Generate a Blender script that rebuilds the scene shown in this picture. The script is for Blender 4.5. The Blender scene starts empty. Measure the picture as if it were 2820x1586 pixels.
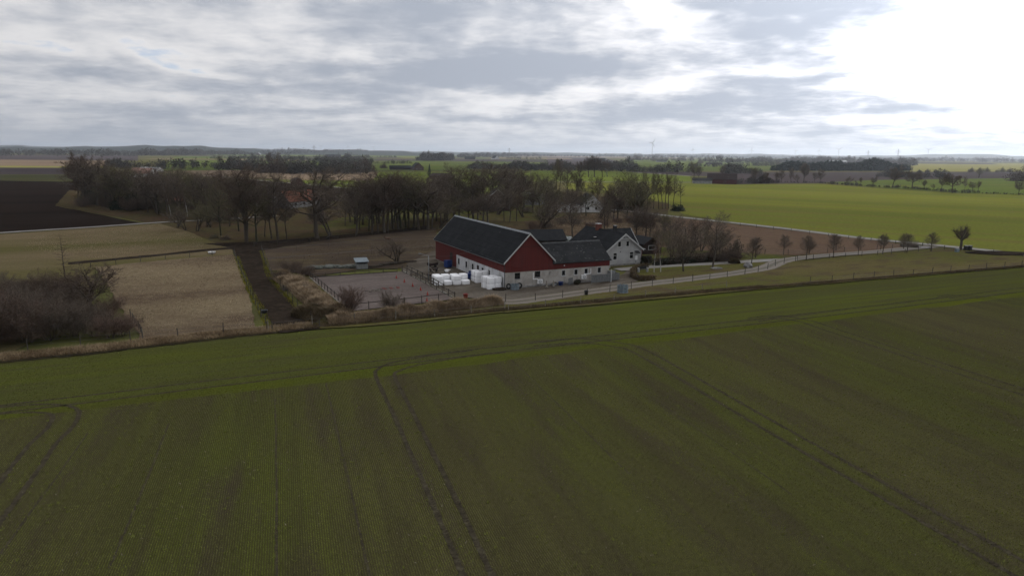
import bpy, bmesh, math, random
import numpy as np
from mathutils import Vector, Matrix

R = math.radians
random.seed(7)
rng = np.random.default_rng(7)
scene = bpy.context.scene
COL = scene.collection

# ------------------------------------------------------------------ camera
W_, H_ = 2820, 1586            # photograph size, used to lay things out on the ground
FOC, CAM_H = 1880.0, 20.0
PITCH, ROLL = R(11.15), R(0.55)
_f = np.array([0, math.cos(PITCH), -math.sin(PITCH)])
_u = np.array([0, math.sin(PITCH), math.cos(PITCH)])
_r = np.array([1.0, 0, 0])
_cr = math.cos(ROLL) * _r + math.sin(ROLL) * _u
_cu = -math.sin(ROLL) * _r + math.cos(ROLL) * _u
cam_data = bpy.data.cameras.new('camera')
cam_data.lens, cam_data.sensor_width = 24.0, 36.0
cam_data.clip_start, cam_data.clip_end = 0.5, 40000.0
cam = bpy.data.objects.new('camera', cam_data)
COL.objects.link(cam)
cam.matrix_world = Matrix(((_cr[0], _cu[0], -_f[0], 0), (_cr[1], _cu[1], -_f[1], 0), (_cr[2], _cu[2], -_f[2], CAM_H), (0, 0, 0, 1)))
scene.camera = cam

# ------------------------------------------------------------------ exposure and sampling
scene.view_settings.view_transform = 'Standard'
scene.view_settings.look = 'None'
scene.view_settings.exposure = 0.0
scene.view_settings.gamma = 1.0
scene.render.engine = 'CYCLES'
scene.cycles.use_denoising = True
scene.cycles.max_bounces = 4
scene.cycles.diffuse_bounces = 2
scene.cycles.glossy_bounces = 2
scene.cycles.transparent_max_bounces = 8
scene.cycles.volume_bounces = 0
scene.cycles.use_adaptive_sampling = True
scene.cycles.adaptive_threshold = 0.02


class NT:
    """small helper to write node trees"""
    def __init__(self, tree):
        self.t = tree
        self.n = tree.nodes
        self.n.clear()

    def new(self, kind, **kw):
        nd = self.n.new(kind)
        for k, v in kw.items():
            setattr(nd, k, v)
        return nd

    def set(self, sock, v):
        if v is None:
            return
        if hasattr(v, 'is_output'):
            self.t.links.new(v, sock)
        else:
            sock.default_value = v

    def m(self, op, a, b=None, c=None, clamp=False):
        nd = self.new('ShaderNodeMath', operation=op, use_clamp=clamp)
        for i, v in enumerate((a, b, c)):
            self.set(nd.inputs[i], v)
        return nd.outputs[0]

    def mix(self, fac, a, b, blend='MIX'):
        nd = self.new('ShaderNodeMix', data_type='RGBA', blend_type=blend)
        self.set(nd.inputs[0], fac)
        self.set(nd.inputs[6], a if hasattr(a, 'is_output') else (*a, 1)[:4])
        self.set(nd.inputs[7], b if hasattr(b, 'is_output') else (*b, 1)[:4])
        return nd.outputs[2]

    def noise(self, vec, scale, detail=4, rough=0.55, dist=0.0, dims='3D'):
        nd = self.new('ShaderNodeTexNoise', noise_dimensions=dims)
        self.set(nd.inputs['Vector'], vec)
        nd.inputs['Scale'].default_value = scale
        nd.inputs['Detail'].default_value = detail
        nd.inputs['Roughness'].default_value = rough
        nd.inputs['Distortion'].default_value = dist
        return nd.outputs['Fac']

    def ramp(self, v, lo, hi, a=0.0, b=1.0, smooth=True):
        nd = self.new('ShaderNodeMapRange', interpolation_type='SMOOTHSTEP' if smooth else 'LINEAR')
        self.set(nd.inputs[0], v)
        nd.inputs[1].default_value, nd.inputs[2].default_value = lo, hi
        nd.inputs[3].default_value, nd.inputs[4].default_value = a, b
        return nd.outputs[0]

    def xyz(self, vec):
        nd = self.new('ShaderNodeSeparateXYZ')
        self.set(nd.inputs[0], vec)
        return nd.outputs

    def comb(self, x, y, z=0.0):
        nd = self.new('ShaderNodeCombineXYZ')
        for i, v in enumerate((x, y, z)):
            self.set(nd.inputs[i], v)
        return nd.outputs[0]

    def vmul(self, vec, s):
        nd = self.new('ShaderNodeVectorMath', operation='MULTIPLY')
        self.set(nd.inputs[0], vec)
        nd.inputs[1].default_value = s
        return nd.outputs[0]

    def rot(self, vec, ang):
        nd = self.new('ShaderNodeVectorRotate', rotation_type='Z_AXIS')
        self.set(nd.inputs['Vector'], vec)
        nd.inputs['Angle'].default_value = ang
        return nd.outputs[0]


# ------------------------------------------------------------------ sky and sun
SUN_AZ, SUN_EL = R(42), R(29)              # to the right of the view, above the frame
SUN = np.array([math.sin(SUN_AZ) * math.cos(SUN_EL), math.cos(SUN_AZ) * math.cos(SUN_EL), math.sin(SUN_EL)])
world = bpy.data.worlds.new('World')
scene.world = world
world.use_nodes = True
world.cycles.sampling_method = 'MANUAL'
world.cycles.sample_map_resolution = 1024


def build_sky():
    w = NT(world.node_tree)
    S = 0.1                                  # background strength
    sky = w.new('ShaderNodeTexSky', sky_type='NISHITA')
    sky.sun_disc = False
    sky.sun_elevation = SUN_EL
    sky.sun_rotation = SUN_AZ
    sky.air_density, sky.dust_density = 1.0, 0.6
    co = w.new('ShaderNodeTexCoord').outputs['Generated']
    x, y, z = w.xyz(co)
    zc = w.m('MAXIMUM', z, 0.0)
    az = w.m('ARCTAN2', x, y)
    el = w.m('ARCSINE', w.m('MINIMUM', zc, 1.0))
    den = w.m('ADD', zc, 0.14)
    q = w.comb(w.m('DIVIDE', x, den), w.m('DIVIDE', y, den), 0.0)
    n1 = w.noise(q, 1.75, 6, 0.56, 0.2)
    n2 = w.noise(q, 4.6, 5, 0.58, 0.2)
    n3 = w.noise(q, 0.45, 3, 0.5, 0.0)
    # slow wobble so that the big banks have ragged rims
    e2 = w.comb(w.m('MULTIPLY', az, 5.0), w.m('MULTIPLY', el, 16.0), 3.0)
    wob = w.m('SUBTRACT', w.noise(e2, 1.2, 4, 0.55), 0.5)
    wob2 = w.m('SUBTRACT', w.noise(e2, 1.5, 3, 0.5, 0.4), 0.5)
    azw = w.m('MULTIPLY_ADD', wob2, 0.16, az)
    elw = w.m('MULTIPLY_ADD', wob, 0.055, el)
    # big cloud banks: azimuth, elevation, half width, half height, tilt, weight (degrees)
    banks = [(-3, 10.3, 8.5, 2.6, 6, .70), (-11, 11.5, 6, 1.6, 0, .35), (5, 6.9, 20, 1.15, 4.5, .80), (-8, 5.6, 9, 1.1, 4, .50), (15, 4.15, 9, 1.0, 1, .85), (11, 2.75, 9, .55, 0, .5),
             (20.5, 11.6, 7.0, 2.3, 3, 1.25), (23, 5.6, 5, .55, 2, .6), (-24, 10.5, 9, 1.8, -4, .25), (-31, 5.3, 9, .8, 0, .42), (-18, 3.3, 14, .8, 0, .34), (-36, 12.0, 6, 1.6, 0, .25),
             (20, 1.9, 9, .4, 0, .4), (36, 5.3, 4, .35, 5, .75), (29.5, 3.4, 5, .32, 3, .75), (-27, 1.9, 14, .7, 0, .25),
             (10, 9.6, 4.2, 1.6, 8, -.62), (3.2, 4.5, 3.6, .75, 2, -.65), (-26, 6.6, 3.5, .7, -6, -.75), (-22, 8.3, 7, .7, -7, -.30), (-30, 3.9, 9, .5, 0, -.25), (-10, 2.3, 12, .35, 0, -.25), (34, 9.0, 8, 4.0, 0, -.35)]
    tot = None
    for (a0, e0, sa, se, tilt, wt) in banks:
        du = w.m('SUBTRACT', azw, R(a0))
        dv = w.m('SUBTRACT', elw, R(e0))
        c, s = math.cos(R(tilt)), math.sin(R(tilt))
        uu = w.m('DIVIDE', w.m('ADD', w.m('MULTIPLY', du, c), w.m('MULTIPLY', dv, s)), R(sa))
        vv = w.m('DIVIDE', w.m('ADD', w.m('MULTIPLY', dv, c), w.m('MULTIPLY', du, -s)), R(se))
        r2 = w.m('ADD', w.m('MULTIPLY', uu, uu), w.m('MULTIPLY', vv, vv))
        g = w.m('MULTIPLY', w.m('EXPONENT', w.m('MULTIPLY', r2, -1.0)), wt * 0.80)
        tot = g if tot is None else w.m('ADD', tot, g)
    d = w.m('MULTIPLY', w.m('SUBTRACT', n1, 0.5), 1.9)
    d = w.m('MULTIPLY_ADD', w.m('SUBTRACT', n2, 0.5), 1.0, d)
    d = w.m('MULTIPLY_ADD', w.m('SUBTRACT', n3, 0.5), 0.8, d)
    d = w.m('ADD', w.m('ADD', d, tot), 0.36)
    d = w.m('MULTIPLY_ADD', w.m('SUBTRACT', w.noise(q, 9.0, 3, 0.55), 0.5), 0.35, d)
    thick = w.ramp(d, -0.15, 1.02)
    # light scattered forward around the sun
    vd = w.new('ShaderNodeVectorMath', operation='DOT_PRODUCT')
    w.set(vd.inputs[0], co)
    vd.inputs[1].default_value = tuple(SUN)
    th = w.m('ARCCOSINE', w.m('MINIMUM', w.m('MAXIMUM', vd.outputs['Value'], -1.0), 1.0))
    g1 = w.m('EXPONENT', w.m('MULTIPLY', w.m('POWER', w.m('DIVIDE', th, R(20)), 2.0), -1.0))
    g2 = w.m('EXPONENT', w.m('MULTIPLY', w.m('POWER', w.m('DIVIDE', th, R(48)), 2.0), -1.0))
    lum_thin = w.m('ADD', w.m('MULTIPLY_ADD', g1, 4.6, 0.74), w.m('MULTIPLY', g2, 0.66))
    lum_thick = w.m('ADD', w.m('MULTIPLY_ADD', g1, 0.9, 0.39), w.m('MULTIPLY', g2, 0.26))
    thin = w.new('ShaderNodeVectorMath', operation='SCALE')
    thin.inputs[0].default_value = (1.0, 0.988, 0.995)
    w.set(thin.inputs['Scale'], w.m('MULTIPLY', lum_thin, 1 / S))
    dark = w.new('ShaderNodeVectorMath', operation='SCALE')
    dark.inputs[0].default_value = (0.90, 0.985, 1.15)
    w.set(dark.inputs['Scale'], w.m('MULTIPLY', lum_thick, 1 / S))
    cloud = w.mix(thick, thin.outputs[0], dark.outputs[0])
    # blue gaps away from the sun
    gap = w.m('MULTIPLY', w.ramp(d, 0.02, -0.28), w.m('SUBTRACT', 1.0, g2, clamp=True))
    col = w.mix(w.m('MULTIPLY', gap, 0.6), cloud, w.mix(1.0, sky.outputs[0], (0.85, 0.95, 1.25), 'MULTIPLY'))
    # pale veil of distant air close to the horizon
    veil = w.m('EXPONENT', w.m('DIVIDE', el, -R(2.1)))
    lv = w.m('ADD', w.m('MULTIPLY_ADD', g1, 0.9, 0.375), w.m('MULTIPLY', g2, 0.34))
    vn = w.new('ShaderNodeVectorMath', operation='SCALE')
    vn.inputs[0].default_value = (0.90, 0.99, 1.14)
    w.set(vn.inputs['Scale'], w.m('MULTIPLY', lv, 1 / S))
    col = w.mix(w.m('MULTIPLY', veil, 0.78), col, vn.outputs[0])
    bg = w.new('ShaderNodeBackground')
    w.set(bg.inputs['Color'], col)
    bg.inputs['Strength'].default_value = S
    out = w.new('ShaderNodeOutputWorld')
    w.t.links.new(bg.outputs[0], out.inputs['Surface'])


build_sky()
sun_data = bpy.data.lights.new('sun', 'SUN')
sun_data.energy = 2.0
sun_data.angle = R(3.0)
sun_data.color = (1.0, 0.95, 0.86)
sun = bpy.data.objects.new('sun', sun_data)
COL.objects.link(sun)
sun.location = (300, 300, 400)
sun.rotation_euler = Vector(-SUN).to_track_quat('-Z', 'Y').to_euler()


# ------------------------------------------------------------------ layout helpers
def ray(px, py):
    x, y = (px - W_ / 2) / FOC, -(py - H_ / 2) / FOC
    return _f + x * _cr + y * _cu


def G(px, py):
    """ground point under a place of the photograph (flat land)"""
    d = ray(px, py)
    t = -CAM_H / d[2]
    return np.array([d[0] * t, d[1] * t])


def height_at(py, px, base):
    d = ray(px, py)
    t = math.hypot(base[0], base[1]) / math.hypot(d[0], d[1])
    return CAM_H + d[2] * t


def tag(o, label=None, cat=None, group=None, kind=None):
    for k, v in (('label', label), ('category', cat), ('group', group), ('kind', kind)):
        if v:
            o[k] = v
    return o


def empty(name, loc, rz=0.0):
    o = bpy.data.objects.new(name, None)
    o.empty_display_size = 0.5
    COL.objects.link(o)
    o.location = (loc[0], loc[1], loc[2] if len(loc) > 2 else 0.0)
    o.rotation_euler = (0, 0, rz)
    return o


def link_mesh(name, me, mat, parent=None):
    if mat is not None and not me.materials:
        me.materials.append(mat)
    o = bpy.data.objects.new(name, me)
    COL.objects.link(o)
    if parent is not None:
        o.parent = parent
    return o


def np_mesh(name, verts, faces, smooth=False):
    """mesh from numpy arrays; faces is an (n,k) array"""
    me = bpy.data.meshes.new(name)
    faces = np.asarray(faces, dtype=np.int32)
    nf, k = faces.shape
    me.vertices.add(len(verts))
    me.vertices.foreach_set('co', np.asarray(verts, dtype=np.float32).ravel())
    me.loops.add(nf * k)
    me.loops.foreach_set('vertex_index', faces.ravel())
    me.polygons.add(nf)
    me.polygons.foreach_set('loop_start', np.arange(0, nf * k, k, dtype=np.int32))
    me.polygons.foreach_set('loop_total', np.full(nf, k, dtype=np.int32))
    if smooth:
        me.polygons.foreach_set('use_smooth', np.ones(nf, dtype=bool))
    me.update(calc_edges=True)
    return me


class MB:
    def __init__(self):
        self.v, self.f = [], []

    def add(self, vs, fs):
        b = len(self.v)
        self.v += [tuple(map(float, p)) for p in vs]
        self.f += [tuple(b + i for i in f) for f in fs]
        return self

    def box(self, x0, x1, y0, y1, z0, z1):
        vs = [(x0, y0, z0), (x1, y0, z0), (x1, y1, z0), (x0, y1, z0), (x0, y0, z1), (x1, y0, z1), (x1, y1, z1), (x0, y1, z1)]
        return self.add(vs, [(0, 3, 2, 1), (4, 5, 6, 7), (0, 1, 5, 4), (1, 2, 6, 5), (2, 3, 7, 6), (3, 0, 4, 7)])

    def quad(self, a, b, c, d):
        return self.add([a, b, c, d], [(0, 1, 2, 3)])

    def tube(self, p0, p1, r0, r1=None, n=6, cap=True):
        r1 = r0 if r1 is None else r1
        p0, p1 = Vector(p0), Vector(p1)
        d = (p1 - p0).normalized()
        a = d.orthogonal().normalized()
        b = d.cross(a)
        vs = []
        for p, r in ((p0, r0), (p1, r1)):
            for i in range(n):
                t = 2 * math.pi * i / n
                vs.append(p + a * (math.cos(t) * r) + b * (math.sin(t) * r))
        fs = [(i, (i + 1) % n, n + (i + 1) % n, n + i) for i in range(n)]
        if cap:
            fs += [tuple(range(n - 1, -1, -1)), tuple(range(n, 2 * n))]
        return self.add(vs, fs)

    def bar(self, p0, p1, w, h):
        """rectangular bar between two points; w sideways, h upwards"""
        p0, p1 = Vector(p0), Vector(p1)
        d = (p1 - p0).normalized()
        up = Vector((0, 0, 1)) if abs(d.z) < 0.9 else Vector((0, 1, 0))
        s = d.cross(up).normalized() * (w / 2)
        t = s.cross(d).normalized() * (h / 2)
        vs = [p0 - s - t, p0 + s - t, p0 + s + t, p0 - s + t, p1 - s - t, p1 + s - t, p1 + s + t, p1 - s + t]
        return self.add(vs, [(0, 1, 2, 3), (7, 6, 5, 4), (0, 4, 5, 1), (1, 5, 6, 2), (2, 6, 7, 3), (3, 7, 4, 0)])

    def prism(self, pts, off):
        """extrude a planar polygon by a vector"""
        n = len(pts)
        o = Vector(off)
        vs = [Vector(p) for p in pts] + [Vector(p) + o for p in pts]
        fs = [tuple(range(n - 1, -1, -1)), tuple(range(n, 2 * n))]
        fs += [(i, (i + 1) % n, n + (i + 1) % n, n + i) for i in range(n)]
        return self.add(vs, fs)

    def lathe(self, prof, n=16, c=(0, 0, 0)):
        vs, fs = [], []
        for r, z in prof:
            for i in range(n):
                t = 2 * math.pi * i / n
                vs.append((c[0] + r * math.cos(t), c[1] + r * math.sin(t), c[2] + z))
        for j in range(len(prof) - 1):
            for i in range(n):
                fs.append((j * n + i, j * n + (i + 1) % n, (j + 1) * n + (i + 1) % n, (j + 1) * n + i))
        return self.add(vs, fs)

    def build(self, name, mat, parent=None, smooth=False, bevel=0.0):
        me = bpy.data.meshes.new(name)
        me.from_pydata(self.v, [], self.f)
        bm = bmesh.new()
        bm.from_mesh(me)
        bmesh.ops.recalc_face_normals(bm, faces=bm.faces)
        if bevel:
            bmesh.ops.bevel(bm, geom=bm.edges[:], offset=bevel, segments=1, affect='EDGES')
        bm.to_mesh(me)
        bm.free()
        if smooth:
            me.polygons.foreach_set('use_smooth', np.ones(len(me.polygons), dtype=bool))
        return link_mesh(name, me, mat, parent)


ORD = ['first', 'second', 'third', 'fourth', 'fifth', 'sixth', 'seventh', 'eighth', 'ninth', 'tenth', 'eleventh', 'twelfth', 'thirteenth', 'fourteenth',
       'fifteenth', 'sixteenth', 'seventeenth', 'eighteenth', 'nineteenth', 'twentieth', 'twenty-first', 'twenty-second', 'twenty-third', 'twenty-fourth',
       'twenty-fifth', 'twenty-sixth', 'twenty-seventh', 'twenty-eighth', 'twenty-ninth', 'thirtieth', 'thirty-first', 'thirty-second', 'thirty-third',
       'thirty-fourth', 'thirty-fifth', 'thirty-sixth', 'thirty-seventh', 'thirty-eighth', 'thirty-ninth', 'fortieth', 'forty-first', 'forty-second']

# ------------------------------------------------------------------ materials
M = {}


def new_mat(name):
    m = bpy.data.materials.new(name)
    m.use_nodes = True
    t = NT(m.node_tree)
    b = t.new('ShaderNodeBsdfPrincipled')
    o = t.new('ShaderNodeOutputMaterial')
    t.t.links.new(b.outputs[0], o.inputs['Surface'])
    b.inputs['Specular IOR Level'].default_value = 0.25
    M[name] = m
    return m, t, b


def bump(t, b, h, strength, dist):
    n = t.new('ShaderNodeBump')
    n.inputs['Strength'].default_value = strength
    n.inputs['Distance'].default_value = dist
    t.set(n.inputs['Height'], h)
    t.set(b.inputs['Normal'], n.outputs[0])


def plain(name, a, b2=None, scale=3.0, rough=0.8, space='Object', bmp=0.0, bscale=None, spec=0.25, metal=0.0, detail=4, stretch=(1, 1, 1), contrast=(0.35, 0.65)):
    m, t, b = new_mat(name)
    co = t.new('ShaderNodeNewGeometry').outputs['Position'] if space == 'World' else t.new('ShaderNodeTexCoord').outputs['Object']
    if stretch != (1, 1, 1):
        co = t.vmul(co, stretch)
    b2 = b2 or tuple(c * 0.75 for c in a)
    n = t.noise(co, scale, detail, 0.6)
    t.set(b.inputs['Base Color'], t.mix(t.ramp(n, *contrast), a, b2))
    b.inputs['Roughness'].default_value = rough
    b.inputs['Specular IOR Level'].default_value = spec
    b.inputs['Metallic'].default_value = metal
    if bmp:
        bump(t, b, t.noise(co, bscale or scale * 4, 4, 0.6), bmp, 0.03)
    return m


def drill_streaks(t, pos, ang):
    """stronger and weaker drill runs: long bands along the rows, and patches"""
    r = t.rot(pos, -ang)
    a = t.noise(t.vmul(r, (0.014, 1.0, 1.0)), 0.55, 3, 0.65)
    b = t.noise(t.vmul(r, (0.05, 1.0, 1.0)), 1.7, 2, 0.6)
    c = t.noise(t.vmul(r, (0.5, 1.0, 1.0)), 0.07, 3, 0.6)
    f = t.m('ADD', t.m('MULTIPLY', a, 0.5), t.m('ADD', t.m('MULTIPLY', b, 0.2), t.m('MULTIPLY', c, 0.3)))
    return t.ramp(f, 0.40, 0.60)


def blade_mat(name, ang, lush, weak):
    m, t, b = new_mat(name)
    pos = t.new('ShaderNodeNewGeometry').outputs['Position']
    f = drill_streaks(t, pos, ang)
    n = t.noise(pos, 3.0, 3, 0.6)
    col = t.mix(f, weak, lush)
    col = t.mix(t.ramp(n, 0.35, 0.7, 0.0, 0.55), col, t.mix(1.0, col, (0.55, 0.5, 0.6), 'MULTIPLY'))
    t.set(b.inputs['Base Color'], col)
    b.inputs['Roughness'].default_value = 0.85
    b.inputs['Specular IOR Level'].default_value = 0.15


def ground_mat(name, a, b2, c2, s1=0.03, s2=0.4, rough=0.95, row=None, rowcol=None, bmp=0.6, streak=None, fine=3.0, rowamt=0.6, rowstep=0.125, amt=(1, 1), bdist=0.06):
    """patchy land: colours a/b2 in large patches, c2 in small ones; optional rows at an angle"""
    m, t, b = new_mat(name)
    pos = t.new('ShaderNodeNewGeometry').outputs['Position']
    co = pos
    if streak is not None:                  # patches drawn out along a direction
        co = t.vmul(t.rot(pos, -streak[0]), (streak[1], 1.0, 1.0))
    n1 = t.noise(co, s1, 4, 0.6)
    n2 = t.noise(co, s2, 4, 0.62)
    n3 = t.noise(pos, fine, 3, 0.65)
    col = t.mix(t.m('MULTIPLY', t.ramp(n1, 0.36, 0.64), amt[0]), a, b2)
    col = t.mix(t.m('MULTIPLY', t.ramp(n2, 0.45, 0.68), amt[1]), col, c2)
    col = t.mix(t.ramp(n3, 0.3, 0.75, 0.0, 0.45), col, t.mix(1.0, col, (0.45, 0.42, 0.40), 'MULTIPLY'))
    h = n3
    if row is not None:
        dull = t.mix(0.38, col, rowcol)
        col = t.mix(drill_streaks(t, pos, row), dull, col)
        rv = t.xyz(t.rot(pos, -row))
        jit = t.m('MULTIPLY', t.m('SUBTRACT', t.noise(pos, 1.2, 2), 0.5), 0.05)
        ph = t.m('MULTIPLY', t.m('ADD', rv[1], jit), 2 * math.pi / rowstep)
        s = t.m('MULTIPLY_ADD', t.m('SINE', ph), 0.5, 0.5)
        gapn = t.noise(pos, 9.0, 2, 0.6)
        s = t.m('MULTIPLY', t.ramp(s, 0.25, 0.9), t.ramp(gapn, 0.3, 0.6))
        col = t.mix(t.m('MULTIPLY', t.m('SUBTRACT', 1.0, s), rowamt), col, rowcol)
        h = t.m('ADD', n3, s)
    t.set(b.inputs['Base Color'], col)
    b.inputs['Roughness'].default_value = 1.0
    b.inputs['Specular IOR Level'].default_value = 0.0
    bump(t, b, h, bmp, bdist)
    return m


ROW, HEAD = R(108.3), R(24.2)
SOIL = (0.045, 0.037, 0.022)
ground_mat('land', (0.1105, 0.1196, 0.0372), (0.1365, 0.1118, 0.0543), (0.0832, 0.0780, 0.0372), 0.004, 0.03)
ground_mat('wheat_field', (0.1133, 0.1369, 0.0219), (0.1251, 0.1204, 0.0439), (0.0920, 0.0826, 0.0439), 0.05, 0.35, row=ROW, rowcol=SOIL, streak=(ROW, 0.16), rowamt=0.74)
ground_mat('wheat_headland', (0.112, 0.138, 0.018), (0.094, 0.108, 0.030), (0.080, 0.077, 0.038), 0.16, 0.9, row=HEAD, rowcol=(0.060, 0.056, 0.020), streak=(HEAD, 0.06), rowamt=0.55)
ground_mat('lush_strip', (0.112, 0.132, 0.012), (0.094, 0.112, 0.016), (0.084, 0.086, 0.022), 0.16, 0.9, row=HEAD, rowcol=(0.060, 0.064, 0.014), streak=(HEAD, 0.06), rowamt=0.4)
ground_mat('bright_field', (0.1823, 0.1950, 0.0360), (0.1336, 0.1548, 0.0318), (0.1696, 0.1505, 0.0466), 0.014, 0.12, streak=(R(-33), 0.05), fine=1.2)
ground_mat('green_field', (0.1188, 0.1553, 0.0356), (0.0891, 0.1188, 0.0356), (0.1404, 0.1485, 0.0421), 0.006, 0.04, streak=(R(10), 0.25), fine=0.4)
ground_mat('olive_strip', (0.0858, 0.0858, 0.0372), (0.0676, 0.0702, 0.0343), (0.0780, 0.0728, 0.0400), 0.02, 0.1, streak=(R(0), 0.2), fine=0.6)
ground_mat('pale_field', (0.2700, 0.2497, 0.0776), (0.2228, 0.2228, 0.0621), (0.2700, 0.2295, 0.0931), 0.008, 0.05, fine=0.5)
ground_mat('lit_green_field', (0.1540, 0.1960, 0.0302), (0.1288, 0.1680, 0.0302), (0.1680, 0.1820, 0.0504), 0.01, 0.06, streak=(R(-48), 0.2), fine=0.8)  # lit version of the green field: sunshine put into the brighter colour
ground_mat('ploughed', (0.0281, 0.0200, 0.0158), (0.0194, 0.0144, 0.0121), (0.0263, 0.0194, 0.0151), 0.03, 0.25, streak=(R(25), 0.12), bmp=0.9, bdist=0.12)
ground_mat('far_ploughed', (0.0832, 0.0663, 0.0686), (0.0676, 0.0546, 0.0572), (0.0832, 0.0702, 0.0658), 0.008, 0.05, streak=(R(0), 0.2), fine=0.4)
ground_mat('stubble', (0.2470, 0.1820, 0.1297), (0.1950, 0.1404, 0.1010), (0.2210, 0.1755, 0.1092), 0.01, 0.07, streak=(R(0), 0.2), fine=0.5)
ground_mat('dry_paddock', (0.2070, 0.1619, 0.0994), (0.1058, 0.0754, 0.0515), (0.2392, 0.1932, 0.1242), 0.045, 0.9, streak=(R(20), 0.45), amt=(1, .5), fine=2.0)
ground_mat('meadow', (0.1680, 0.1299, 0.0764), (0.1008, 0.0941, 0.0345), (0.1344, 0.1098, 0.0542), 0.028, 0.3, streak=(R(25), 0.3), amt=(.95, .6))
ground_mat('rough_grass', (0.1015, 0.1038, 0.0287), (0.1322, 0.1086, 0.0478), (0.0944, 0.0708, 0.0446), 0.06, 0.4, streak=(R(24), 0.35))
ground_mat('mud', (0.0358, 0.0274, 0.0206), (0.0258, 0.0202, 0.0161), (0.0493, 0.0381, 0.0283), 0.10, 0.7, bmp=0.9, bdist=0.12)
ground_mat('brown_paddock', (0.0874, 0.0661, 0.0506), (0.0672, 0.0515, 0.0400), (0.1232, 0.0986, 0.0541), 0.06, 0.35, streak=(R(20), 0.25), amt=(1, .8))
ground_mat('russet_field', (0.1416, 0.0936, 0.0660), (0.1176, 0.0828, 0.0594), (0.1656, 0.1224, 0.0739), 0.03, 0.4, streak=(R(-55), 0.4), amt=(1, .6))
ground_mat('arena_sand', (0.160, 0.132, 0.120), (0.126, 0.104, 0.094), (0.182, 0.154, 0.140), 0.12, 0.7, streak=(R(25), 0.3), amt=(1, .7), bmp=0.5)
ground_mat('yard_gravel', (0.140, 0.122, 0.100), (0.084, 0.070, 0.054), (0.165, 0.146, 0.122), 0.20, 0.6, streak=(R(40), 0.3), amt=(1, .8), bmp=0.6)
ground_mat('garden_grass', (0.0960, 0.1080, 0.0288), (0.1176, 0.0936, 0.0461), (0.0744, 0.0696, 0.0346), 0.10, 0.5)
ground_mat('grove_floor', (0.0840, 0.0720, 0.0317), (0.0864, 0.0576, 0.0370), (0.0600, 0.0480, 0.0317), 0.10, 0.5)
ground_mat('soil_track', (0.0604, 0.0513, 0.0353), (0.0456, 0.0388, 0.0274), (0.0844, 0.0752, 0.0479), 0.6, 2.2, bmp=1.0)
ground_mat('earth_bank', (0.030, 0.025, 0.016), (0.040, 0.033, 0.018), (0.024, 0.020, 0.013), 0.5, 2.0)
ground_mat('straw_bank', (0.170, 0.126, 0.078), (0.120, 0.088, 0.056), (0.20, 0.152, 0.09), 0.5, 2.0)



def road_mat(name, light, dark, verge, tracks=True):
    m, t, b = new_mat(name)
    uv = t.xyz(t.new('ShaderNodeTexCoord').outputs['UV'])
    pos = t.new('ShaderNodeNewGeometry').outputs['Position']
    n = t.noise(pos, 0.5, 4, 0.6)
    n2 = t.noise(pos, 5.0, 3, 0.6)
    across = t.m('ABSOLUTE', t.m('SUBTRACT', uv[0], 0.5))           # 0 centre .. 0.5 edge
    across = t.m('ADD', across, t.m('MULTIPLY', t.m('SUBTRACT', n, 0.5), 0.10))
    col = t.mix(t.ramp(n2, 0.3, 0.7, 0.0, 0.5), light, tuple(c * 0.72 for c in light))
    if tracks:
        ctr = t.ramp(across, 0.10, 0.17, 1.0, 0.0)
        col = t.mix(t.m('MULTIPLY', ctr, t.ramp(n, 0.3, 0.55, 0.4, 0.9)), col, dark)
    col = t.mix(t.ramp(across, 0.40, 0.49, 0.0, 0.85), col, verge)
    t.set(b.inputs['Base Color'], col)
    b.inputs['Roughness'].default_value = 0.9
    b.inputs['Specular IOR Level'].default_value = 0.15
    bump(t, b, n2, 0.3, 0.03)
    return m


road_mat('gravel_road', (0.195, 0.170, 0.142), (0.098, 0.086, 0.062), (0.100, 0.088, 0.042))
road_mat('paved_road', (0.245, 0.230, 0.212), (0.25, 0.24, 0.22), (0.15, 0.135, 0.085), tracks=False)

plain('bark', (0.09, 0.076, 0.06), (0.056, 0.047, 0.038), 2.5, 0.95, bmp=0.5, spec=0.1)
plain('bark_green', (0.058, 0.058, 0.038), (0.040, 0.040, 0.028), 2.5, 0.95, bmp=0.5, spec=0.1)
plain('bark_birch', (0.42, 0.41, 0.39), (0.07, 0.06, 0.06), 2.2, 0.8, stretch=(1, 1, 3), contrast=(0.5, 0.62), spec=0.1)
plain('twig_brown', (0.155, 0.124, 0.098), (0.108, 0.087, 0.069), 1.2, 0.95, spec=0.05)
plain('twig_olive', (0.155, 0.137, 0.082), (0.11, 0.098, 0.062), 1.2, 0.95, spec=0.05)
plain('twig_red', (0.165, 0.114, 0.09), (0.122, 0.087, 0.07), 1.2, 0.95, spec=0.05)
plain('twig_dark', (0.118, 0.088, 0.068), (0.086, 0.065, 0.052), 1.2, 0.95, spec=0.05)
plain('twig_pale', (0.110, 0.092, 0.066), (0.080, 0.066, 0.050), 1.2, 0.95, spec=0.05)
plain('needles', (0.016, 0.026, 0.016), (0.024, 0.034, 0.018), 1.0, 0.9, spec=0.1)
plain('far_wood', (0.1, 0.091, 0.077), (0.07, 0.065, 0.056), 0.02, 1.0, space='World', spec=0.0)
plain('hill_wood', (0.044, 0.050, 0.040), (0.034, 0.040, 0.033), 0.004, 1.0, space='World', spec=0.0)
plain('far_conifer', (0.018, 0.027, 0.019), (0.024, 0.032, 0.022), 0.02, 1.0, space='World', spec=0.0)
plain('dry_blade', (0.3, 0.225, 0.135), (0.175, 0.122, 0.07), 0.35, 0.9, space='World', spec=0.1)
plain('reed_blade', (0.36, 0.275, 0.18), (0.2, 0.148, 0.094), 0.4, 0.9, space='World', spec=0.1)
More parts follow.
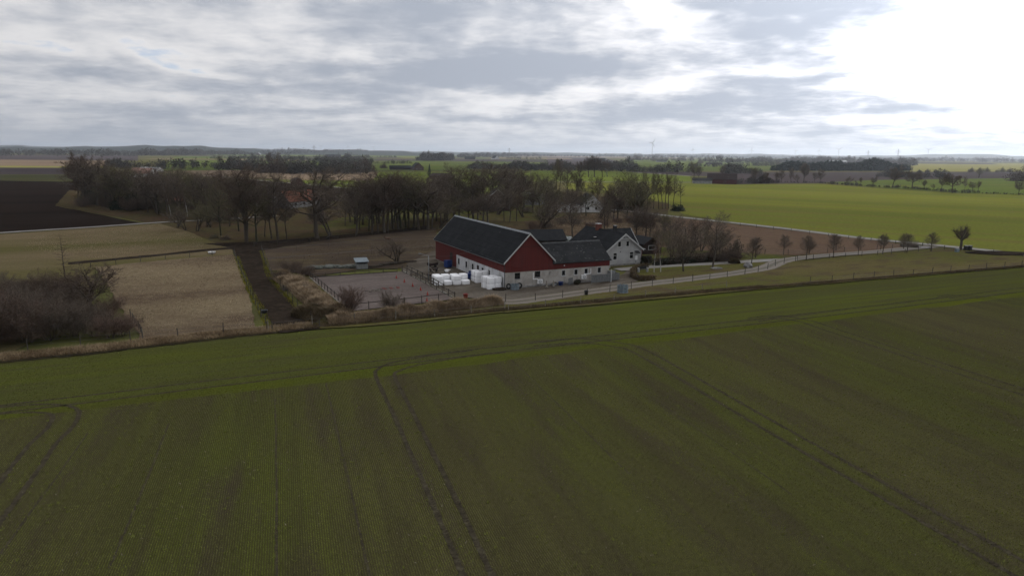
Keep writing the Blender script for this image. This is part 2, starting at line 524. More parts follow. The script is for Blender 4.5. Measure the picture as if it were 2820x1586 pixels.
plain('brown_blade', (0.14, 0.104, 0.062), (0.084, 0.064, 0.036), 0.4, 0.9, space='World', spec=0.1)
plain('paddock_blade', (0.34, 0.27, 0.175), (0.21, 0.155, 0.1), 0.12, 0.95, space='World', spec=0.05)
plain('moss_blade', (0.19, 0.175, 0.022), (0.12, 0.118, 0.022), 0.5, 0.9, space='World', spec=0.1)
blade_mat('wheat_blade', ROW, (0.178, 0.196, 0.038), (0.142, 0.136, 0.050))
blade_mat('wheat_blade_headland', HEAD, (0.130, 0.158, 0.022), (0.096, 0.104, 0.030))
plain('weed_blade', (0.19, 0.215, 0.045), (0.15, 0.165, 0.04), 0.6, 0.85, space='World', spec=0.1)
plain('straw_bit', (0.26, 0.23, 0.17), None, 3, 0.9, space='World')

plain('post_wood', (0.085, 0.076, 0.064), (0.055, 0.048, 0.040), 4, 0.9, bmp=0.4)
plain('post_pale', (0.26, 0.24, 0.20), (0.17, 0.15, 0.12), 4, 0.9, bmp=0.3)
plain('rail_dark', (0.08, 0.068, 0.057), (0.056, 0.048, 0.04), 3, 0.85)
plain('wire', (0.16, 0.16, 0.16), None, 3, 0.5, metal=0.6)
plain('kickboard', (0.26, 0.25, 0.22), (0.15, 0.15, 0.11), 1.4, 0.8)
plain('bale_wrap', (0.95, 0.95, 0.955), (0.91, 0.915, 0.93), 4, 0.38, bmp=0.35, bscale=14, spec=0.5)
plain('bale_strap', (0.10, 0.11, 0.13), None, 4, 0.5)
plain('white_paint', (0.5, 0.5, 0.5), (0.4, 0.4, 0.39), 3, 0.6)
plain('white_plastic', (0.78, 0.78, 0.78), (0.70, 0.70, 0.70), 3, 0.35, spec=0.5)
plain('black_metal', (0.018, 0.019, 0.021), None, 3, 0.4, spec=0.4)
plain('grey_metal', (0.22, 0.24, 0.25), (0.15, 0.16, 0.17), 3, 0.45, spec=0.5, metal=0.3)
plain('blue_grey_metal', (0.17, 0.22, 0.25), (0.11, 0.14, 0.16), 2.5, 0.5, spec=0.4)
plain('blue_plastic', (0.020, 0.045, 0.17), (0.015, 0.03, 0.11), 2, 0.5)
plain('cone_orange', (0.3, 0.034, 0.02), (0.24, 0.028, 0.018), 6, 0.5)
plain('pole_red', (0.30, 0.05, 0.04), (0.22, 0.04, 0.035), 3, 0.6)
plain('tyre_rubber', (0.014, 0.014, 0.014), (0.022, 0.021, 0.02), 5, 0.85)
plain('weathered_board', (0.24, 0.25, 0.25), (0.15, 0.155, 0.155), 2.5, 0.85, stretch=(6, 6, 0.6))
plain('grey_board', (0.155, 0.160, 0.160), (0.10, 0.105, 0.105), 2.5, 0.85, stretch=(6, 6, 0.6))
plain('brown_board', (0.040, 0.026, 0.022), (0.030, 0.020, 0.018), 2.5, 0.85, stretch=(6, 6, 0.6))
plain('stone_grey', (0.26, 0.25, 0.24), (0.16, 0.155, 0.15), 2.2, 0.9, bmp=0.5)
plain('stone_dark', (0.075, 0.077, 0.078), (0.05, 0.052, 0.053), 2.2, 0.9)
plain('rubble', (0.13, 0.135, 0.12), (0.07, 0.075, 0.06), 1.5, 0.9, bmp=0.6)
plain('red_brick', (0.17, 0.060, 0.045), (0.12, 0.048, 0.038), 6, 0.9)
plain('orange_tile', (0.19, 0.066, 0.036), (0.12, 0.045, 0.028), 1.6, 0.85, bmp=0.5)
plain('pink_tile', (0.38, 0.22, 0.17), (0.28, 0.16, 0.13), 1.6, 0.85)
plain('dark_tile', (0.022, 0.023, 0.025), (0.015, 0.016, 0.018), 1.2, 0.8, bmp=0.4, spec=0.08)
plain('brown_tile', (0.046, 0.032, 0.029), (0.034, 0.025, 0.023), 1.2, 0.8, spec=0.08)
plain('white_render', (0.62, 0.62, 0.61), (0.50, 0.50, 0.49), 0.8, 0.85)
plain('grey_render_far', (0.30, 0.30, 0.30), (0.22, 0.22, 0.22), 0.8, 0.85)
plain('brick_brown', (0.10, 0.068, 0.056), (0.075, 0.052, 0.045), 1.5, 0.9)
plain('red_far', (0.085, 0.028, 0.025), (0.068, 0.024, 0.022), 1.0, 0.85)
plain('turbine_white', (0.55, 0.57, 0.60), None, 1, 0.5)
plain('pylon_steel', (0.16, 0.17, 0.18), None, 1, 0.6)
plain('hedge_leaf', (0.030, 0.034, 0.020), (0.044, 0.034, 0.024), 0.9, 0.9, space='World')
plain('horse_bay', (0.10, 0.056, 0.034), (0.075, 0.044, 0.028), 1.5, 0.7)
plain('horse_dark', (0.030, 0.022, 0.018), (0.022, 0.017, 0.015), 1.5, 0.7)
plain('horse_dun', (0.17, 0.125, 0.085), (0.13, 0.095, 0.065), 1.5, 0.7)
plain('horse_hair', (0.022, 0.018, 0.016), None, 1.5, 0.8)
plain('shade_cloud', (0.85, 0.86, 0.88), (0.75, 0.76, 0.79), 0.004, 1.0, space='World', spec=0.0)


def special_mats():
    # window glass: dark rooms behind, some sky on the pane
    m, t, b = new_mat('glass')
    b.inputs['Base Color'].default_value = (0.012, 0.014, 0.016, 1)
    b.inputs['Roughness'].default_value = 0.06
    b.inputs['Specular IOR Level'].default_value = 0.5
    # polytunnel sheet
    m, t, b = new_mat('tunnel_sheet')
    co = t.new('ShaderNodeTexCoord').outputs['Object']
    t.set(b.inputs['Base Color'], t.mix(t.ramp(t.noise(co, 0.9, 4), 0.42, 0.6), (0.32, 0.35, 0.36), (0.10, 0.12, 0.11)))
    b.inputs['Roughness'].default_value = 0.3
    b.inputs['Alpha'].default_value = 0.8
    # limewashed masonry, dirty towards patches of its own
    m, t, b = new_mat('masonry_wall')
    co = t.new('ShaderNodeTexCoord').outputs['Object']
    n1 = t.noise(co, 0.55, 5, 0.62)
    n2 = t.noise(t.vmul(co, (1.4, 1.4, 0.35)), 1.3, 4, 0.6)
    col = t.mix(t.ramp(n1, 0.40, 0.66), (0.41, 0.385, 0.35), (0.29, 0.27, 0.245))
    col = t.mix(t.ramp(n2, 0.52, 0.74, 0, 0.6), col, (0.20, 0.187, 0.168))
    t.set(b.inputs['Base Color'], col)
    b.inputs['Roughness'].default_value = 0.9
    bump(t, b, t.noise(co, 5, 4), 0.3, 0.02)
    m, t, b = new_mat('white_masonry')
    co = t.new('ShaderNodeTexCoord').outputs['Object']
    n1 = t.noise(t.vmul(co, (1, 1, 0.5)), 0.8, 5, 0.62)
    t.set(b.inputs['Base Color'], t.mix(t.ramp(n1, 0.42, 0.7), (0.56, 0.565, 0.58), (0.38, 0.38, 0.37)))
    b.inputs['Roughness'].default_value = 0.9
    bump(t, b, t.noise(co, 5, 4), 0.3, 0.02)
    # grey house render
    m, t, b = new_mat('house_render')
    co = t.new('ShaderNodeTexCoord').outputs['Object']
    t.set(b.inputs['Base Color'], t.mix(t.ramp(t.noise(co, 0.7, 5), 0.35, 0.7), (0.40, 0.40, 0.395), (0.325, 0.325, 0.325)))
    b.inputs['Roughness'].default_value = 0.9
    bump(t, b, t.noise(co, 12, 3), 0.3, 0.015)
    # red board cladding: vertical boards, each a little different
    for nm, ax in (('red_cladding_x', 0), ('red_cladding_y', 1)):
        m, t, b = new_mat(nm)
        co = t.new('ShaderNodeTexCoord').outputs['Object']
        s = t.m('MULTIPLY', t.xyz(co)[ax], 1 / 0.17)
        fr = t.m('FRACT', s)
        idx = t.m('FLOOR', s)
        wn = t.new('ShaderNodeTexWhiteNoise', noise_dimensions='1D')
        t.set(wn.inputs['W'], idx)
        n = t.noise(t.vmul(co, (3, 3, 0.4)), 1.0, 4, 0.6)
        col = t.mix(wn.outputs[0], (0.120, 0.0225, 0.0190), (0.098, 0.0195, 0.0170))
        col = t.mix(t.ramp(n, 0.4, 0.75, 0, 0.6), col, (0.080, 0.0205, 0.0180))
        gap = t.ramp(t.m('ABSOLUTE', t.m('SUBTRACT', fr, 0.5)), 0.40, 0.48)
        t.set(b.inputs['Base Color'], t.mix(t.m('MULTIPLY', gap, 0.55), col, (0.04, 0.008, 0.008)))
        b.inputs['Roughness'].default_value = 0.85
        bump(t, b, t.m('SUBTRACT', 1.0, gap), 0.6, 0.02)
    # dark profiled roof sheets: courses across the slope, ribs down it, lichen specks
    for nm, ribax, base, lich in (('roof_sheet', 1, (0.0135, 0.0150, 0.0170), 0.72), ('roof_sheet_lichen', 0, (0.021, 0.022, 0.0235), 0.645)):
        m, t, b = new_mat(nm)
        co = t.new('ShaderNodeTexCoord').outputs['Object']
        c = t.xyz(co)
        rib = t.m('SINE', t.m('MULTIPLY', c[ribax], 2 * math.pi / 0.2))
        n = t.noise(co, 0.5, 5, 0.6)
        n2 = t.noise(co, 2.6, 3, 0.5)
        fr = t.m('FRACT', t.m('MULTIPLY', c[2], 1 / 0.72))
        seam = t.ramp(fr, 0.0, 0.10, 1.0, 0.0)
        wn = t.new('ShaderNodeTexWhiteNoise', noise_dimensions='2D')
        t.set(wn.inputs['Vector'], t.comb(t.m('FLOOR', t.m('MULTIPLY', c[ribax], 1 / 1.1)), t.m('FLOOR', t.m('MULTIPLY', c[2], 1 / 0.72))))
        col = t.mix(t.ramp(n, 0.35, 0.7), base, tuple(v * 1.5 for v in base))
        col = t.mix(t.m('MULTIPLY', wn.outputs[0], 0.6), col, tuple(v * 0.55 for v in base))
        col = t.mix(t.m('MULTIPLY', seam, 0.5), col, tuple(v * 0.4 for v in base))
        col = t.mix(t.ramp(n2, lich, lich + 0.05), col, (0.10, 0.105, 0.10))
        t.set(b.inputs['Base Color'], col)
        b.inputs['Roughness'].default_value = 0.75
        b.inputs['Specular IOR Level'].default_value = 0.06
        bump(t, b, t.m('ADD', t.m('MULTIPLY', rib, 0.25), t.m('SUBTRACT', 1.0, seam)), 0.5, 0.03)


special_mats()

# ------------------------------------------------------------------ the land
def jitter_poly(pts, step, amp):
    out = []
    n = len(pts)
    for i in range(n):
        a, b = np.array(pts[i]), np.array(pts[(i + 1) % n])
        L = np.linalg.norm(b - a)
        k = max(1, min(60, int(L / step)))
        nrm = np.array([-(b - a)[1], (b - a)[0]]) / max(L, 1e-6)
        ph = random.random() * 9
        for j in range(k):
            t = j / k
            o = (math.sin(ph + t * L / step * 0.9) * 0.5 + random.uniform(-0.5, 0.5)) * amp if j else 0
            out.append(a + (b - a) * t + nrm * o)
    return out


LAYER = [0.0]


def sheet(name, mat, pts, z=None, step=4.0, amp=0.25, world_pts=False):
    """a field or yard laid on the land as a thin sheet, each a little above the last"""
    w = pts if world_pts else [G(*p) for p in pts]
    if amp:
        w = jitter_poly(w, step, amp)
    if z is None:
        LAYER[0] += 0.004
        z = LAYER[0]
    me = bpy.data.meshes.new(name)
    me.from_pydata([(p[0], p[1], z) for p in w], [], [tuple(range(len(w)))])
    bm = bmesh.new()
    bm.from_mesh(me)
    bmesh.ops.triangulate(bm, faces=bm.faces)
    for f in bm.faces:
        if f.normal.z < 0:
            f.normal_flip()
    bm.to_mesh(me)
    bm.free()
    o = link_mesh(name, me, M[mat])
    o['kind'] = 'structure'
    return o


def smooth_line(pts, n=8):
    """Catmull-Rom through world points"""
    p = [np.array(q, float) for q in pts]
    p = [2 * p[0] - p[1]] + p + [2 * p[-1] - p[-2]]
    out = []
    for i in range(1, len(p) - 2):
        for k in range(n):
            t = k / n
            out.append(0.5 * ((2 * p[i]) + (-p[i - 1] + p[i + 1]) * t + (2 * p[i - 1] - 5 * p[i] + 4 * p[i + 1] - p[i + 2]) * t * t + (-p[i - 1] + 3 * p[i] - 3 * p[i + 1] + p[i + 2]) * t ** 3))
    out.append(p[-2])
    return np.array(out)


def normals2(line):
    d = np.gradient(line, axis=0)
    d /= np.linalg.norm(d, axis=1)[:, None] + 1e-9
    return np.stack([-d[:, 1], d[:, 0]], 1)


def strip_mesh(name, line, width, z, mat, jit=0.0, n_across=4):
    nr = normals2(line)
    wv = np.full(len(line), width) * (1 + rng.uniform(-jit, jit, len(line)))
    rows = []
    for k in range(n_across + 1):
        o = (k / n_across - 0.5)
        rows.append(np.concatenate([line + nr * (o * wv)[:, None], np.full((len(line), 1), z)], 1))
    v = np.stack(rows, 1).reshape(-1, 3)
    m = n_across + 1
    f = [(i * m + k + 1, i * m + k, (i + 1) * m + k, (i + 1) * m + k + 1) for i in range(len(line) - 1) for k in range(n_across)]
    me = np_mesh(name, v, f)
    uvl = me.uv_layers.new(name='across')
    vi = np.zeros(len(me.loops), dtype=np.int32)
    me.loops.foreach_get('vertex_index', vi)
    uv = np.stack([(vi % m) / n_across, (vi // m) * 0.5], 1).astype(np.float32)
    uvl.data.foreach_set('uv', uv.ravel())
    o = link_mesh(name, me, M[mat])
    return o


# one wide sheet of land out to the horizon
ang = np.linspace(0, 2 * math.pi, 97)[:-1]
rad = [0.0, 60, 200, 600, 1500, 4000, 9000, 16000]
gv = [(0, 0, 0)] + [(r * math.cos(a), r * math.sin(a), 0) for r in rad[1:] for a in ang]
gf = [(0, 1 + i, 1 + (i + 1) % 96) for i in range(96)]
gq = [(1 + k * 96 + i, 1 + (k + 1) * 96 + i, 1 + (k + 1) * 96 + (i + 1) % 96, 1 + k * 96 + (i + 1) % 96) for k in range(len(rad) - 2) for i in range(96)]
me = bpy.data.meshes.new('ground')
me.from_pydata(gv, [], gf + gq)
link_mesh('ground', me, M['land'])['kind'] = 'structure'

# the near wheat field: edge line along the verge, headland, drilled rows
e_dir = np.array([math.cos(HEAD), math.sin(HEAD)])
r_dir = np.array([math.cos(ROW), math.sin(ROW)])
EDGE = smooth_line([(-230, -18), (-120, 30), (-48.6, 62.1), (-38.2, 67.4), (-26.8, 73.6), (-0.9, 85.0), (36.9, 101.6), (94.8, 125.6), (190, 164), (300, 210)], 10)
HEADIN = np.array([(-230, -34), (-38.5, 48.5), (0.1, 65.2), (21.3, 74.6), (120, 119), (300, 198)], float)

near_pts = [tuple(p) for p in EDGE] + [(300, -80), (-230, -80)]
sheet('headland_crop', 'wheat_headland', near_pts, 0.004, amp=0, world_pts=True)
main_pts = [tuple(p) for p in HEADIN] + [(300, -80), (-230, -80)]
sheet('wheat_field', 'wheat_field', main_pts, 0.008, amp=0.35, step=1.5, world_pts=True)

LUSH = smooth_line([(-120, 16.5), (-38.5, 49.4), (0.1, 66.1), (21.3, 75.5), (70, 97.5), (120, 120)], 10)
strip_mesh('lush_crop_strip', LUSH, 2.2, 0.0125, 'lush_strip', 0.35, 4)['kind'] = 'structure'

# fields of the middle distance and beyond
LAYER[0] = 0.012
sheet('ploughed_field', 'ploughed', [(-500, 680), (0, 644), (402, 617), (152, 567), (300, 502), (0, 498), (-500, 490)])
sheet('grass_strip', 'olive_strip', [(-500, 490), (0, 498), (300, 500), (290, 482), (0, 482), (-500, 478)])
sheet('ploughed_field', 'far_ploughed', [(-500, 476), (0, 481), (290, 481), (290, 463), (0, 462), (-500, 460)])
sheet('pale_grass_strip', 'pale_field', [(-500, 460), (0, 462), (290, 463), (290, 459), (0, 457), (-500, 454)])
sheet('stubble_field', 'stubble', [(-500, 454), (0, 457), (290, 459), (330, 452), (330, 443), (0, 440), (-500, 440)])
sheet('stubble_field', 'far_ploughed', [(-500, 440), (0, 440), (380, 443), (380, 428), (0, 427), (-500, 425)])
sheet('green_field', 'green_field', [(440, 470), (600, 470), (1024, 470), (1030, 445), (1040, 436), (870, 424), (740, 422), (600, 428), (480, 432)])
sheet('green_field', 'pale_field', [(800, 430), (1000, 432), (1145, 435), (1145, 423), (1000, 422), (820, 421.5)])
sheet('stubble_field', 'stubble', [(440, 472), (600, 469), (1030, 470), (1045, 484), (1024, 498), (812, 496), (640, 488), (520, 486)])
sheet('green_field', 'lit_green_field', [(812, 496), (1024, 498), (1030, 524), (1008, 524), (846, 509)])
sheet('ploughed_field', 'ploughed', [(560, 492), (640, 491), (846, 511), (1005, 525), (1000, 548), (830, 566), (620, 560), (520, 540)])
sheet('grass_field', 'green_field', [(1030, 470), (1300, 470), (1300, 458), (1300, 440), (1145, 438), (1030, 446)])
sheet('grass_field', 'lit_green_field', [(1045, 474), (1460, 474), (1460, 520), (1300, 560), (1100, 560), (1030, 524), (1024, 498)])
sheet('green_field', 'green_field', [(1300, 459), (1509, 457), (1506, 434), (1300, 435)])
sheet('ploughed_field', 'far_ploughed', [(1509, 461), (1700, 464), (1705, 446), (1650, 432), (1507, 433)])
sheet('green_field', 'green_field', [(1705, 446), (1690, 468), (1760, 471), (2000, 472), (2140, 470), (2140, 449), (2000, 441), (1770, 438)])
sheet('ploughed_field', 'far_ploughed', [(1740, 472), (2000, 475), (2000, 486), (1900, 485), (1735, 474)])
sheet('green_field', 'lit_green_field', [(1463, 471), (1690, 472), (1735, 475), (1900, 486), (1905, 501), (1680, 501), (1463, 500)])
sheet('pale_field', 'pale_field', [(2506, 473.5), (2820, 473), (3300, 474), (3300, 449), (2820, 451), (2506, 451)])
sheet('ploughed_field', 'far_ploughed', [(2000, 475), (2820, 474), (3300, 475), (3300, 494), (2820, 491), (2400, 497), (2250, 505), (2000, 508)])
sheet('green_field', 'green_field', [(2270, 503), (2400, 497), (2820, 491), (3300, 494), (3300, 545), (2820, 536), (2637, 531), (2382, 514)])
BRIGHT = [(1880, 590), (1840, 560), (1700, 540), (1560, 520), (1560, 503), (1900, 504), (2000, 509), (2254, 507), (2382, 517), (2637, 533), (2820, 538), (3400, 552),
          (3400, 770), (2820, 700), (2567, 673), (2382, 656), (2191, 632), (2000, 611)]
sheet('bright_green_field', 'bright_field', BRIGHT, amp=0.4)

# ground around the farm
sheet('grove_floor', 'grove_floor', [(402, 614), (650, 700), (790, 700), (1190, 640), (1420, 640), (1700, 620), (1840, 590), (1840, 560), (1600, 535), (1300, 545), (1000, 550), (830, 568), (620, 562), (420, 530), (190, 525), (152, 567)])
sheet('garden_lawn', 'garden_grass', [(1200, 600), (1420, 612), (1600, 600), (1560, 560), (1300, 560), (1180, 570)])
sheet('under_belt_lawn', 'garden_grass', [(900, 640), (1000, 626), (1180, 604), (1270, 592), (1260, 574), (1080, 582), (940, 600), (880, 622)])
sheet('meadow', 'meadow', [(-600, 690), (0, 647), (440, 617), (520, 640), (640, 690), (642, 704), (261, 738), (250, 860), (0, 990), (-600, 1060)])
sheet('muddy_track', 'mud', [(190, 724), (420, 703), (560, 688), (650, 681), (650, 687), (560, 694), (420, 709), (190, 731)], amp=0.3, step=1.5)
sheet('dry_paddock', 'dry_paddock', [(261, 737), (440, 719), (644, 702), (655, 730), (690, 830), (706, 912), (560, 928), (391, 946), (370, 900), (330, 850), (300, 790)], amp=0.25, step=1.0)
sheet('brown_paddock', 'brown_paddock', [(720, 690), (900, 662), (1100, 640), (1200, 628), (1210, 690), (1120, 740), (1005, 742), (860, 764), (780, 745), (742, 748)])
sheet('muddy_lane', 'mud', [(560, 672), (700, 668), (900, 652), (1100, 634), (1180, 622), (1185, 632), (1000, 652), (860, 668), (722, 692), (736, 748), (766, 795), (817, 851), (862, 893), (880, 906), (770, 920), (736, 880), (717, 848), (690, 790), (660, 720), (641, 684)], amp=0.3, step=1.2)
sheet('rough_bank', 'rough_grass', [(742, 750), (860, 764), (964, 862), (1255, 828), (1400, 836), (1390, 862), (1100, 893), (880, 907), (817, 851)], amp=0.3)
sheet('yard', 'yard_gravel', [(1105, 748), (1130, 722), (1200, 690), (1260, 690), (1380, 780), (1520, 780), (1690, 770), (1760, 730), (1830, 735), (1760, 770), (1740, 785), (1640, 806), (1500, 826), (1395, 836), (1290, 822), (1254, 826)], amp=0.25, step=1.0)
sheet('riding_arena', 'arena_sand', [(855, 767), (1108, 750), (1252, 826), (964, 860)], amp=0)
sheet('russet_field', 'russet_field', [(1500, 640), (1560, 600), (1700, 588), (1885, 604), (2000, 617), (2191, 638), (2382, 661), (2530, 680), (2400, 692), (2190, 705), (2060, 700), (1860, 690), (1640, 660)], amp=0.4)
sheet('house_garden', 'garden_grass', [(1640, 700), (1700, 660), (1860, 688), (2050, 698), (2190, 706), (2400, 693), (2540, 680), (2560, 683), (2400, 699), (2189, 714), (2094, 720), (1781, 736), (1640, 742)], amp=0.3)
sheet('verge_island', 'rough_grass', [(1750, 745), (1790, 740), (2060, 722), (2110, 725), (2090, 738), (1980, 756), (1830, 772), (1760, 775)], amp=0.3, step=1.0)
sheet('roadside_meadow', 'rough_grass', [(1392, 842), (1500, 828), (1640, 808), (1773, 789), (1972, 767), (2110, 744), (2160, 724), (2400, 702), (2570, 688), (2640, 690), (2820, 708), (3300, 760), (3300, 712), (2820, 737), (2400, 772), (2080, 800), (1700, 836), (1390, 864)], amp=0.25)


# roads
RZ = LAYER[0]


def road(name, mat, pix, width, z, extra_start=None, extra_end=None):
    pts = [G(*p) for p in pix]
    if extra_start:
        pts = [np.array(extra_start)] + pts
    if extra_end:
        pts = pts + [np.array(extra_end)]
    line = smooth_line(pts, 14)
    o = strip_mesh(name, line, width, z, mat, 0.06)
    o['kind'] = 'structure'
    return line


ROAD2 = road('country_road', 'paved_road', [(1640, 574), (1730, 583), (1850, 597), (2000, 613), (2191, 634.5), (2382, 658), (2567, 676), (2820, 701.5), (3300, 752)], 3.6, RZ + 0.016)
DRIVE = road('farm_drive', 'gravel_road', [(2567, 681), (2480, 688), (2400, 696), (2290, 704), (2200, 713), (2148, 723), (2107, 740), (2040, 752), (1972, 761.5), (1870, 774), (1773, 785), (1690, 797), (1600, 809), (1500, 823), (1410, 834), (1330, 828)], 3.4, RZ + 0.008)
road('house_drive', 'paved_road', [(2160, 717), (2094, 720), (1980, 727), (1860, 733), (1781, 738), (1700, 745)], 2.8, RZ + 0.004)
road('lane_road', 'paved_road', [(-500, 678), (0, 643), (230, 628.5), (440, 614), (560, 608), (650, 603), (760, 596)], 2.6, RZ + 0.012)
road('country_lane', 'paved_road', [(560, 484), (641, 490), (740, 500), (845, 509), (930, 517), (1010, 524)], 4.0, RZ + 0.020)
road('field_track', 'paved_road', [(1463, 501), (1680, 502), (1900, 503), (1960, 500)], 4.0, RZ + 0.024)
road('field_track', 'paved_road', [(1670, 472), (1735, 474.5), (1900, 485.5)], 5.0, RZ + 0.032)
for i, (a, b, yy) in enumerate(((812, 1026, 509),)):
    road('field_track', 'paved_road', [(940, 508.5), (1026, 509.5)], 3.0, RZ + 0.028)

LAYER[0] = RZ + 0.034

# wheel tracks of the sprayer in the wheat
TRACKS = []


def wheel_track(name, pts, width=0.33, z=0.02, lugs=True, n=12, treads=0.28):
    line = smooth_line(pts, n)
    # resample evenly
    seg = np.linalg.norm(np.diff(line, axis=0), axis=1)
    s = np.concatenate([[0], np.cumsum(seg)])
    k = int(s[-1] / treads)
    t = np.linspace(0, s[-1], max(k, 2))
    line = np.stack([np.interp(t, s, line[:, 0]), np.interp(t, s, line[:, 1])], 1)
    line += rng.normal(0, 0.012, line.shape)
    o = strip_mesh(name, line, width, z, 'soil_track', 0.25, 2)
    tag(o, kind='structure')
    TRACKS.append((line, width))
    if lugs:
        nr = normals2(line)
        dr = np.stack([nr[:, 1], -nr[:, 0]], 1)
        v, f = [], []
        for i in range(1, len(line) - 1):
            if random.random() < 0.22:
                continue
            for sd in (-1, 1):
                a = line[i] + nr[i] * sd * 0.03
                c = line[i] + nr[i] * sd * width * random.uniform(0.42, 0.62) + dr[i] * 0.10
                hh = random.uniform(0.02, 0.045)
                w2 = dr[i] * 0.045
                b = len(v)
                v += [(*(a - w2), z), (*(a + w2), z), (*(c + w2), z), (*(c - w2), z), (*((a + c) / 2 - (a - c) * 0.4), z + hh), (*((a + c) / 2 + (a - c) * 0.4), z + hh)]
                f += [(b, b + 3, b + 4, b + 5), (b + 1, b + 5, b + 4, b + 2), (b, b + 5, b + 1, b + 1)[:3] + (b + 1,), ]
        v = np.array(v)
        tri = []
        for q in f:
            tri.append(q[:3])
            if q[3] != q[2] and q[3] not in q[:3]:
                tri.append((q[0], q[2], q[3]))
        lo = link_mesh('tread_marks', np_mesh('tread_marks', v, tri), M['soil_track'], o)
        lo['kind'] = 'stuff'
    return line


def pair(name, centre, gap=1.7, **kw):
    line = smooth_line(centre, 10)
    nr = normals2(line)
    for sgn in (-1, 1):
        wheel_track(name, [tuple(p) for p in (line + nr * sgn * gap / 2)[::3]], n=4, **kw)


wheel_track('wheel_track', [(-140, 5.6), (-90, 29), (-40.6, 51.2), (-27.6, 57.3), (-11.3, 64.8), (0.1, 70.0), (35.3, 84.9), (65.3, 98.5), (80.8, 105.7), (150, 137)])
wheel_track('wheel_track', [(-140, 3.8), (-90, 27.2), (-39.8, 49.5), (-26.8, 55.6), (-10.5, 63.1), (0.9, 68.3), (36.1, 83.2), (66.1, 96.8), (81.6, 104.0), (150, 135.2)])
wheel_track('wheel_track', [(2.6, 15), (-2.2, 29.6), (-4.7, 37.1), (-9.1, 50.1), (-12.2, 59.0), (-12.5, 61.5), (-11.4, 63.6), (-8.2, 65.9), (-4, 67.9)])
wheel_track('wheel_track', [(4.0, 15), (-0.8, 29.6), (-3.2, 37.1), (-7.5, 50.1), (-10.5, 59.0), (-10.4, 61.0), (-8.8, 62.9), (-5.0, 65.4), (-0.6, 67.4)])
pair('wheel_track', [(30.5, 15), (25.4, 30.5), (22.8, 38.6), (19.0, 50.4), (13.6, 67.4), (11.2, 70.6), (7.2, 72.0), (1.5, 70.3)])
pair('wheel_track', [(55, 27), (48.6, 45), (44.8, 56.5), (41.2, 67), (37.4, 78.5), (36.3, 82.0), (33.6, 84.0), (29.5, 82.2)])
pair('wheel_track', [(-24, 20), (-30.0, 37.8), (-32.2, 43.8), (-33.2, 47.6), (-35.0, 50.3), (-38.4, 50.6), (-43, 48.6)])
pair('wheel_track', [(84, 62), (77, 83), (72, 92), (69.5, 96.5), (66, 98.5), (62, 97)])
for (a, b) in (((-6.2, 28), (-16.4, 57.6)), ((-10.6, 27.8), (-19.4, 53.3)), ((-25.0, 29), (-30.4, 46.1)), ((7.6, 40.5), (0.1, 64.5)), ((17, 38), (9.5, 62)), ((33, 46), (27, 66)), ((-19.5, 30), (-25.5, 48))):
    wheel_track('drill_line', [a, ((a[0] + b[0]) / 2 + 0.05, (a[1] + b[1]) / 2), b], width=0.13 if a[0] < 0 else 0.11, z=0.016, lugs=False)


# ------------------------------------------------------------------ blades and grasses
def blades_mesh(name, base, h, w, lean, mat, az=None, kind='stuff', parent=None, z0=0.01, bend=True):
    """one bent blade (three triangles) per base point"""
    n = len(base)
    a = rng.uniform(0, 2 * math.pi, n) if az is None else az
    h = h * rng.uniform(0.6, 1.3, n)
    w = w * rng.uniform(0.7, 1.3, n)
    ln = lean * rng.uniform(0.3, 1.5, n) * h
    la = rng.uniform(0, 2 * math.pi, n)
    dx, dy = np.cos(a) * w / 2, np.sin(a) * w / 2
    lx, ly = np.cos(la) * ln, np.sin(la) * ln
    z = np.full(n, z0) if base.shape[1] == 2 else base[:, 2]
    v = np.zeros((n, 5, 3))
    v[:, 0] = np.stack([base[:, 0] - dx, base[:, 1] - dy, z], 1)
    v[:, 1] = np.stack([base[:, 0] + dx, base[:, 1] + dy, z], 1)
    v[:, 2] = np.stack([base[:, 0] + dx * .8 + lx * .3, base[:, 1] + dy * .8 + ly * .3, z + h * .6], 1)
    v[:, 3] = np.stack([base[:, 0] - dx * .8 + lx * .3, base[:, 1] - dy * .8 + ly * .3, z + h * .6], 1)
    v[:, 4] = np.stack([base[:, 0] + lx, base[:, 1] + ly, z + h], 1)
    i = np.arange(n)[:, None] * 5
    tri = np.concatenate([i + [0, 1, 2], i + [0, 2, 3], i + [3, 2, 4]], 1).reshape(-1, 3)
    o = link_mesh(name, np_mesh(name, v.reshape(-1, 3), tri), M[mat], parent)
    if kind:
        o['kind'] = kind
    return o


def visible_mask(p, ymin, ymax, half=0.80, extra=3.0):
    return (p[:, 1] > ymin) & (p[:, 1] < ymax) & (np.abs(p[:, 0]) < p[:, 1] * half + extra)


def off_tracks(p):
    keep = np.ones(len(p), bool)
    for line, width in TRACKS:
        lo, hi = line.min(0) - 1, line.max(0) + 1
        idx = np.where(keep & (p[:, 0] > lo[0]) & (p[:, 0] < hi[0]) & (p[:, 1] > lo[1]) & (p[:, 1] < hi[1]))[0]
        if not len(idx):
            continue
        sub = line
        for ch in np.array_split(idx, max(1, len(idx) // 20000)):
            d = np.full(len(ch), 1e9)
            for k in range(0, len(sub), 1):
                d = np.minimum(d, (p[ch, 0] - sub[k, 0]) ** 2 + (p[ch, 1] - sub[k, 1]) ** 2)
            keep[ch[d < (width * 0.55) ** 2]] = False
    return keep


def poly_y(line, x):
    return np.interp(x, line[:, 0], line[:, 1])


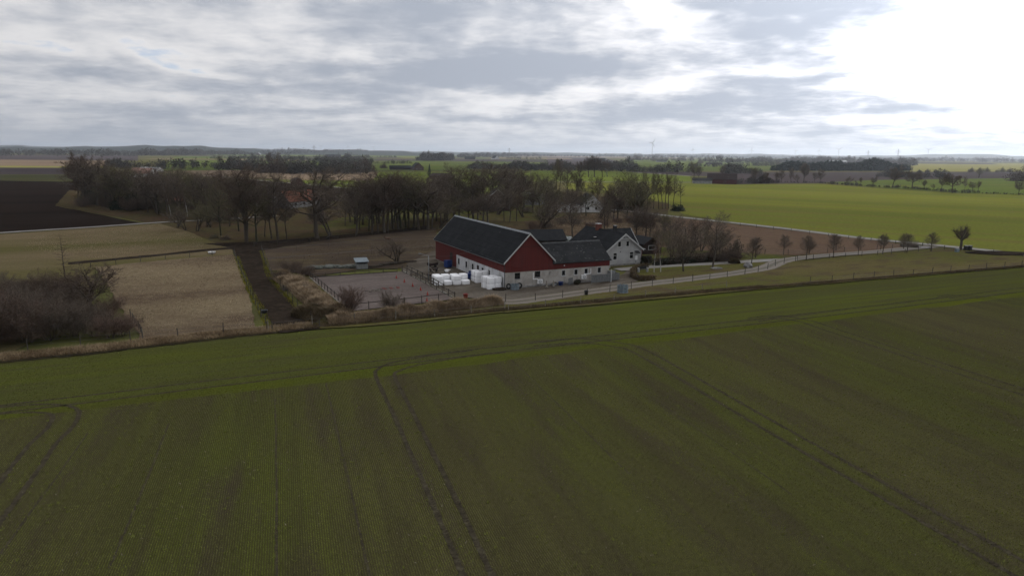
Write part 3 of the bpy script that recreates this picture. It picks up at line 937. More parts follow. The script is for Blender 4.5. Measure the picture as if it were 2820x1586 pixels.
def wheat(name, ang, mat, region, dens_far, label, far):
    d = np.array([math.cos(ang), math.sin(ang)])
    nrm = np.array([-d[1], d[0]])
    pts = []
    n_rows = 0
    for s in np.arange(-140, 140, 0.125):
        t = np.arange(-150, 150, 0.075)
        p = nrm * s + d * t[:, None]
        m = region(p)
        if not m.any():
            continue
        p = p[m]
        dist = p[:, 1]
        p = p[rng.random(len(p)) < np.clip((30 / dist) ** 1.3, dens_far, 1) * np.clip((far - dist) / 22, 0, 1)]
        p = p + nrm * rng.normal(0, 0.018, len(p))[:, None] + d * rng.normal(0, 0.03, len(p))[:, None]
        pts.append(p)
    p = np.concatenate(pts)
    # thin patches
    ph = np.sin(p[:, 0] * 0.9 + 2 * np.sin(p[:, 1] * 0.5)) * np.sin(p[:, 1] * 0.7 + 1.3 * np.sin(p[:, 0] * 0.4))
    p = p[rng.random(len(p)) < 0.80 + 0.2 * ph]
    p = p[off_tracks(p)]
    o = blades_mesh(name, p, 0.075, 0.030, 0.9, mat)
    tag(o, label, 'crop', kind='stuff')
    return len(p)


n_a = wheat('wheat_crop', ROW, 'wheat_blade', lambda p: visible_mask(p, 26, 78) & (p[:, 1] < poly_y(HEADIN, p[:, 0])), 0.30, 'young winter wheat standing in thin drilled rows in the near field', 78)
n_b = wheat('headland_wheat', HEAD, 'wheat_blade_headland', lambda p: visible_mask(p, 34, 84) & (p[:, 1] > poly_y(HEADIN, p[:, 0])) & (p[:, 1] < poly_y(EDGE, p[:, 0]) - 0.3), 0.20, 'greener young wheat on the headland beside the verge', 84)
print('wheat blades', n_a, n_b)
# pale straw bits and stones lying about in the field
p = np.stack([rng.uniform(-60, 60, 5000), rng.uniform(27, 75, 5000)], 1)
p = p[visible_mask(p, 27, 75) & (p[:, 1] < poly_y(HEADIN, p[:, 0]))][:900]
tag(blades_mesh('straw_litter', p, 0.05, 0.06, 2.5, 'straw_bit'), 'pale bits of straw and small stones lying between the wheat rows', 'straw', kind='stuff')

# stronger tufts and clods that break the even rows
c = np.stack([rng.uniform(-62, 62, 9000), rng.uniform(27, 80, 9000)], 1)
c = c[visible_mask(c, 27, 80) & (c[:, 1] < poly_y(EDGE, c[:, 0]) - .5)][:1700]
c = c[off_tracks(c)]
p = np.repeat(c, 7, axis=0) + rng.normal(0, .045, (len(c) * 7, 2))
tag(blades_mesh('weed_tufts', p, 0.095, 0.035, 1.0, 'weed_blade'), 'stronger green tufts scattered through the young wheat', 'crop', kind='stuff')
c = np.stack([rng.uniform(-62, 62, 26000), rng.uniform(27, 70, 26000)], 1)
c = c[visible_mask(c, 27, 70) & (c[:, 1] < poly_y(HEADIN, c[:, 0]))][:5000]
k = rng.uniform(.02, .05, len(c))
a = rng.uniform(0, 6.28, len(c))
off = np.stack([np.stack([np.cos(a + q) * k, np.sin(a + q) * k], 1) for q in (0, 2.1, 4.2)], 1)
v = np.zeros((len(c), 4, 3))
v[:, :3, :2] = c[:, None, :] + off
v[:, :3, 2] = .006
v[:, 3, :2] = c
v[:, 3, 2] = k * .9
i4 = np.arange(len(c))[:, None] * 4
tri = np.concatenate([i4 + [0, 1, 3], i4 + [1, 2, 3], i4 + [2, 0, 3]], 1).reshape(-1, 3)
tag(link_mesh('soil_clods', np_mesh('soil_clods', v.reshape(-1, 3), tri), M['soil_track']), 'small soil clods lying between the wheat rows', 'soil', kind='stuff')


def along(line, n, off_lo, off_hi):
    seg = np.linalg.norm(np.diff(line, axis=0), axis=1)
    s = np.concatenate([[0], np.cumsum(seg)])
    t = rng.uniform(0, s[-1], n)
    x, y = np.interp(t, s, line[:, 0]), np.interp(t, s, line[:, 1])
    nr = normals2(line)
    nx, ny = np.interp(t, s, nr[:, 0]), np.interp(t, s, nr[:, 1])
    o = rng.uniform(off_lo, off_hi, n)
    return np.stack([x + nx * o, y + ny * o], 1)


def in_poly(p, poly):
    poly = np.array(poly)
    c = np.zeros(len(p), bool)
    j = len(poly) - 1
    for i in range(len(poly)):
        a, b = poly[i], poly[j]
        cond = ((a[1] > p[:, 1]) != (b[1] > p[:, 1])) & (p[:, 0] < (b[0] - a[0]) * (p[:, 1] - a[1]) / (b[1] - a[1] + 1e-12) + a[0])
        c ^= cond
        j = i
    return c


def scatter_poly(pix, n, world_pts=False):
    w = np.array(pix if world_pts else [G(*q) for q in pix])
    lo, hi = w.min(0), w.max(0)
    out = np.zeros((0, 2))
    while len(out) < n:
        p = rng.uniform(lo, hi, (n * 2, 2))
        out = np.concatenate([out, p[in_poly(p, w)]])
    return out[:n]


# verge along the field edge: a raw earth lip, then dry grass
ev = EDGE[(EDGE[:, 0] > -75) & (EDGE[:, 0] < 130)]
xs = np.arange(-75, 130, 0.5)
evl = np.stack([xs, poly_y(EDGE, xs)], 1)
prof = [(-0.12, 0.0), (0.02, 0.07), (0.2, 0.13), (0.45, 0.07), (0.7, 0.0)]
nr = normals2(evl)
v = []
for k, (o, z) in enumerate(prof):
    jz = rng.uniform(0.3, 1.3, len(evl))
    jo = rng.normal(0, 0.09, len(evl))
    v.append(np.concatenate([evl + nr * (o + jo)[:, None], (z * jz + 0.02)[:, None]], 1))
v = np.stack(v, 1).reshape(-1, 3)
m = len(prof)
f = [(i * m + k + 1, i * m + k, (i + 1) * m + k, (i + 1) * m + k + 1) for i in range(len(evl) - 1) for k in range(m - 1)]
link_mesh('earth_bank', np_mesh('earth_bank', v, f, True), M['earth_bank'])['kind'] = 'structure'

lft = evl[evl[:, 0] < -22]
mid = evl[(evl[:, 0] > -24) & (evl[:, 0] < 40)]
rgt = evl[evl[:, 0] > 36]
tag(blades_mesh('dry_verge_grass', along(lft, 26000, 0.5, 3.2), 0.34, 0.05, 0.9, 'dry_blade'), 'straw coloured dry grass on the verge below the dark thicket', 'dry grass', kind='stuff')
tag(blades_mesh('brown_verge_grass', along(mid, 26000, 0.3, 2.0), 0.34, 0.05, 0.8, 'brown_blade'), 'brown withered grass on the field edge in front of the barn', 'dry grass', kind='stuff')
tag(blades_mesh('ditch_grass', along(rgt, 15000, 0.1, 0.9), 0.38, 0.05, 0.8, 'brown_blade'), 'dark ragged grass along the field edge at the right', 'dry grass', kind='stuff')
tag(blades_mesh('paddock_grass', scatter_poly([(265, 738), (640, 704), (655, 735), (684, 830), (700, 908), (400, 942), (350, 860), (310, 790)], 42000), 0.17, 0.08, 1.3, 'paddock_blade'), 'pale tussocky winter grass covering the fenced dry paddock', 'dry grass', kind='stuff')
tag(blades_mesh('meadow_grass', scatter_poly([(60, 690), (100, 650), (440, 620), (560, 660), (560, 684), (300, 716)], 16000), 0.18, 0.09, 1.2, 'paddock_blade'), 'faded grass on the open meadow below the pale lane', 'dry grass', kind='stuff')
p = scatter_poly([(1400, 845), (1700, 806), (2110, 748), (2160, 730), (2560, 690), (2820, 712), (2820, 735), (2080, 797), (1395, 862)], 26000)
tag(blades_mesh('roadside_grass', p[:14000], 0.16, 0.08, 1.0, 'brown_blade'), 'withered brownish grass between the farm drive and the wheat', 'grass', kind='stuff')
tag(blades_mesh('roadside_turf', p[14000:], 0.12, 0.08, 1.0, 'wheat_blade'), 'short green turf between the farm drive and the wheat', 'grass', kind='stuff')
# mossy yellow strips along the muddy lane
for lab, pts in (('mossy yellow grass strip along the left side of the muddy lane', [(652, 708), (672, 765), (700, 822), (716, 848), (738, 896), (752, 914)]),
                 ('mossy yellow grass strip along the right side of the muddy lane', [(720, 692), (731, 722), (742, 762), (790, 818), (828, 858), (868, 898)])):
    line = smooth_line([G(*q) for q in pts], 12)
    tag(blades_mesh('mossy_strip', along(line, 5200, -0.45, 0.45), 0.20, 0.07, 0.9, 'moss_blade'), lab, 'grass', kind='stuff')


# tall reed-like grass banks round the arena
def reed_bank(name, pts, width, n, h, label, mat='reed_blade', mound=0.7):
    line = smooth_line(pts, 10)
    o1 = along(line, n, -width / 2, width / 2)
    # a low mound below the grass
    d = np.full(len(o1), 1e9)
    for q in line:
        d = np.minimum(d, (o1[:, 0] - q[0]) ** 2 + (o1[:, 1] - q[1]) ** 2)
    z = np.maximum(0, mound * (1 - d / (width * 0.5) ** 2))
    nr2 = normals2(line)
    v, f = [], []
    m = 7
    for i in range(len(line)):
        for k in range(m):
            t = k / (m - 1) * 2 - 1
            zz = mound * (1 - t * t) * random.uniform(.55, 1.15)
            v.append((*(line[i] + nr2[i] * t * width / 2 * random.uniform(.92, 1.08)), zz if 0 < i < len(line) - 1 else 0.0))
    f = [(i * m + k + 1, i * m + k, (i + 1) * m + k, (i + 1) * m + k + 1) for i in range(len(line) - 1) for k in range(m - 1)]
    link_mesh(name + '_mound', np_mesh(name, np.array(v), f, True), M['straw_bank' if mat == 'reed_blade' else 'rough_grass'])['kind'] = 'structure'
    b = np.concatenate([o1, z[:, None]], 1)
    hv = .6 + .7 * (.5 + .5 * np.sin(o1[:, 0] * 1.7 + 1.3 * np.sin(o1[:, 1] * 1.1))) * (.5 + .5 * np.sin(o1[:, 1] * 2.3 + o1[:, 0] * .6))
    tag(blades_mesh(name, b, h * hv, 0.075, 0.75, mat), label, 'dry grass', kind='stuff')


reed_bank('reed_bank', [G(905, 892), G(1000, 884), G(1130, 868), G(1260, 852), G(1375, 838)], 2.4, 26000, 0.75, 'tall tawny dry grass bank in front of the riding arena', mound=0.6)
reed_bank('reed_bank', [G(782, 770), G(820, 795), G(870, 835), G(915, 866), G(950, 876)], 3.4, 26000, 0.8, 'tall tawny dry grass bank left of the riding arena', mound=0.8)
reed_bank('reed_bank', [G(835, 866), G(870, 876), G(905, 886)], 3.6, 8000, 0.7, 'brown grass hump at the corner between lane and arena', 'brown_blade', 0.9)


# ------------------------------------------------------------------ trees
def seg_tubes(segs, sides):
    """tapered tubes for arrays of segments (p0, p1, r0, r1)"""
    p0, p1 = segs[:, 0:3], segs[:, 3:6]
    r0, r1 = segs[:, 6], segs[:, 7]
    d = p1 - p0
    d /= np.linalg.norm(d, axis=1)[:, None] + 1e-9
    ref = np.where(np.abs(d[:, 2:3]) < 0.9, np.array([[0, 0, 1.0]]), np.array([[1.0, 0, 0]]))
    a = np.cross(d, ref)
    a /= np.linalg.norm(a, axis=1)[:, None] + 1e-9
    b = np.cross(d, a)
    t = np.arange(sides) * 2 * math.pi / sides
    ring = a[:, None, :] * np.cos(t)[None, :, None] + b[:, None, :] * np.sin(t)[None, :, None]
    v = np.concatenate([p0[:, None] + ring * r0[:, None, None], p1[:, None] + ring * r1[:, None, None]], 1)
    n = len(segs)
    base = np.arange(n)[:, None] * (2 * sides)
    f = []
    for i in range(sides):
        j = (i + 1) % sides
        f.append(np.concatenate([base + i, base + j, base + sides + j, base + sides + i], 1))
    return v.reshape(-1, 3), np.concatenate(f, 0)


def seg_ribbons(segs, wmul=1.0):
    p0, p1 = segs[:, 0:3], segs[:, 3:6]
    d = p1 - p0
    rv = rng.normal(size=d.shape)
    a = np.cross(d, rv)
    a /= np.linalg.norm(a, axis=1)[:, None] + 1e-9
    v = np.stack([p0 - a * segs[:, 6:7] * wmul, p0 + a * segs[:, 6:7] * wmul, p1 + a * segs[:, 7:8] * wmul, p1 - a * segs[:, 7:8] * wmul], 1)
    return v.reshape(-1, 3), np.arange(len(segs) * 4).reshape(-1, 4)


def rot_dir(d, ang, az):
    """tilt unit vector d by ang, around azimuth az"""
    d = Vector(d)
    a = d.orthogonal().normalized()
    b = d.cross(a)
    s = a * math.cos(az) + b * math.sin(az)
    return (d * math.cos(ang) + s * math.sin(ang)).normalized()


class Tree:
    def __init__(self, seed):
        self.r = random.Random(seed)
        self.levels = [[] for _ in range(6)]

    def branch(self, p, d, L, rad, lv, spec):
        r = self.r
        sp = spec[lv]
        n = sp['n']
        pts = [Vector(p)]
        dirs = [Vector(d)]
        rads = [rad]
        dd = Vector(d)
        for i in range(n):
            j = sp['wob']
            dd = (dd + Vector((r.gauss(0, j), r.gauss(0, j), r.gauss(0, j) + sp['up']))).normalized()
            pts.append(pts[-1] + dd * (L / n))
            dirs.append(dd.copy())
            rads.append(rad * (1 - (i + 1) / n * sp.get('tap', .75)))
            self.levels[lv].append((*pts[-2], *pts[-1], rads[-2], rads[-1]))
        if lv + 1 < len(spec):
            nx = spec[lv + 1]
            k = max(1, int(round(nx['count'] * r.uniform(.8, 1.2))))
            az0 = r.uniform(0, 6.28)
            for c in range(k):
                t = nx['from'] + (1 - nx['from']) * ((c + r.random()) / k) ** nx.get('pow', 1.0)
                x = t * n
                i = min(int(x), n - 1)
                q = pts[i].lerp(pts[i + 1], x - i)
                an = R(nx['ang'] * r.uniform(.7, 1.3))
                dn = rot_dir(dirs[i + 1], an, az0 + c * 2.4 + r.uniform(-.5, .5))
                ln = L * nx['len'] * (1 - nx.get('taper', .45) * t) * r.uniform(.75, 1.2)
                rr = max(0.0085, min(rads[i] * .75, rad * nx['rad']))
                self.branch(q, dn, ln, rr, lv + 1, spec)

    def meshes(self, name, trunk_levels, twig_w=1.0):
        """trunk mesh (thick levels) and crown mesh (the rest), height scaled to 1"""
        lv = [np.array(l) if l else np.zeros((0, 8)) for l in self.levels]
        allv = np.concatenate([l for l in lv if len(l)])
        zt = allv[:, 5].max()
        s = 1.0 / zt
        nlev = max(i for i, l in enumerate(lv) if len(l))
        tv, tf, cv, cf = [], [], [], []
        nt = nc = 0
        for i, l in enumerate(lv):
            if not len(l):
                continue
            l = l * s
            if i == nlev or (i == nlev - 1 and nlev >= 4):
                v, f = seg_ribbons(l, twig_w)
            else:
                v, f = seg_tubes(l, (7, 5, 3, 3, 3)[i])
            if i < trunk_levels:
                tv.append(v)
                tf.append(f + nt)
                nt += len(v)
            else:
                cv.append(v)
                cf.append(f + nc)
                nc += len(v)
        tm = np_mesh(name + '_trunk', np.concatenate(tv), np.concatenate(tf), True)
        cm = np_mesh(name + '_crown', np.concatenate(cv), np.concatenate(cf))
        return tm, cm


def T(count=0, frm=.3, ang=45, ln=.6, rad=.5, n=4, wob=.12, up=.05, tap=.75, pw=1.0, taper=.45):
    return {'count': count, 'from': frm, 'ang': ang, 'len': ln, 'rad': rad, 'n': n, 'wob': wob, 'up': up, 'tap': tap, 'pow': pw, 'taper': taper}


PROTO = {}


def proto(kind, seed, H, r0, spec, trunk_levels, bark, twig, twig_w=1.0, stems=1, splay=0.0, base_r=0.0, stem_len=1.0):
    t = Tree(seed)
    for s in range(stems):
        az = t.r.uniform(0, 6.28)
        d = rot_dir((0, 0, 1), R(splay) * t.r.uniform(.5, 1.2) if stems > 1 else 0.02, az)
        q = (math.cos(az) * base_r * t.r.random(), math.sin(az) * base_r * t.r.random(), 0)
        t.branch(q, d, H * stem_len * t.r.uniform(.85, 1.1), r0 * (t.r.uniform(.7, 1.1) if stems > 1 else 1), 0, spec)
    PROTO.setdefault(kind, []).append((*t.meshes(kind, trunk_levels, twig_w), M[bark], twig))


OAK = [T(n=5, wob=.05, up=.05, tap=.5), T(13, .40, 54, .90, .50, 6, .15, .08), T(9, .18, 46, .55, .45, 4, .18, .06), T(9, .12, 42, .50, .5, 3, .2, .06), T(9, .1, 40, .62, .6, 2, .2, .04)]
ASH = [T(n=7, wob=.05, up=.04, tap=.8), T(15, .28, 46, .56, .42, 5, .13, .11), T(9, .18, 44, .52, .45, 4, .16, .08), T(8, .15, 42, .52, .5, 3, .18, .06), T(9, .1, 40, .65, .6, 2, .2, .04)]
TALL = [T(n=8, wob=.04, up=.05, tap=.85), T(22, .36, 44, .30, .36, 4, .13, .12), T(10, .15, 44, .52, .5, 3, .18, .06), T(14, .1, 42, .6, .6, 2, .2, .05)]
AVEN = [T(n=4, wob=.03, up=.05, tap=.6), T(19, .28, 52, .62, .40, 4, .12, .09, pw=1.0, taper=.72), T(13, .12, 46, .58, .45, 3, .16, .07), T(15, .08, 40, .62, .55, 2, .18, .06)]
VASE = [T(n=5, wob=.10, up=.02, tap=.85), T(10, .15, 26, .55, .5, 4, .13, .05), T(10, .1, 26, .55, .5, 3, .16, .05), T(7, .1, 26, .6, .6, 2, .16, .04)]
THICK = [T(n=4, wob=.14, up=.02, tap=.85), T(10, .12, 42, .60, .5, 3, .16, .05), T(10, .08, 42, .58, .5, 3, .2, .04), T(8, .06, 42, .62, .6, 2, .2, .02)]
BIRCH = [T(n=8, wob=.04, up=.04, tap=.9), T(22, .28, 38, .30, .35, 4, .14, .04), T(8, .15, 40, .5, .5, 3, .2, -.05), T(7, .1, 36, .6, .7, 2, .2, -.10)]
LARCH = [T(n=8, wob=.03, up=.03, tap=.93), T(34, .22, 84, .30, .3, 4, .08, .02, taper=.75), T(7, .15, 55, .30, .5, 2, .2, .0)]
for sd in (11, 12, 13):
    proto('oak', sd, 10, .30, OAK, 2, 'bark', ('twig_brown', 'twig_olive', 'twig_brown')[sd - 11], 1.3)
for sd in (21, 22, 23, 24):
    proto('ash', sd, 14, .27, ASH, 2, ('bark', 'bark_green', 'bark', 'bark')[sd - 21], ('twig_brown', 'twig_olive', 'twig_dark', 'twig_brown')[sd - 21], 1.3)
for sd in (31, 32, 33):
    proto('tall', sd, 14, .20, TALL, 1, 'bark', ('twig_brown', 'twig_olive', 'twig_dark')[sd - 31], 1.3)
for sd in (41, 42, 43):
    proto('avenue', sd, 4.6, .10, AVEN, 1, 'bark', 'twig_brown', .7)
for sd in (25, 26, 27):
    proto('far_ash', sd, 14, .30, ASH, 2, 'bark', 'twig_brown', 2.6)
for sd in (15, 16):
    proto('far_oak', sd, 10, .32, OAK, 2, 'bark', 'twig_brown', 2.2)
for sd in (51, 52):
    proto('vase', sd, 3.6, .05, VASE, 1, 'bark', ('twig_red', 'twig_brown')[sd - 51], .8, stems=13, splay=24, base_r=.25)
for sd in (61, 62, 63):
    proto('thicket', sd, 4.0, .045, THICK, 1, 'bark', ('twig_dark', 'twig_red', 'twig_dark')[sd - 61], 1.0, stems=15, splay=40, base_r=0.8)
for sd in (71, 72):
    proto('birch', sd, 10, .12, BIRCH, 1, 'bark_birch', 'twig_red', .8)
proto('larch', 81, 8, .12, LARCH, 1, 'bark', 'twig_dark', 1.0)
for sd in (91, 92):
    proto('multistem', sd, 6, .12, [T(n=5, wob=.12, up=.06, tap=.7), T(8, .3, 40, .55, .5, 4, .15, .08), T(8, .15, 40, .5, .5, 3, .18, .05), T(8, .1, 38, .55, .6, 2, .2, .04)], 1, 'bark', ('twig_olive', 'twig_brown')[sd - 91], 1.0, stems=4, splay=24, base_r=.3)


def conifer_proto(seed, wid=.22, layers=26):
    r = random.Random(seed)
    n = 7000
    g = np.random.default_rng(seed)
    t = g.random(n) ** 1.25
    z = 0.06 + 0.94 * t
    lay = 0.55 + 0.45 * np.abs(np.sin(z * layers))
    rad = wid * (1 - t) ** .85 * lay * np.sqrt(g.random(n)) * (1 + .25 * np.sin(g.integers(0, 9, n) * 1.7)) + .012
    a = g.uniform(0, 6.283, n)
    c = np.stack([np.cos(a) * rad, np.sin(a) * rad, z - rad * .35], 1)
    out = np.stack([np.cos(a), np.sin(a), np.full(n, -.35)], 1) * g.uniform(.02, .05, n)[:, None]
    side = np.stack([-np.sin(a), np.cos(a), g.normal(0, .4, n)], 1) * g.uniform(.006, .014, n)[:, None]
    v = np.stack([c - side, c + side, c + out], 1).reshape(-1, 3)
    cm = np_mesh('conifer_crown', v, np.arange(n * 3).reshape(-1, 3))
    mb = MB()
    mb.tube((0, 0, 0), (0, 0, .97), .018, .003, 6)
    tm = bpy.data.meshes.new('conifer_trunk')
    tm.from_pydata(mb.v, [], mb.f)
    PROTO.setdefault('conifer', []).append((tm, cm, M['bark'], 'needles'))


conifer_proto(5)
conifer_proto(6, .30, 20)


def bush_proto(kind, seed, mat, n=5200, rag=.35):
    g = np.random.default_rng(seed)
    d = g.normal(size=(n, 3))
    d[:, 2] = np.abs(d[:, 2])
    d /= np.linalg.norm(d, axis=1)[:, None]
    lump = 1 + rag * np.sin(d[:, 0] * 4 + seed) * np.sin(d[:, 1] * 5 + 2 * seed) + .5 * rag * np.sin(d[:, 2] * 9 + d[:, 0] * 7)
    rr = lump * g.random(n) ** .33
    c = d * rr[:, None] * [.62, .62, .85]
    nn = g.normal(size=(n, 3))
    aa = np.cross(nn, d)
    aa /= np.linalg.norm(aa, axis=1)[:, None]
    bb = np.cross(aa, nn)
    bb /= np.linalg.norm(bb, axis=1)[:, None]
    s = g.uniform(.02, .055, n)[:, None]
    v = np.stack([c - aa * s * .5, c + aa * s * .5, c + bb * s * 1.4], 1)
    v[:, :, 2] = np.maximum(v[:, :, 2], 0.0)
    cm = np_mesh(kind + '_crown', v.reshape(-1, 3), np.arange(n * 3).reshape(-1, 3))
    mb = MB()
    for k in range(5):
        a = k * 1.26
        mb.tube((0, 0, 0), (.3 * math.cos(a), .3 * math.sin(a), .55), .03, .01, 5)
    tm = bpy.data.meshes.new(kind + '_trunk')
    tm.from_pydata(mb.v, [], mb.f)
    PROTO.setdefault(kind, []).append((tm, cm, M['bark'], mat))


bush_proto('evergreen', 3, 'needles')
bush_proto('evergreen', 4, 'needles', rag=.5)
bush_proto('shrub', 5, 'twig_brown')
bush_proto('shrub', 6, 'twig_olive', rag=.5)


def pollard_proto():
    t = Tree(99)
    limb = [T(n=6, wob=.10, up=.10, tap=.5), T(22, .30, 46, .42, .24, 3, .12, .14, tap=.7, taper=.25), T(6, .1, 32, .6, .7, 2, .15, .05)]
    spec = [T(n=4, wob=.02, up=.05, tap=.30)] + limb
    t.branch((0, 0, 0), Vector((0, 0, 1)), 2.7, .27, 0, spec[:1])
    for k in range(15):
        tilt = (66, 46, 24)[k // 5]
        d = rot_dir((0, 0, 1), R(tilt + t.r.uniform(-7, 7)), k * 1.257 + (k // 5) * .6)
        t.branch((0, 0, 2.1 + .25 * (k // 5)), d, (1.9, 2.2, 2.3)[k // 5] * t.r.uniform(.85, 1.1), .10, 1, spec)
    PROTO['pollard'] = [(*t.meshes('pollard', 2, .8), M['bark'], 'twig_dark')]


pollard_proto()

TWIGS = {}
TREES = []
KIND_NAME = {'far_ash': 'bare_tree', 'far_oak': 'bare_tree', 'oak': 'bare_tree', 'ash': 'bare_tree', 'tall': 'tall_bare_tree', 'avenue': 'avenue_tree', 'vase': 'willow_bush', 'thicket': 'thicket_bush', 'birch': 'birch_tree', 'larch': 'larch_tree',
             'multistem': 'multi_stemmed_tree', 'conifer': 'conifer_tree', 'evergreen': 'evergreen_shrub', 'shrub': 'bare_shrub', 'pollard': 'pollarded_tree'}


def plant(kind, pos, h, label=None, group=None, wide=1.0, var=None, rz=None, twig=None):
    if kind in ('ash', 'oak') and math.hypot(pos[0], pos[1]) > 340:
        kind = 'far_' + kind
    vs = PROTO[kind]
    tm, cm, bark, tw = vs[(var if var is not None else random.randrange(len(vs))) % len(vs)]
    root = empty(KIND_NAME[kind], (pos[0], pos[1], 0), random.uniform(0, 6.28) if rz is None else rz)
    if kind in ('ash', 'oak', 'tall', 'multistem', 'far_ash', 'far_oak'):
        h, wide = h * 1.12, wide * 1.12
    root.scale = (h * wide, h * wide, h)
    cat = 'bush' if kind in ('vase', 'thicket', 'evergreen', 'shrub') else 'tree'
    tag(root, label, cat, group)
    for nm, me, mt in (('trunk' if cat == 'tree' else 'stems', tm, bark), ('crown', cm, M[twig or tw])):
        if not me.materials:
            me.materials.append(mt)
        o = bpy.data.objects.new(nm, me)
        COL.objects.link(o)
        o.parent = root
        if me.materials[0] is not mt:
            o.material_slots[0].link = 'OBJECT'
            o.material_slots[0].material = mt
    TREES.append(root)
    return root


def plant_px(kind, bx, by, ty, label, group=None, wide=1.0, **kw):
    b = G(bx, by)
    return plant(kind, b, height_at(ty, bx, b), label, group, wide, **kw)


def c3(x, y):
    return 600 + x / 3.68, 380 + y / 3.68


def c4(x, y):
    return 1300 + x / 3.68, 380 + y / 3.68


def c5(x, y):
    return 2000 + x / 3.1415, 380 + y / 3.1415


def c2(x, y):
    return x / 3.68, 380 + y / 3.68


def row_of(spots, conv, text, group, widen=1.0, **kw):
    """plant a row; labels count from the left so that each one can be found"""
    spots = sorted(spots, key=lambda s: s[1])
    for i, s in enumerate(spots):
        kind, bx, by, ty = s[:4]
        (x, y), (_, t) = conv(bx, by), conv(bx, ty)
        plant_px(kind, x, y, t, text.format(ORD[i]), group, wide=(s[4] if len(s) > 4 else 1.0) * widen, **kw)


# the belt of tall trees behind the paddock and the barn
belt = [('ash', 290, 1060, 330, 1.1), ('ash', 395, 1060, 480), ('tall', 475, 1005, 620), ('tall', 545, 1025, 560), ('ash', 610, 1045, 370, 1.0), ('tall', 700, 1030, 600), ('oak', 1005, 1025, 320, 1.1),
        ('multistem', 1130, 1000, 600, 1.2), ('ash', 975, 965, 690), ('ash', 1290, 895, 600), ('ash', 1402, 985, 560, 1.2), ('tall', 1440, 935, 600), ('ash', 1530, 945, 560), ('ash', 1565, 965, 480, 1.1), ('ash', 1627, 965, 470),
        ('ash', 1688, 965, 370, 1.2), ('tall', 1718, 950, 420), ('ash', 1775, 925, 390, 1.2), ('ash', 1827, 925, 380), ('ash', 1855, 920, 380, 1.1), ('ash', 1905, 915, 390), ('tall', 1932, 912, 400),
        ('ash', 1990, 915, 410, 1.1), ('oak', 2038, 935, 430, 1.0), ('ash', 2085, 895, 420), ('oak', 2132, 935, 430, 1.1), ('ash', 2172, 922, 520), ('multistem', 2252, 915, 560, 1.1), ('ash', 2385, 865, 310, 1.1), ('tall', 2440, 850, 330)]
row_of(belt, c3, 'bare tree in the belt behind the horse paddock, {} from the left', 'belt of bare trees behind the paddock', widen=1.2)
for i in range(22):
    x = 1330 + 50 * i + random.uniform(-20, 20)
    b = G(*c3(x, 860 + random.uniform(-40, 30)))
    plant('ash', b, random.uniform(9.5, 13.5), 'bare tree filling the back of the belt west of the barn, {} from the left'.format(ORD[i]), 'back of the tree belt', 1.25)
# trees between the barn and the houses
mid_trees = [('ash', 12, 842, 330, 1.1), ('ash', 57, 842, 350), ('tall', 115, 845, 420), ('ash', 325, 852, 530, 1.1), ('ash', 382, 855, 560, 1.1), ('tall', 450, 848, 480), ('oak', 205, 700, 290, 1.4),
             ('multistem', 690, 935, 600, 1.7), ('multistem', 742, 935, 660, 1.3), ('ash', 1018, 1005, 630, 1.2), ('ash', 1345, 932, 640, 1.2), ('tall', 1370, 930, 650), ('oak', 1662, 1000, 690, 1.1), ('oak', 1760, 1010, 740, 1.2)]
row_of(mid_trees, c4, 'bare tree between the barn and the houses behind it, {} from the left', 'bare trees behind the barn')
pole_trees = [('tall', 858, 560, 240), ('tall', 885, 560, 270), ('ash', 960, 610, 330), ('ash', 1060, 620, 340), ('ash', 1110, 620, 400), ('ash', 700, 640, 380, 1.2), ('ash', 560, 640, 360, 1.2), ('ash', 1265, 700, 400, 1.1), ('ash', 1400, 700, 480, 1.1), ('oak', 340, 620, 300, 1.1), ('oak', 440, 650, 320)]
row_of(pole_trees, c4, 'tall bare garden tree around the houses beyond the barn, {} from the left', 'garden trees beyond the barn')
# the stand at the edge of the bright field
stand = [('ash', 1580, 700, 350), ('tall', 1720, 710, 370), ('ash', 1780, 720, 390), ('tall', 1840, 722, 375, .8), ('tall', 1892, 722, 385, .8), ('tall', 1930, 722, 380, .8), ('tall', 1958, 720, 380, .8), ('tall', 1992, 718, 400, .8), ('tall', 2036, 695, 385, .9), ('tall', 2112, 690, 450, 1.0)]
row_of(stand, c4, 'slender tree in the stand beside the bright field, {} from the left', 'stand of slender trees')
for i, (x, y, t, w) in enumerate(((1590, 735, 520, 1.3), (1682, 742, 455, 1.2), (1500, 730, 600, 1.5))):
    (px, py), (_, ty) = c4(x, y), c4(x, t)
    plant_px('conifer', px, py, ty, ['dark spruce left of the tall spruce beside the bright field', 'tallest dark spruce in the stand beside the bright field', 'broad low spruce at the left end of the stand by the bright field'][i], wide=w)
px, py = c4(2085, 742)
plant_px('evergreen', px, py, 380 + 665 / 3.68, 'dark rounded evergreen at the right foot of the tree stand', wide=1.5)

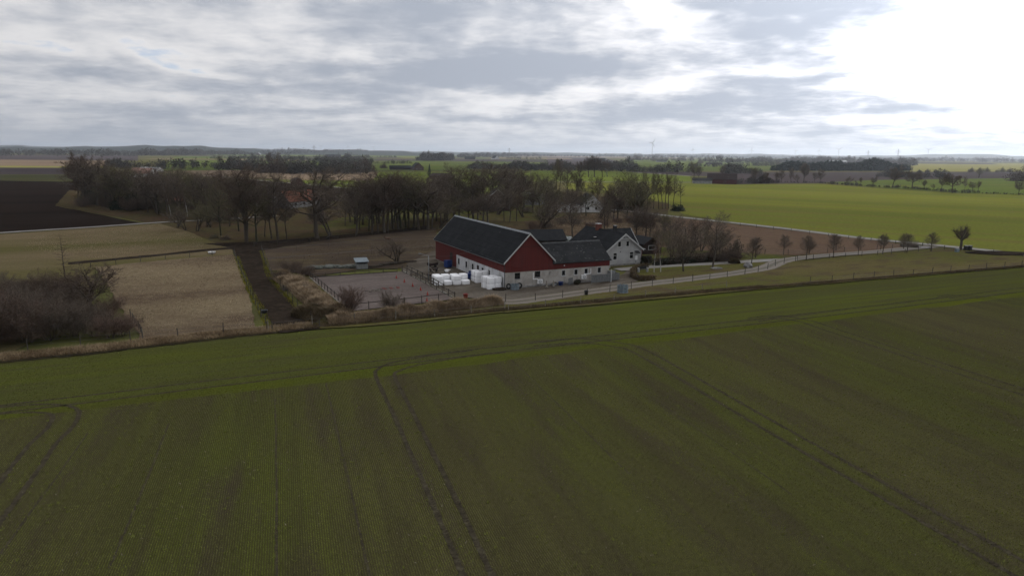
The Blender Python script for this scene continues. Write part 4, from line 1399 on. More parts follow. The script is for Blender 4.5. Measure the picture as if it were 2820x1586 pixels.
# the left grove
grove = [('ash', 795, 650, 150, .9), ('ash', 880, 680, 200), ('oak', 990, 690, 220, 1.1), ('ash', 1080, 700, 330), ('ash', 1180, 720, 330), ('oak', 1290, 720, 300, 1.1), ('ash', 1400, 740, 330), ('ash', 1500, 760, 350), ('oak', 1600, 780, 380),
         ('birch', 1900, 800, 400), ('birch', 1735, 790, 420), ('ash', 1700, 800, 380), ('ash', 1820, 820, 380), ('ash', 1990, 830, 380), ('ash', 2080, 840, 370), ('ash', 2160, 840, 400), ('ash', 2240, 995, 480), ('ash', 2330, 900, 430), ('ash', 2420, 950, 400)]
row_of(grove, c2, 'bare tree in the dark grove at the left, {} from the left', 'bare trees of the left grove')
for i in range(32):
    t = (i + .5) / 32
    x, y = 830 + 1620 * t + random.uniform(-60, 60), 700 + 150 * t - random.uniform(0, 130)
    px, py = c2(x, y)
    plant(('ash', 'oak', 'multistem', 'ash')[i % 4], G(px, py), random.uniform(9, 14), 'lower bare tree filling the dark left grove, {} from the left'.format(ORD[i]), 'lower trees of the left grove', 1.25)
for i in range(22):
    t = (i + .5) / 22
    px, py = c2(800 + 1500 * t, 690 + 160 * t - random.uniform(-25, 70))
    plant('thicket', G(px, py), random.uniform(3.4, 5.6), 'dense leafless bush at the foot of the left grove, {} from the left'.format(ORD[i]), 'undergrowth of the left grove', 1.1, twig=random.choice(['twig_dark', 'twig_brown', 'twig_olive']))
for i, (k, x, y, t, w, lab) in enumerate((('conifer', 1400, 700, 465, 1.4, 'dark spruce standing in the left grove'), ('evergreen', 1290, 725, 530, 1.2, 'dark evergreen bush left of the spruce in the grove'), ('evergreen', 1455, 715, 590, 1.0, 'dark evergreen bush right of the spruce in the grove'),
                                            ('evergreen', 2070, 700, 560, .9, 'round dark evergreen in the right half of the grove'), ('evergreen', 920, 620, 480, 1.0, 'ivy dark evergreen beside the big left tree'))):
    px, py = c2(x, y)
    plant_px(k, px, py, 380 + t / 3.68, lab, wide=w)
row_of([('multistem', 1800, 915, 690, 1.2), ('multistem', 1890, 940, 700, 1.2), ('multistem', 2000, 950, 640, 1.2), ('multistem', 2095, 905, 680, 1.2), ('multistem', 2140, 910, 690, 1.1)], c2, 'low multi-stemmed tree beside the pale lane, {} from the left', 'low trees beside the lane')
plant_px('ash', *c2(2505, 1065), 380 + 330 / 3.68, 'large bare tree left of the muddy crossing, at the end of the lane trees', wide=.95)
row_of([('shrub', 2180, 1020, 970, 1.5), ('shrub', 2290, 1035, 985, 1.6)], c2, 'low dark shrub at the foot of the lane trees, {} from the left', 'low shrubs by the lane')

# thicket in the left foreground
bush = [(-30, 880, 760), (40, 845, 750), (100, 855, 745), (155, 850, 755), (60, 900, 790), (130, 905, 790), (-10, 940, 810), (70, 945, 830), (145, 935, 820), (205, 925, 810), (262, 925, 845), (310, 928, 862), (340, 925, 880), (200, 880, 775), (290, 880, 820), (-60, 960, 790), (20, 930, 800)]
for i, (bx, by, ty) in enumerate(sorted(bush)):
    plant_px('thicket', bx, by, ty - 14, 'leafless bush in the dark thicket left of the dry paddock, {} from the left'.format(ORD[i]), 'thicket in the left foreground', wide=random.uniform(.95, 1.25), twig=random.choice(['twig_dark', 'twig_red', 'twig_dark', 'twig_brown']))
plant_px('oak', 251, 880, 738, 'dark spreading alder rising from the thicket in the left foreground', wide=1.7, twig='twig_dark')
plant_px('larch', 182, 782, 646, 'thin bare larch with level branches above the thicket', wide=1.0)

# bushes round the arena
plant_px('vase', 962, 868, 778, 'reddish fan-shaped willow bush at the near left corner of the arena', wide=1.05, var=0)
plant_px('vase', 1078, 862, 795, 'brown fan-shaped willow bush at the near fence of the arena', wide=1.25, var=1)
plant_px('multistem', 1098, 726, 650, 'wide bare willow behind the grey shed', wide=1.7)
row_of([('thicket', 800, 752, 715, 1.4), ('thicket', 770, 775, 740, 1.3), ('thicket', 840, 762, 725, 1.2)], lambda x, y: (x, y), 'low brown scrub at the upper corner of the lane, {} from the left', 'scrub by the lane')
row_of([('shrub', 1123, 853, 838, 1.3), ('shrub', 792, 800, 780, 1.4), ('shrub', 846, 812, 780, 1.0)], lambda x, y: (x, y), 'small bare shrub on the grass bank round the arena, {} from the left', 'small shrubs on the bank')

# avenue along the farm drive
aven_n = [(2068, 735, 652), (2220, 716, 648), (2295, 710, 640), (2363, 704, 642), (2430, 702, 640), (2497, 698, 636), (2563, 694, 640)]
aven_f = [(2025, 700, 652), (2081, 712, 654), (2157, 704, 645), (2227, 700, 652), (2302, 692, 650), (2425, 690, 640), (2488, 687, 645)]
row_of([('avenue', a, b, t + random.uniform(-6, 7), random.uniform(.9, 1.25)) for a, b, t in aven_n], lambda x, y: (x, y), 'small bare avenue tree on the near side of the drive, {} from the left', 'avenue trees on the near side of the drive')
row_of([('avenue', a, b, t + random.uniform(-6, 7), random.uniform(.85, 1.2)) for a, b, t in aven_f], lambda x, y: (x, y), 'small bare avenue tree on the far side of the drive, {} from the left', 'avenue trees on the far side of the drive')
plant_px('pollard', 2645, 689, 612, 'stout pollarded tree at the road junction', wide=1.15)

# garden trees right of the house
row_of([('ash', 1882, 750, 640, 1.3), ('ash', 1962, 740, 596, 1.15)], lambda x, y: (x, y), 'large bare tree on the grass island by the drive, {} from the left', 'trees on the grass island')
row_of([('birch', 1801, 752, 645, .9), ('birch', 1819, 751, 628, .9)], lambda x, y: (x, y), 'slim white-stemmed birch by the house yard, {} from the left', 'birches by the yard')
gard = [('multistem', 1850, 712, 640, 1.3), ('multistem', 1905, 712, 630, 1.3), ('multistem', 1800, 690, 620, 1.2), ('ash', 1790, 660, 590, 1.2), ('ash', 1860, 665, 596, 1.3), ('oak', 1750, 655, 598, 1.2), ('oak', 1830, 650, 590, 1.2), ('multistem', 1985, 708, 645, 1.2), ('multistem', 1950, 714, 650, 1.2), ('ash', 1905, 680, 608, 1.2), ('ash', 1840, 690, 610, 1.3), ('ash', 1880, 700, 612, 1.3), ('multistem', 1930, 695, 628, 1.3), ('multistem', 1970, 690, 632, 1.3), ('ash', 1770, 640, 580, 1.2), ('multistem', 1820, 700, 640, 1.3), ('multistem', 1870, 716, 650, 1.3), ('ash', 1940, 672, 606, 1.1)]
row_of(gard, lambda x, y: (x, y), 'bare garden tree to the right of the grey house, {} from the left', 'garden trees right of the house')
for i, (bx, by, ty) in enumerate(((1880, 722, 686), (1930, 722, 684), (1975, 722, 682), (2010, 720, 680))):
    plant_px('thicket', bx, by, ty, 'dark bush in the garden hedge along the drive, {} from the left'.format(ORD[i]), 'garden hedge bushes', wide=1.3, twig='twig_dark')
plant_px('shrub', 2020, 712, 664, 'pale yellowish shrub at the right end of the garden', wide=.9, twig='twig_pale')
for i in range(9):
    b = G(1470 + 38 * i, 622 + random.uniform(-6, 14))
    plant('thicket', b, random.uniform(2.2, 3.4), 'low leafless bush on the russet ground behind the house, {} from the left'.format(ORD[i]), 'bushes behind the house', 1.2, twig=random.choice(['twig_brown', 'twig_red']))

# fill between the barn and the far gardens
for i in range(40):
    t = (i + .5) / 40
    b = G(1190 + 560 * t + random.uniform(-10, 10), 590 + random.uniform(-28, 26) + 8 * math.sin(t * 9))
    if 1585 < 1190 + 560 * t < 1680 and i % 3:
        continue
    plant(('ash', 'multistem', 'ash', 'oak')[i % 4], b, random.uniform(7, 13), 'bare tree in the rough ground between barn and far gardens, {} from the left'.format(ORD[i]), 'trees in the rough ground', 1.3)
for i in range(14):
    b = G(1250 + 34 * i + random.uniform(-8, 8), 575 + random.uniform(-12, 14))
    plant('thicket', b, random.uniform(2.6, 4.2), 'leafless bush along the far garden boundary, {} from the left'.format(ORD[i]), 'bushes along the far gardens', 1.3, twig=random.choice(['twig_brown', 'twig_dark']))
p = scatter_poly([(1470, 650), (1500, 612), (1560, 596), (1700, 590), (1860, 608), (1850, 640), (1760, 650), (1640, 640)], 22000)
tag(blades_mesh('russet_reeds', p, 0.7, 0.10, 0.7, 'reed_blade'), 'tall russet withered grass behind the barn and the house', 'dry grass', kind='stuff')
p = scatter_poly([(760, 700), (900, 682), (1180, 660), (1190, 690), (1000, 720), (860, 745), (760, 740)], 9000)
tag(blades_mesh('paddock_weeds', p, 0.2, 0.10, 0.9, 'brown_blade'), 'sparse brown weeds in the horse paddock behind the arena', 'dry grass', kind='stuff')

# trees round the far side of the bright field
hedge_row = [('ash', 820, 392, 272, 1.1), ('ash', 1437, 432, 243, 1.15), ('oak', 1607, 440, 298, 1.2), ('ash', 1268, 417, 342, 1.2), ('oak', 1955, 478, 322, 1.2), ('ash', 1712, 442, 368), ('multistem', 1800, 447, 395), ('ash', 1865, 447, 345), ('tall', 2060, 455, 365),
             ('ash', 2130, 462, 380, 1.3), ('ash', 2180, 462, 378), ('ash', 2530, 495, 375, 1.1), ('multistem', 1040, 408, 328, 1.2), ('ash', 1160, 408, 345), ('multistem', 1120, 405, 365), ('ash', 670, 388, 228, 1.1), ('ash', 560, 385, 265), ('ash', 480, 388, 280), ('ash', 235, 398, 265, 1.2), ('ash', 340, 398, 300, 1.2), ('ash', 430, 395, 300, 1.1), ('multistem', 620, 388, 310), ('ash', 760, 392, 300)]
row_of(hedge_row, c5, 'bare tree in the hedgerow beyond the bright field, {} from the left', 'hedgerow trees beyond the bright field')
plant_px('multistem', *c5(2185, 345), 380 + 265 / 3.1415, 'lone dark tree in the ploughed strip at the right', wide=1.1)
plant_px('shrub', *c5(2545, 375), 380 + 262 / 3.1415, 'dense dark tree clump at the right picture edge', wide=1.3, twig='twig_dark')
small = [('shrub', 1670, 297, 272), ('shrub', 1740, 297, 268), ('shrub', 1810, 297, 274), ('shrub', 1888, 297, 270), ('shrub', 2120, 295, 256), ('shrub', 2195, 295, 258), ('shrub', 2252, 295, 258), ('shrub', 2385, 297, 258), ('shrub', 2450, 297, 262), ('shrub', 2340, 297, 276)]
row_of(small, c5, 'small round tree at the edge of the pale far field, {} from the left', 'small trees at the pale far field')
for i, (x, y, t, w, k) in enumerate(((525, 340, 165, .9, 'ash'), (1490, 345, 215, 1.1, 'shrub'), (1400, 345, 250, 1.0, 'shrub'), (2145, 385, 265, .6, 'conifer'), (600, 355, 200, 1, 'shrub'), (680, 355, 240, 1, 'shrub'), (480, 355, 220, 1, 'shrub'), (790, 355, 250, 1, 'shrub'), (225, 320, 240, 1.1, 'shrub'), (1680, 308, 255, 1.1, 'shrub'), (20, 320, 185, 1.1, 'ash'))):
    px, py = c3(x, y)
    lab = ['tall round-headed tree behind the pinkish field', 'big dark tree clump at the right end of the wood behind the pinkish field', 'dark tree clump left of the end of the wood by the pinkish field', 'pointed tree behind the belt, near the ruined gable', 'dark round clump left part of the pinkish field edge',
           'dark clump between two others along the pinkish field edge', 'leftmost clump below the tall round-headed tree', 'low dark clump at the middle of the pinkish field edge', 'round bush beside the dark wood left of the pinkish field', 'grey bush left of the far red gabled farm', 'bushy tree at the left end of the green far field'][i]
    plant_px(k, px, py, 380 + t / 3.68, lab, wide=w, twig='twig_dark' if k == 'shrub' else None)
for i, (x, y, t, w) in enumerate(((1090, 395, 230, 1.0), (1180, 398, 210, 1.0), (1240, 398, 195, 1.0), (1320, 398, 240, 1.0), (1370, 395, 250, .9), (870, 400, 240, 1.0), (960, 400, 290, 1.0))):
    px, py = c4(x, y)
    plant_px('ash', px, py, 380 + t / 3.68, 'bare tree in the clump left of the far white house, {} from the left'.format(ORD[(5, 6, 0, 1, 2, 3, 4).index(i)]), 'clump by the far white house', wide=1.3, twig='twig_dark')
for i, (x, y, t) in enumerate(((2250, 420, 255), (2535, 400, 280), (2300, 425, 290))):
    px, py = c4(x, y)
    plant_px('ash', px, py, 380 + t / 3.68, ['upright bare tree left of the far red barn', 'dark bare tree at the right end of the far red barn', 'lower bare tree just left of the far red barn'][i], wide=1.1)
for i, (x, y, t, w) in enumerate(((1790, 335, 285, 1.5), (1850, 335, 300, 1.4), (1840, 235, 205, 1.2), (2310, 260, 220, 1.2), (2395, 240, 195, 1.2), (1665, 225, 165, 1.4), (1600, 225, 185, 1.3))):
    px, py = c4(x, y)
    plant_px('shrub', px, py, 380 + t / 3.68, ['left grey bush of the pair in the far green field', 'right grey bush of the pair in the far green field', 'small round tree beside the far low farm', 'lone round tree in the far green field below the turbines', 'round tree left of the far white-roofed sheds',
             'pale grey tree clump below the large wind turbine', 'grey tree clump left of the large wind turbine'][i], wide=w)


# ------------------------------------------------------------------ buildings
def window(root, pos, rz, w, h, frame='white_paint', nx=1, nz=1, fr=0.07, sill='white_paint', depth=0.09, proud=0.035, split=None):
    """window at pos (middle of its lower edge, on the wall face); frame > panes, sill. Outward is local -Y."""
    mb = MB()
    y0, y1 = -proud, depth
    mb.box(-w / 2, -w / 2 + fr, y0, y1, 0, h).box(w / 2 - fr, w / 2, y0, y1, 0, h)
    mb.box(-w / 2 + fr, w / 2 - fr, y0, y1, 0, fr).box(-w / 2 + fr, w / 2 - fr, y0, y1, h - fr, h)
    xs = [-w / 2 + fr + (w - 2 * fr) * i / nx for i in range(nx + 1)]
    zs = [fr + (h - 2 * fr) * i / nz for i in range(nz + 1)]
    if split:
        zs = [fr, h * split, h - fr]
    for x in xs[1:-1]:
        mb.box(x - fr * .3, x + fr * .3, y0 + .01, y1 - .01, fr, h - fr)
    for z in zs[1:-1]:
        mb.box(-w / 2 + fr, w / 2 - fr, y0 + .005, y1 - .005, z - fr * .35, z + fr * .35)
    o = mb.build('window', M[frame], root)
    o.location, o.rotation_euler = pos, (0, 0, rz)
    for i in range(len(xs) - 1):
        for j in range(len(zs) - 1):
            a, b, c, d = xs[i], xs[i + 1], zs[j], zs[j + 1]
            MB().box(a, b, y1 - .05, y1 - .03, c, d).build('pane', M['glass'], o)
    if sill:
        MB().box(-w / 2 - .06, w / 2 + .06, -.10, -.037, -.07, -.005).build('sill', M[sill], o)
    return o


def wall_face(mb, p0, ux, L, z0, z1, holes=(), depth=0.10):
    """a wall face from p0 along ux with openings (s0, s1, za, zb); reveals go inwards (left of ux)"""
    p0, ux = Vector(p0), Vector(ux)
    inn = Vector((-ux.y, ux.x, 0)) * depth
    ss = sorted({0.0, L, *[h[0] for h in holes], *[h[1] for h in holes]})
    zz = sorted({z0, z1, *[h[2] for h in holes], *[h[3] for h in holes]})

    def pt(s, z, i=0):
        q = p0 + ux * s + (inn if i else Vector((0, 0, 0)))
        return (q.x, q.y, z)
    for a, b in zip(ss, ss[1:]):
        for c, d in zip(zz, zz[1:]):
            mx, mz = (a + b) / 2, (c + d) / 2
            if any(h[0] < mx < h[1] and h[2] < mz < h[3] for h in holes):
                continue
            mb.quad(pt(a, c), pt(b, c), pt(b, d), pt(a, d))
    for (a, b, c, d) in holes:
        mb.quad(pt(a, c), pt(b, c), pt(b, c, 1), pt(a, c, 1))
        mb.quad(pt(a, d), pt(b, d), pt(b, d, 1), pt(a, d, 1))
        mb.quad(pt(a, c), pt(a, d), pt(a, d, 1), pt(a, c, 1))
        mb.quad(pt(b, c), pt(b, d), pt(b, d, 1), pt(b, c, 1))
    return mb


def gable_roof(root, mat, x0, x1, y0, y1, ze, zr, axis='y', over_e=.3, over_g=.3, th=.12, name='roof', ridge_mat='dark_tile', ridge=True):
    """two roof slabs; the ridge runs along axis"""
    def P3(s, a, z):
        return (s, a, z) if axis == 'y' else (a, s, z)
    if axis == 'y':
        s0, s1, a0, a1 = x0, x1, y0, y1
    else:
        s0, s1, a0, a1 = y0, y1, x0, x1
    sm = (s0 + s1) / 2
    k = (zr - ze) / (sm - s0)
    mb = MB()
    for sg, se in ((-1, s0), (1, s1)):
        e = se + sg * over_e
        zz = ze - k * over_e
        pts = [P3(e, a0 - over_g, zz), P3(sm, a0 - over_g, zr), P3(sm, a1 + over_g, zr), P3(e, a1 + over_g, zz)]
        mb.prism(pts, (0, 0, th))
    r = mb.build(name, M[mat], root)
    if ridge:
        mb = MB()
        n = max(2, int((a1 - a0 + 2 * over_g) / 0.45))
        for i in range(n):
            b0 = a0 - over_g + (a1 - a0 + 2 * over_g) * i / n
            b1 = a0 - over_g + (a1 - a0 + 2 * over_g) * (i + 1.08) / n
            lift = .03 + .015 * (i % 2)
            pts = [P3(sm - .2, b0, zr + th - k * .2 + lift), P3(sm, b0, zr + th + .05 + lift), P3(sm + .2, b0, zr + th - k * .2 + lift)]
            mb.prism(pts, P3(0, b1 - b0, 0))
        rc = mb.build('ridge_cap', M[ridge_mat], r)
        rc['kind'] = 'stuff'
    return r


def bargeboards(root, mat, x0, x1, y, ze, zr, over_e, over_g, th=.12, wid=.12, out=-1, axis='y', name='bargeboard'):
    xm = (x0 + x1) / 2
    k = (zr - ze) / (xm - x0)
    yy = y + out * (over_g + .002)
    for sg, xe in ((-1, x0), (1, x1)):
        e = xe + sg * over_e
        z = ze - k * over_e
        top, bot = th + .012, -wid
        pts = [(e, yy, z + bot), (xm, yy, zr + bot), (xm, yy, zr + top), (e, yy, z + top)]
        MB().prism(pts, (0, out * .05, 0)).build(name, M[mat], root)


BA = R(25.5)
BX = np.array([math.cos(BA), math.sin(BA)])
BY = np.array([-math.sin(BA), math.cos(BA)])
BO = np.array([-1.056, 100.07])


def farm(x, y):
    """point in the farmyard frame: x along the barn's front wall, y back along the barn"""
    return BO + BX * x + BY * y


def build_barn():
    Wd, Le, Hm, He, Hr = 8.0, 31.2, 2.55, 4.25, 8.2
    Ax, Ad, Ae, Ar = 18.4, 7.0, 3.62, 6.1
    b = empty('barn', (*BO, 0), BA)
    tag(b, 'large barn with red boarded gable, pale masonry ground floor and dark roofs', 'barn')
    wins = [(1.60, 2.50, 1.52, 2.42, 0), (4.98, 5.92, 1.55, 2.44, 0), (9.62, 10.36, 1.40, 2.36, 1), (11.85, 12.60, 1.40, 2.36, 1), (13.70, 14.45, 1.40, 2.38, 1), (16.15, 16.90, 1.42, 2.42, 1)]
    # front wall (faces the field): barn gable and wing in one plane
    mb = MB()
    wall_face(mb, (0, 0, 0), (1, 0, 0), Ax, 0, Hm, [w[:4] for w in wins])
    fw = mb.build('front_wall', M['masonry_wall'], b)
    fw['label'] = 'stained pale masonry wall along the front'
    for (a, c, z0, z1, st) in wins:
        if st == 0:
            window(b, ((a + c) / 2, .03, z0), 0, c - a, z1 - z0, 'black_metal', 1, 2, .06, 'grey_metal')
        else:
            window(b, ((a + c) / 2, .0, z0), 0, c - a, z1 - z0, 'white_paint', 1, 1, .085, 'white_paint', proud=.05)
    # plinth
    MB().box(-.02, Ax, -.06, -.004, 0, .35).build('plinth', M['stone_grey'], b)
    # west wall: whitewashed in front, boarded behind
    ww = [(19.1, .68, 1.30), (15.6, .68, 1.35), (12.75, .72, 1.35), (8.55, .68, 1.35), (5.95, .68, 1.35)]
    holes = [(20.3 - y - .34, 20.3 - y + .34, 1.05, 2.0) for (y, w, z) in ww] + [(20.3 - 11.0, 20.3 - 10.05, 0.02, 2.1)]
    mb = MB()
    wall_face(mb, (0, 20.3, 0), (0, -1, 0), 20.3, 0, Hm, holes)
    mb.build('side_wall', M['white_masonry'], b)
    for (y, w, z) in ww:
        window(b, (.02, y, 1.05), -math.pi / 2, .68, .95, 'black_metal', 1, 2, .05, 'grey_metal', proud=.03)
    d = MB().box(.02, .07, 10.07, 10.98, .02, 2.08).build('door', M['brown_board'], b)
    MB().box(-.03, .018, 10.82, 10.86, 1.0, 1.06).build('handle', M['grey_metal'], d)
    # red boards
    mb = MB()
    mb.prism([(-.04, 0, Hm), (Wd, 0, Hm), (Wd, 0, He), (Wd / 2, 0, Hr - .02), (-.04, 0, He)], (0, -.045, 0))
    mb.box(Wd, Ax + .03, -.045, 0, Hm, Ae + .05)
    mb.build('gable_cladding', M['red_cladding_x'], b)
    MB().box(.0 + 1.9, Wd - 1.9, -.06, -.047, 6.28, 6.34).build('gable_batten', M['brown_board'], b)
    mb = MB()
    mb.box(-.045, 0, .0, 20.3, Hm, He).box(-.045, 0, 20.3, Le, 0.25, He)
    mb.build('side_cladding', M['red_cladding_y'], b)
    MB().box(-.055, -.047, 22.0, 23.4, .4, 2.6).build('side_door', M['brown_board'], b)
    MB().box(-.03, .01, 20.3, Le, 0, .25).build('side_plinth', M['stone_grey'], b)
    # walls away from the camera
    mb = MB()
    mb.prism([(0, Le, 0), (Wd, Le, 0), (Wd, Le, He), (Wd / 2, Le, Hr - .02), (0, Le, He)], (0, -.1, 0))
    mb.box(Wd - .1, Wd, Ad, Le - .1, 0, He)
    mb.build('rear_wall', M['red_cladding_y'], b)
    mb = MB()
    mb.prism([(Ax, 0, 0), (Ax, Ad, 0), (Ax, Ad, Ae), (Ax, Ad / 2, Ar - .02), (Ax, 0, Ae)], (-.1, 0, 0))
    mb.box(Wd, Ax - .1, Ad - .1, Ad, 0, Ae)
    mb.build('wing_end_wall', M['masonry_wall'], b)
    # roofs
    gable_roof(b, 'roof_sheet', 0, Wd, 0, Le, He, Hr, 'y', .35, .28, .12, ridge_mat='grey_metal')
    bargeboards(b, 'white_paint', 0, Wd, 0, He, Hr, .35, .28)
    bargeboards(b, 'white_paint', 0, Wd, Le, He, Hr, .35, .28, out=1)
    r2 = gable_roof(b, 'roof_sheet_lichen', Wd + .2, Ax, 0, Ad, Ae, Ar, 'x', .32, .2, .10, name='wing_roof', ridge_mat='stone_dark')
    gable_roof(b, 'roof_sheet_lichen', Wd - 1.9, Wd - .003, .1, Ad - .1, Ae + .03, Ar, 'x', 0, 0, .10, name='valley_roof', ridge=False)
    # verge board, corner boards, downpipe, gutter
    mb = MB()
    mb.tube((-.12, -.12, .1), (-.12, -.12, 3.95), .055, n=8)
    mb.build('downpipe', M['black_metal'], b)
    mb = MB()
    mb.tube((-.42, -.2, 3.86), (-.42, Le + .2, 3.86), .07, n=8)
    mb.build('gutter', M['black_metal'], b)
    MB().box(Ax + .031, Ax + .12, -.06, .10, Hm - .45, Ae + .1).build('corner_board', M['white_paint'], b)
    MB().box(10.0, 10.12, -.16, -.06, 3.0, 3.12).build('wall_lamp', M['white_plastic'], b)
    mb = MB()
    for k, x in enumerate((7.45, 7.72)):
        mb = MB()
        mb.tube((x, -.05, 2.25), (x, -.12, 2.25), .04, n=6).tube((x, -.12, 2.28), (x, -.12, 1.75 + .2 * k), .03, n=6)
        mb.build('vent_pipe', M['grey_metal'], b)


build_barn()


def heat_pump(x, z, duct, label):
    o = empty('heat_pump', (*farm(x, -.22), z), BA)
    tag(o, label, 'heat pump')
    MB().box(-.42, .42, -.17, .15, 0, .66).build('housing', M['white_plastic'], o, bevel=.02)
    mb = MB()
    for rr in (.24, .16, .08):
        mb.lathe([(rr, -.19), (rr + .02, -.19), (rr + .02, -.172), (rr, -.172)], 18)
    g = mb.build('fan_grille', M['black_metal'], o)
    me = g.data
    for v in me.vertices:
        x_, y_, z_ = v.co
        v.co = (x_, z_, y_ + .33)
    mb = MB()
    mb.bar((-.3, -.1, -.06), (-.3, .2, -.06), .05, .05).bar((.3, -.1, -.06), (.3, .2, -.06), .05, .05)
    mb.build('wall_bracket', M['grey_metal'], o)
    mb = MB()
    for a, c in zip(duct, duct[1:]):
        mb.bar(a, c, .10, .11)
    mb.build('pipe_duct', M['white_plastic'], o)


heat_pump(5.75, .55, [(-.3, .1, .72), (-1.05, .17, .72), (-1.05, .17, 1.75)], 'white heat pump on the barn front with an L-shaped white pipe duct')
heat_pump(13.55, .72, [(.1, .1, .75), (1.35, .17, .75), (1.35, .17, 1.55)], 'white heat pump on the barn wing below the fifth window')


def build_house():
    h0 = np.array([23.65, 124.79]) - BX * 7.35
    h = empty('farmhouse', (*h0, 0), BA)
    tag(h, 'grey rendered farmhouse with black roof and white decorated gable behind the barn', 'house')
    Wd, Le, He, Hr = 7.35, 13.2, 3.12, 5.85
    lo = [(1.28, 2.20, 1.22, 2.55), (4.85, 5.80, 1.24, 2.58)]
    up = [(2.20, 3.02, 3.52, 4.60), (3.98, 4.80, 3.52, 4.58)]
    mb = MB()
    wall_face(mb, (0, 0, 0.42), (1, 0, 0), Wd, .42, He, lo)
    # upper gable with its openings: stepped strips under the roof line
    zs = [He, 3.52, 4.60, 5.15, Hr - .05]
    k = (Hr - He) / (Wd / 2)

    def xl(z):
        return (z - He) / k
    for a, c in zip(zs, zs[1:]):
        xa, xc = xl(a), xl(c)
        if a == 3.52:
            cuts = [(xa, xc, 2.20, 2.20), (3.02, 3.02, 3.98, 3.98), (4.80, 4.80, Wd - xa, Wd - xc)]
            for (l0, l1, r0, r1) in cuts:
                mb.quad((l0, 0, a), (r0, 0, a), (r1, 0, c), (l1, 0, c))
        else:
            mb.quad((xa, 0, a), (Wd - xa, 0, a), (Wd - xc, 0, c), (xc, 0, c))
    mb.build('gable_wall', M['house_render'], h)
    for (a, c, z0, z1) in lo:
        window(h, ((a + c) / 2, 0, z0), 0, c - a, z1 - z0, 'white_paint', 1, 2, .10, split=.60, proud=.05)
    for (a, c, z0, z1) in up:
        window(h, ((a + c) / 2, 0, z0), 0, c - a, z1 - z0, 'white_paint', 1, 1, .10, proud=.05)
    MB().box(-.03, Wd + .03, -.05, Le, 0, .418).build('plinth', M['stone_grey'], h)
    mb = MB()
    mb.box(0, .1, .0, Le, .42, He).box(Wd - .1, Wd, .0, Le, .42, He)
    mb.prism([(0, Le, .42), (Wd, Le, .42), (Wd, Le, He), (Wd / 2, Le, Hr - .05), (0, Le, He)], (0, -.1, 0))
    mb.build('side_walls', M['house_render'], h)
    r = gable_roof(h, 'roof_sheet', 0, Wd, 0, Le, He, Hr, 'y', .45, .35, .12)
    bargeboards(h, 'white_paint', 0, Wd, 0, He, Hr, .45, .35, wid=.16)
    # ornament in the gable top: collar, post and rail
    mb = MB()
    mb.bar((Wd / 2 - 1.08, -.38, 5.06), (Wd / 2 + 1.08, -.38, 5.06), .05, .12)
    mb.bar((Wd / 2, -.381, 4.80), (Wd / 2, -.381, 5.74), .05, .11)
    mb.build('gable_ornament', M['white_paint'], h)
    MB().prism([(Wd / 2 - .98, -.33, 5.12), (Wd / 2 + .98, -.33, 5.12), (Wd / 2, -.33, 5.80)], (0, .02, 0)).build('gable_panel', M['grey_board'], h)
    # chimneys, vent
    c1 = MB().box(Wd / 2 - .45, Wd / 2 + .45, 8.4, 9.2, 5.2, 6.85).build('chimney', M['red_brick'], r)
    MB().box(Wd / 2 - .5, Wd / 2 + .5, 8.35, 9.25, 6.85, 6.95).build('chimney_cap', M['white_paint'], r)
    MB().box(Wd / 2 + .0, Wd / 2 + .5, 3.3, 3.9, 5.2, 7.0).build('chimney', M['black_metal'], r)
    MB().box(Wd / 2 - .05, Wd / 2 + .55, 3.25, 3.95, 7.0, 7.05).build('chimney_cap', M['grey_metal'], r)
    MB().box(.85, 1.25, 5.6, 6.0, 3.6, 4.75).build('roof_vent', M['black_metal'], r)
    MB().box(.82, 1.28, 5.57, 6.03, 4.75, 4.80).build('vent_cap', M['white_paint'], r)
    # cross wing at the back right
    mb = MB()
    mb.prism([(Wd, 5.5, .42), (Wd + 3.0, 5.5, .42), (Wd + 3.0, 5.5, He), (Wd, 5.5, He)], (0, 5.2, 0))
    mb.build('cross_wing_wall', M['brown_board'], h)
    gable_roof(h, 'roof_sheet_lichen', Wd / 2 + .4, Wd + 3.0, 5.5, 10.7, He, 5.75, 'x', .35, .25, .1, name='cross_wing_roof')
    for sg, yy in ((-1, 5.15), (1, 11.05)):
        MB().bar((Wd + 3.3, yy, 2.95), (Wd + 3.3, 8.1, 5.85), .05, .16).build('bargeboard', M['white_paint'], h)
    # side porch with red corner
    MB().box(Wd + .003, Wd + 1.0, .9, 2.6, 0, 2.7).build('porch', M['red_cladding_y'], h)
    MB().prism([(Wd - .2, .6, 3.0), (Wd + 1.5, .6, 2.72), (Wd + 1.5, .6, 2.84), (Wd - .2, .6, 3.12)], (0, 2.4, 0)).build('porch_roof', M['white_paint'], h)
    MB().box(Wd + .01, Wd + .12, -.04, .08, .5, 2.95).build('corner_board', M['white_paint'], h)
    # little canopy, meter box
    MB().prism([(5.95, -.002, 2.62), (6.85, -.002, 2.62), (6.85, -.75, 2.25), (5.95, -.75, 2.25)], (0, 0, .06)).build('canopy', M['black_metal'], h)
    MB().box(6.05, 6.55, -.22, -.002, 1.0, 1.75).build('meter_box', M['white_plastic'], h)
    MB().box(6.28, 6.34, -.10, -.002, .5, 1.0).build('meter_pipe', M['grey_metal'], h)
    MB().box(2.80, 2.92, -.1, -.002, 2.6, 2.76).build('wall_lamp', M['black_metal'], h)


build_house()


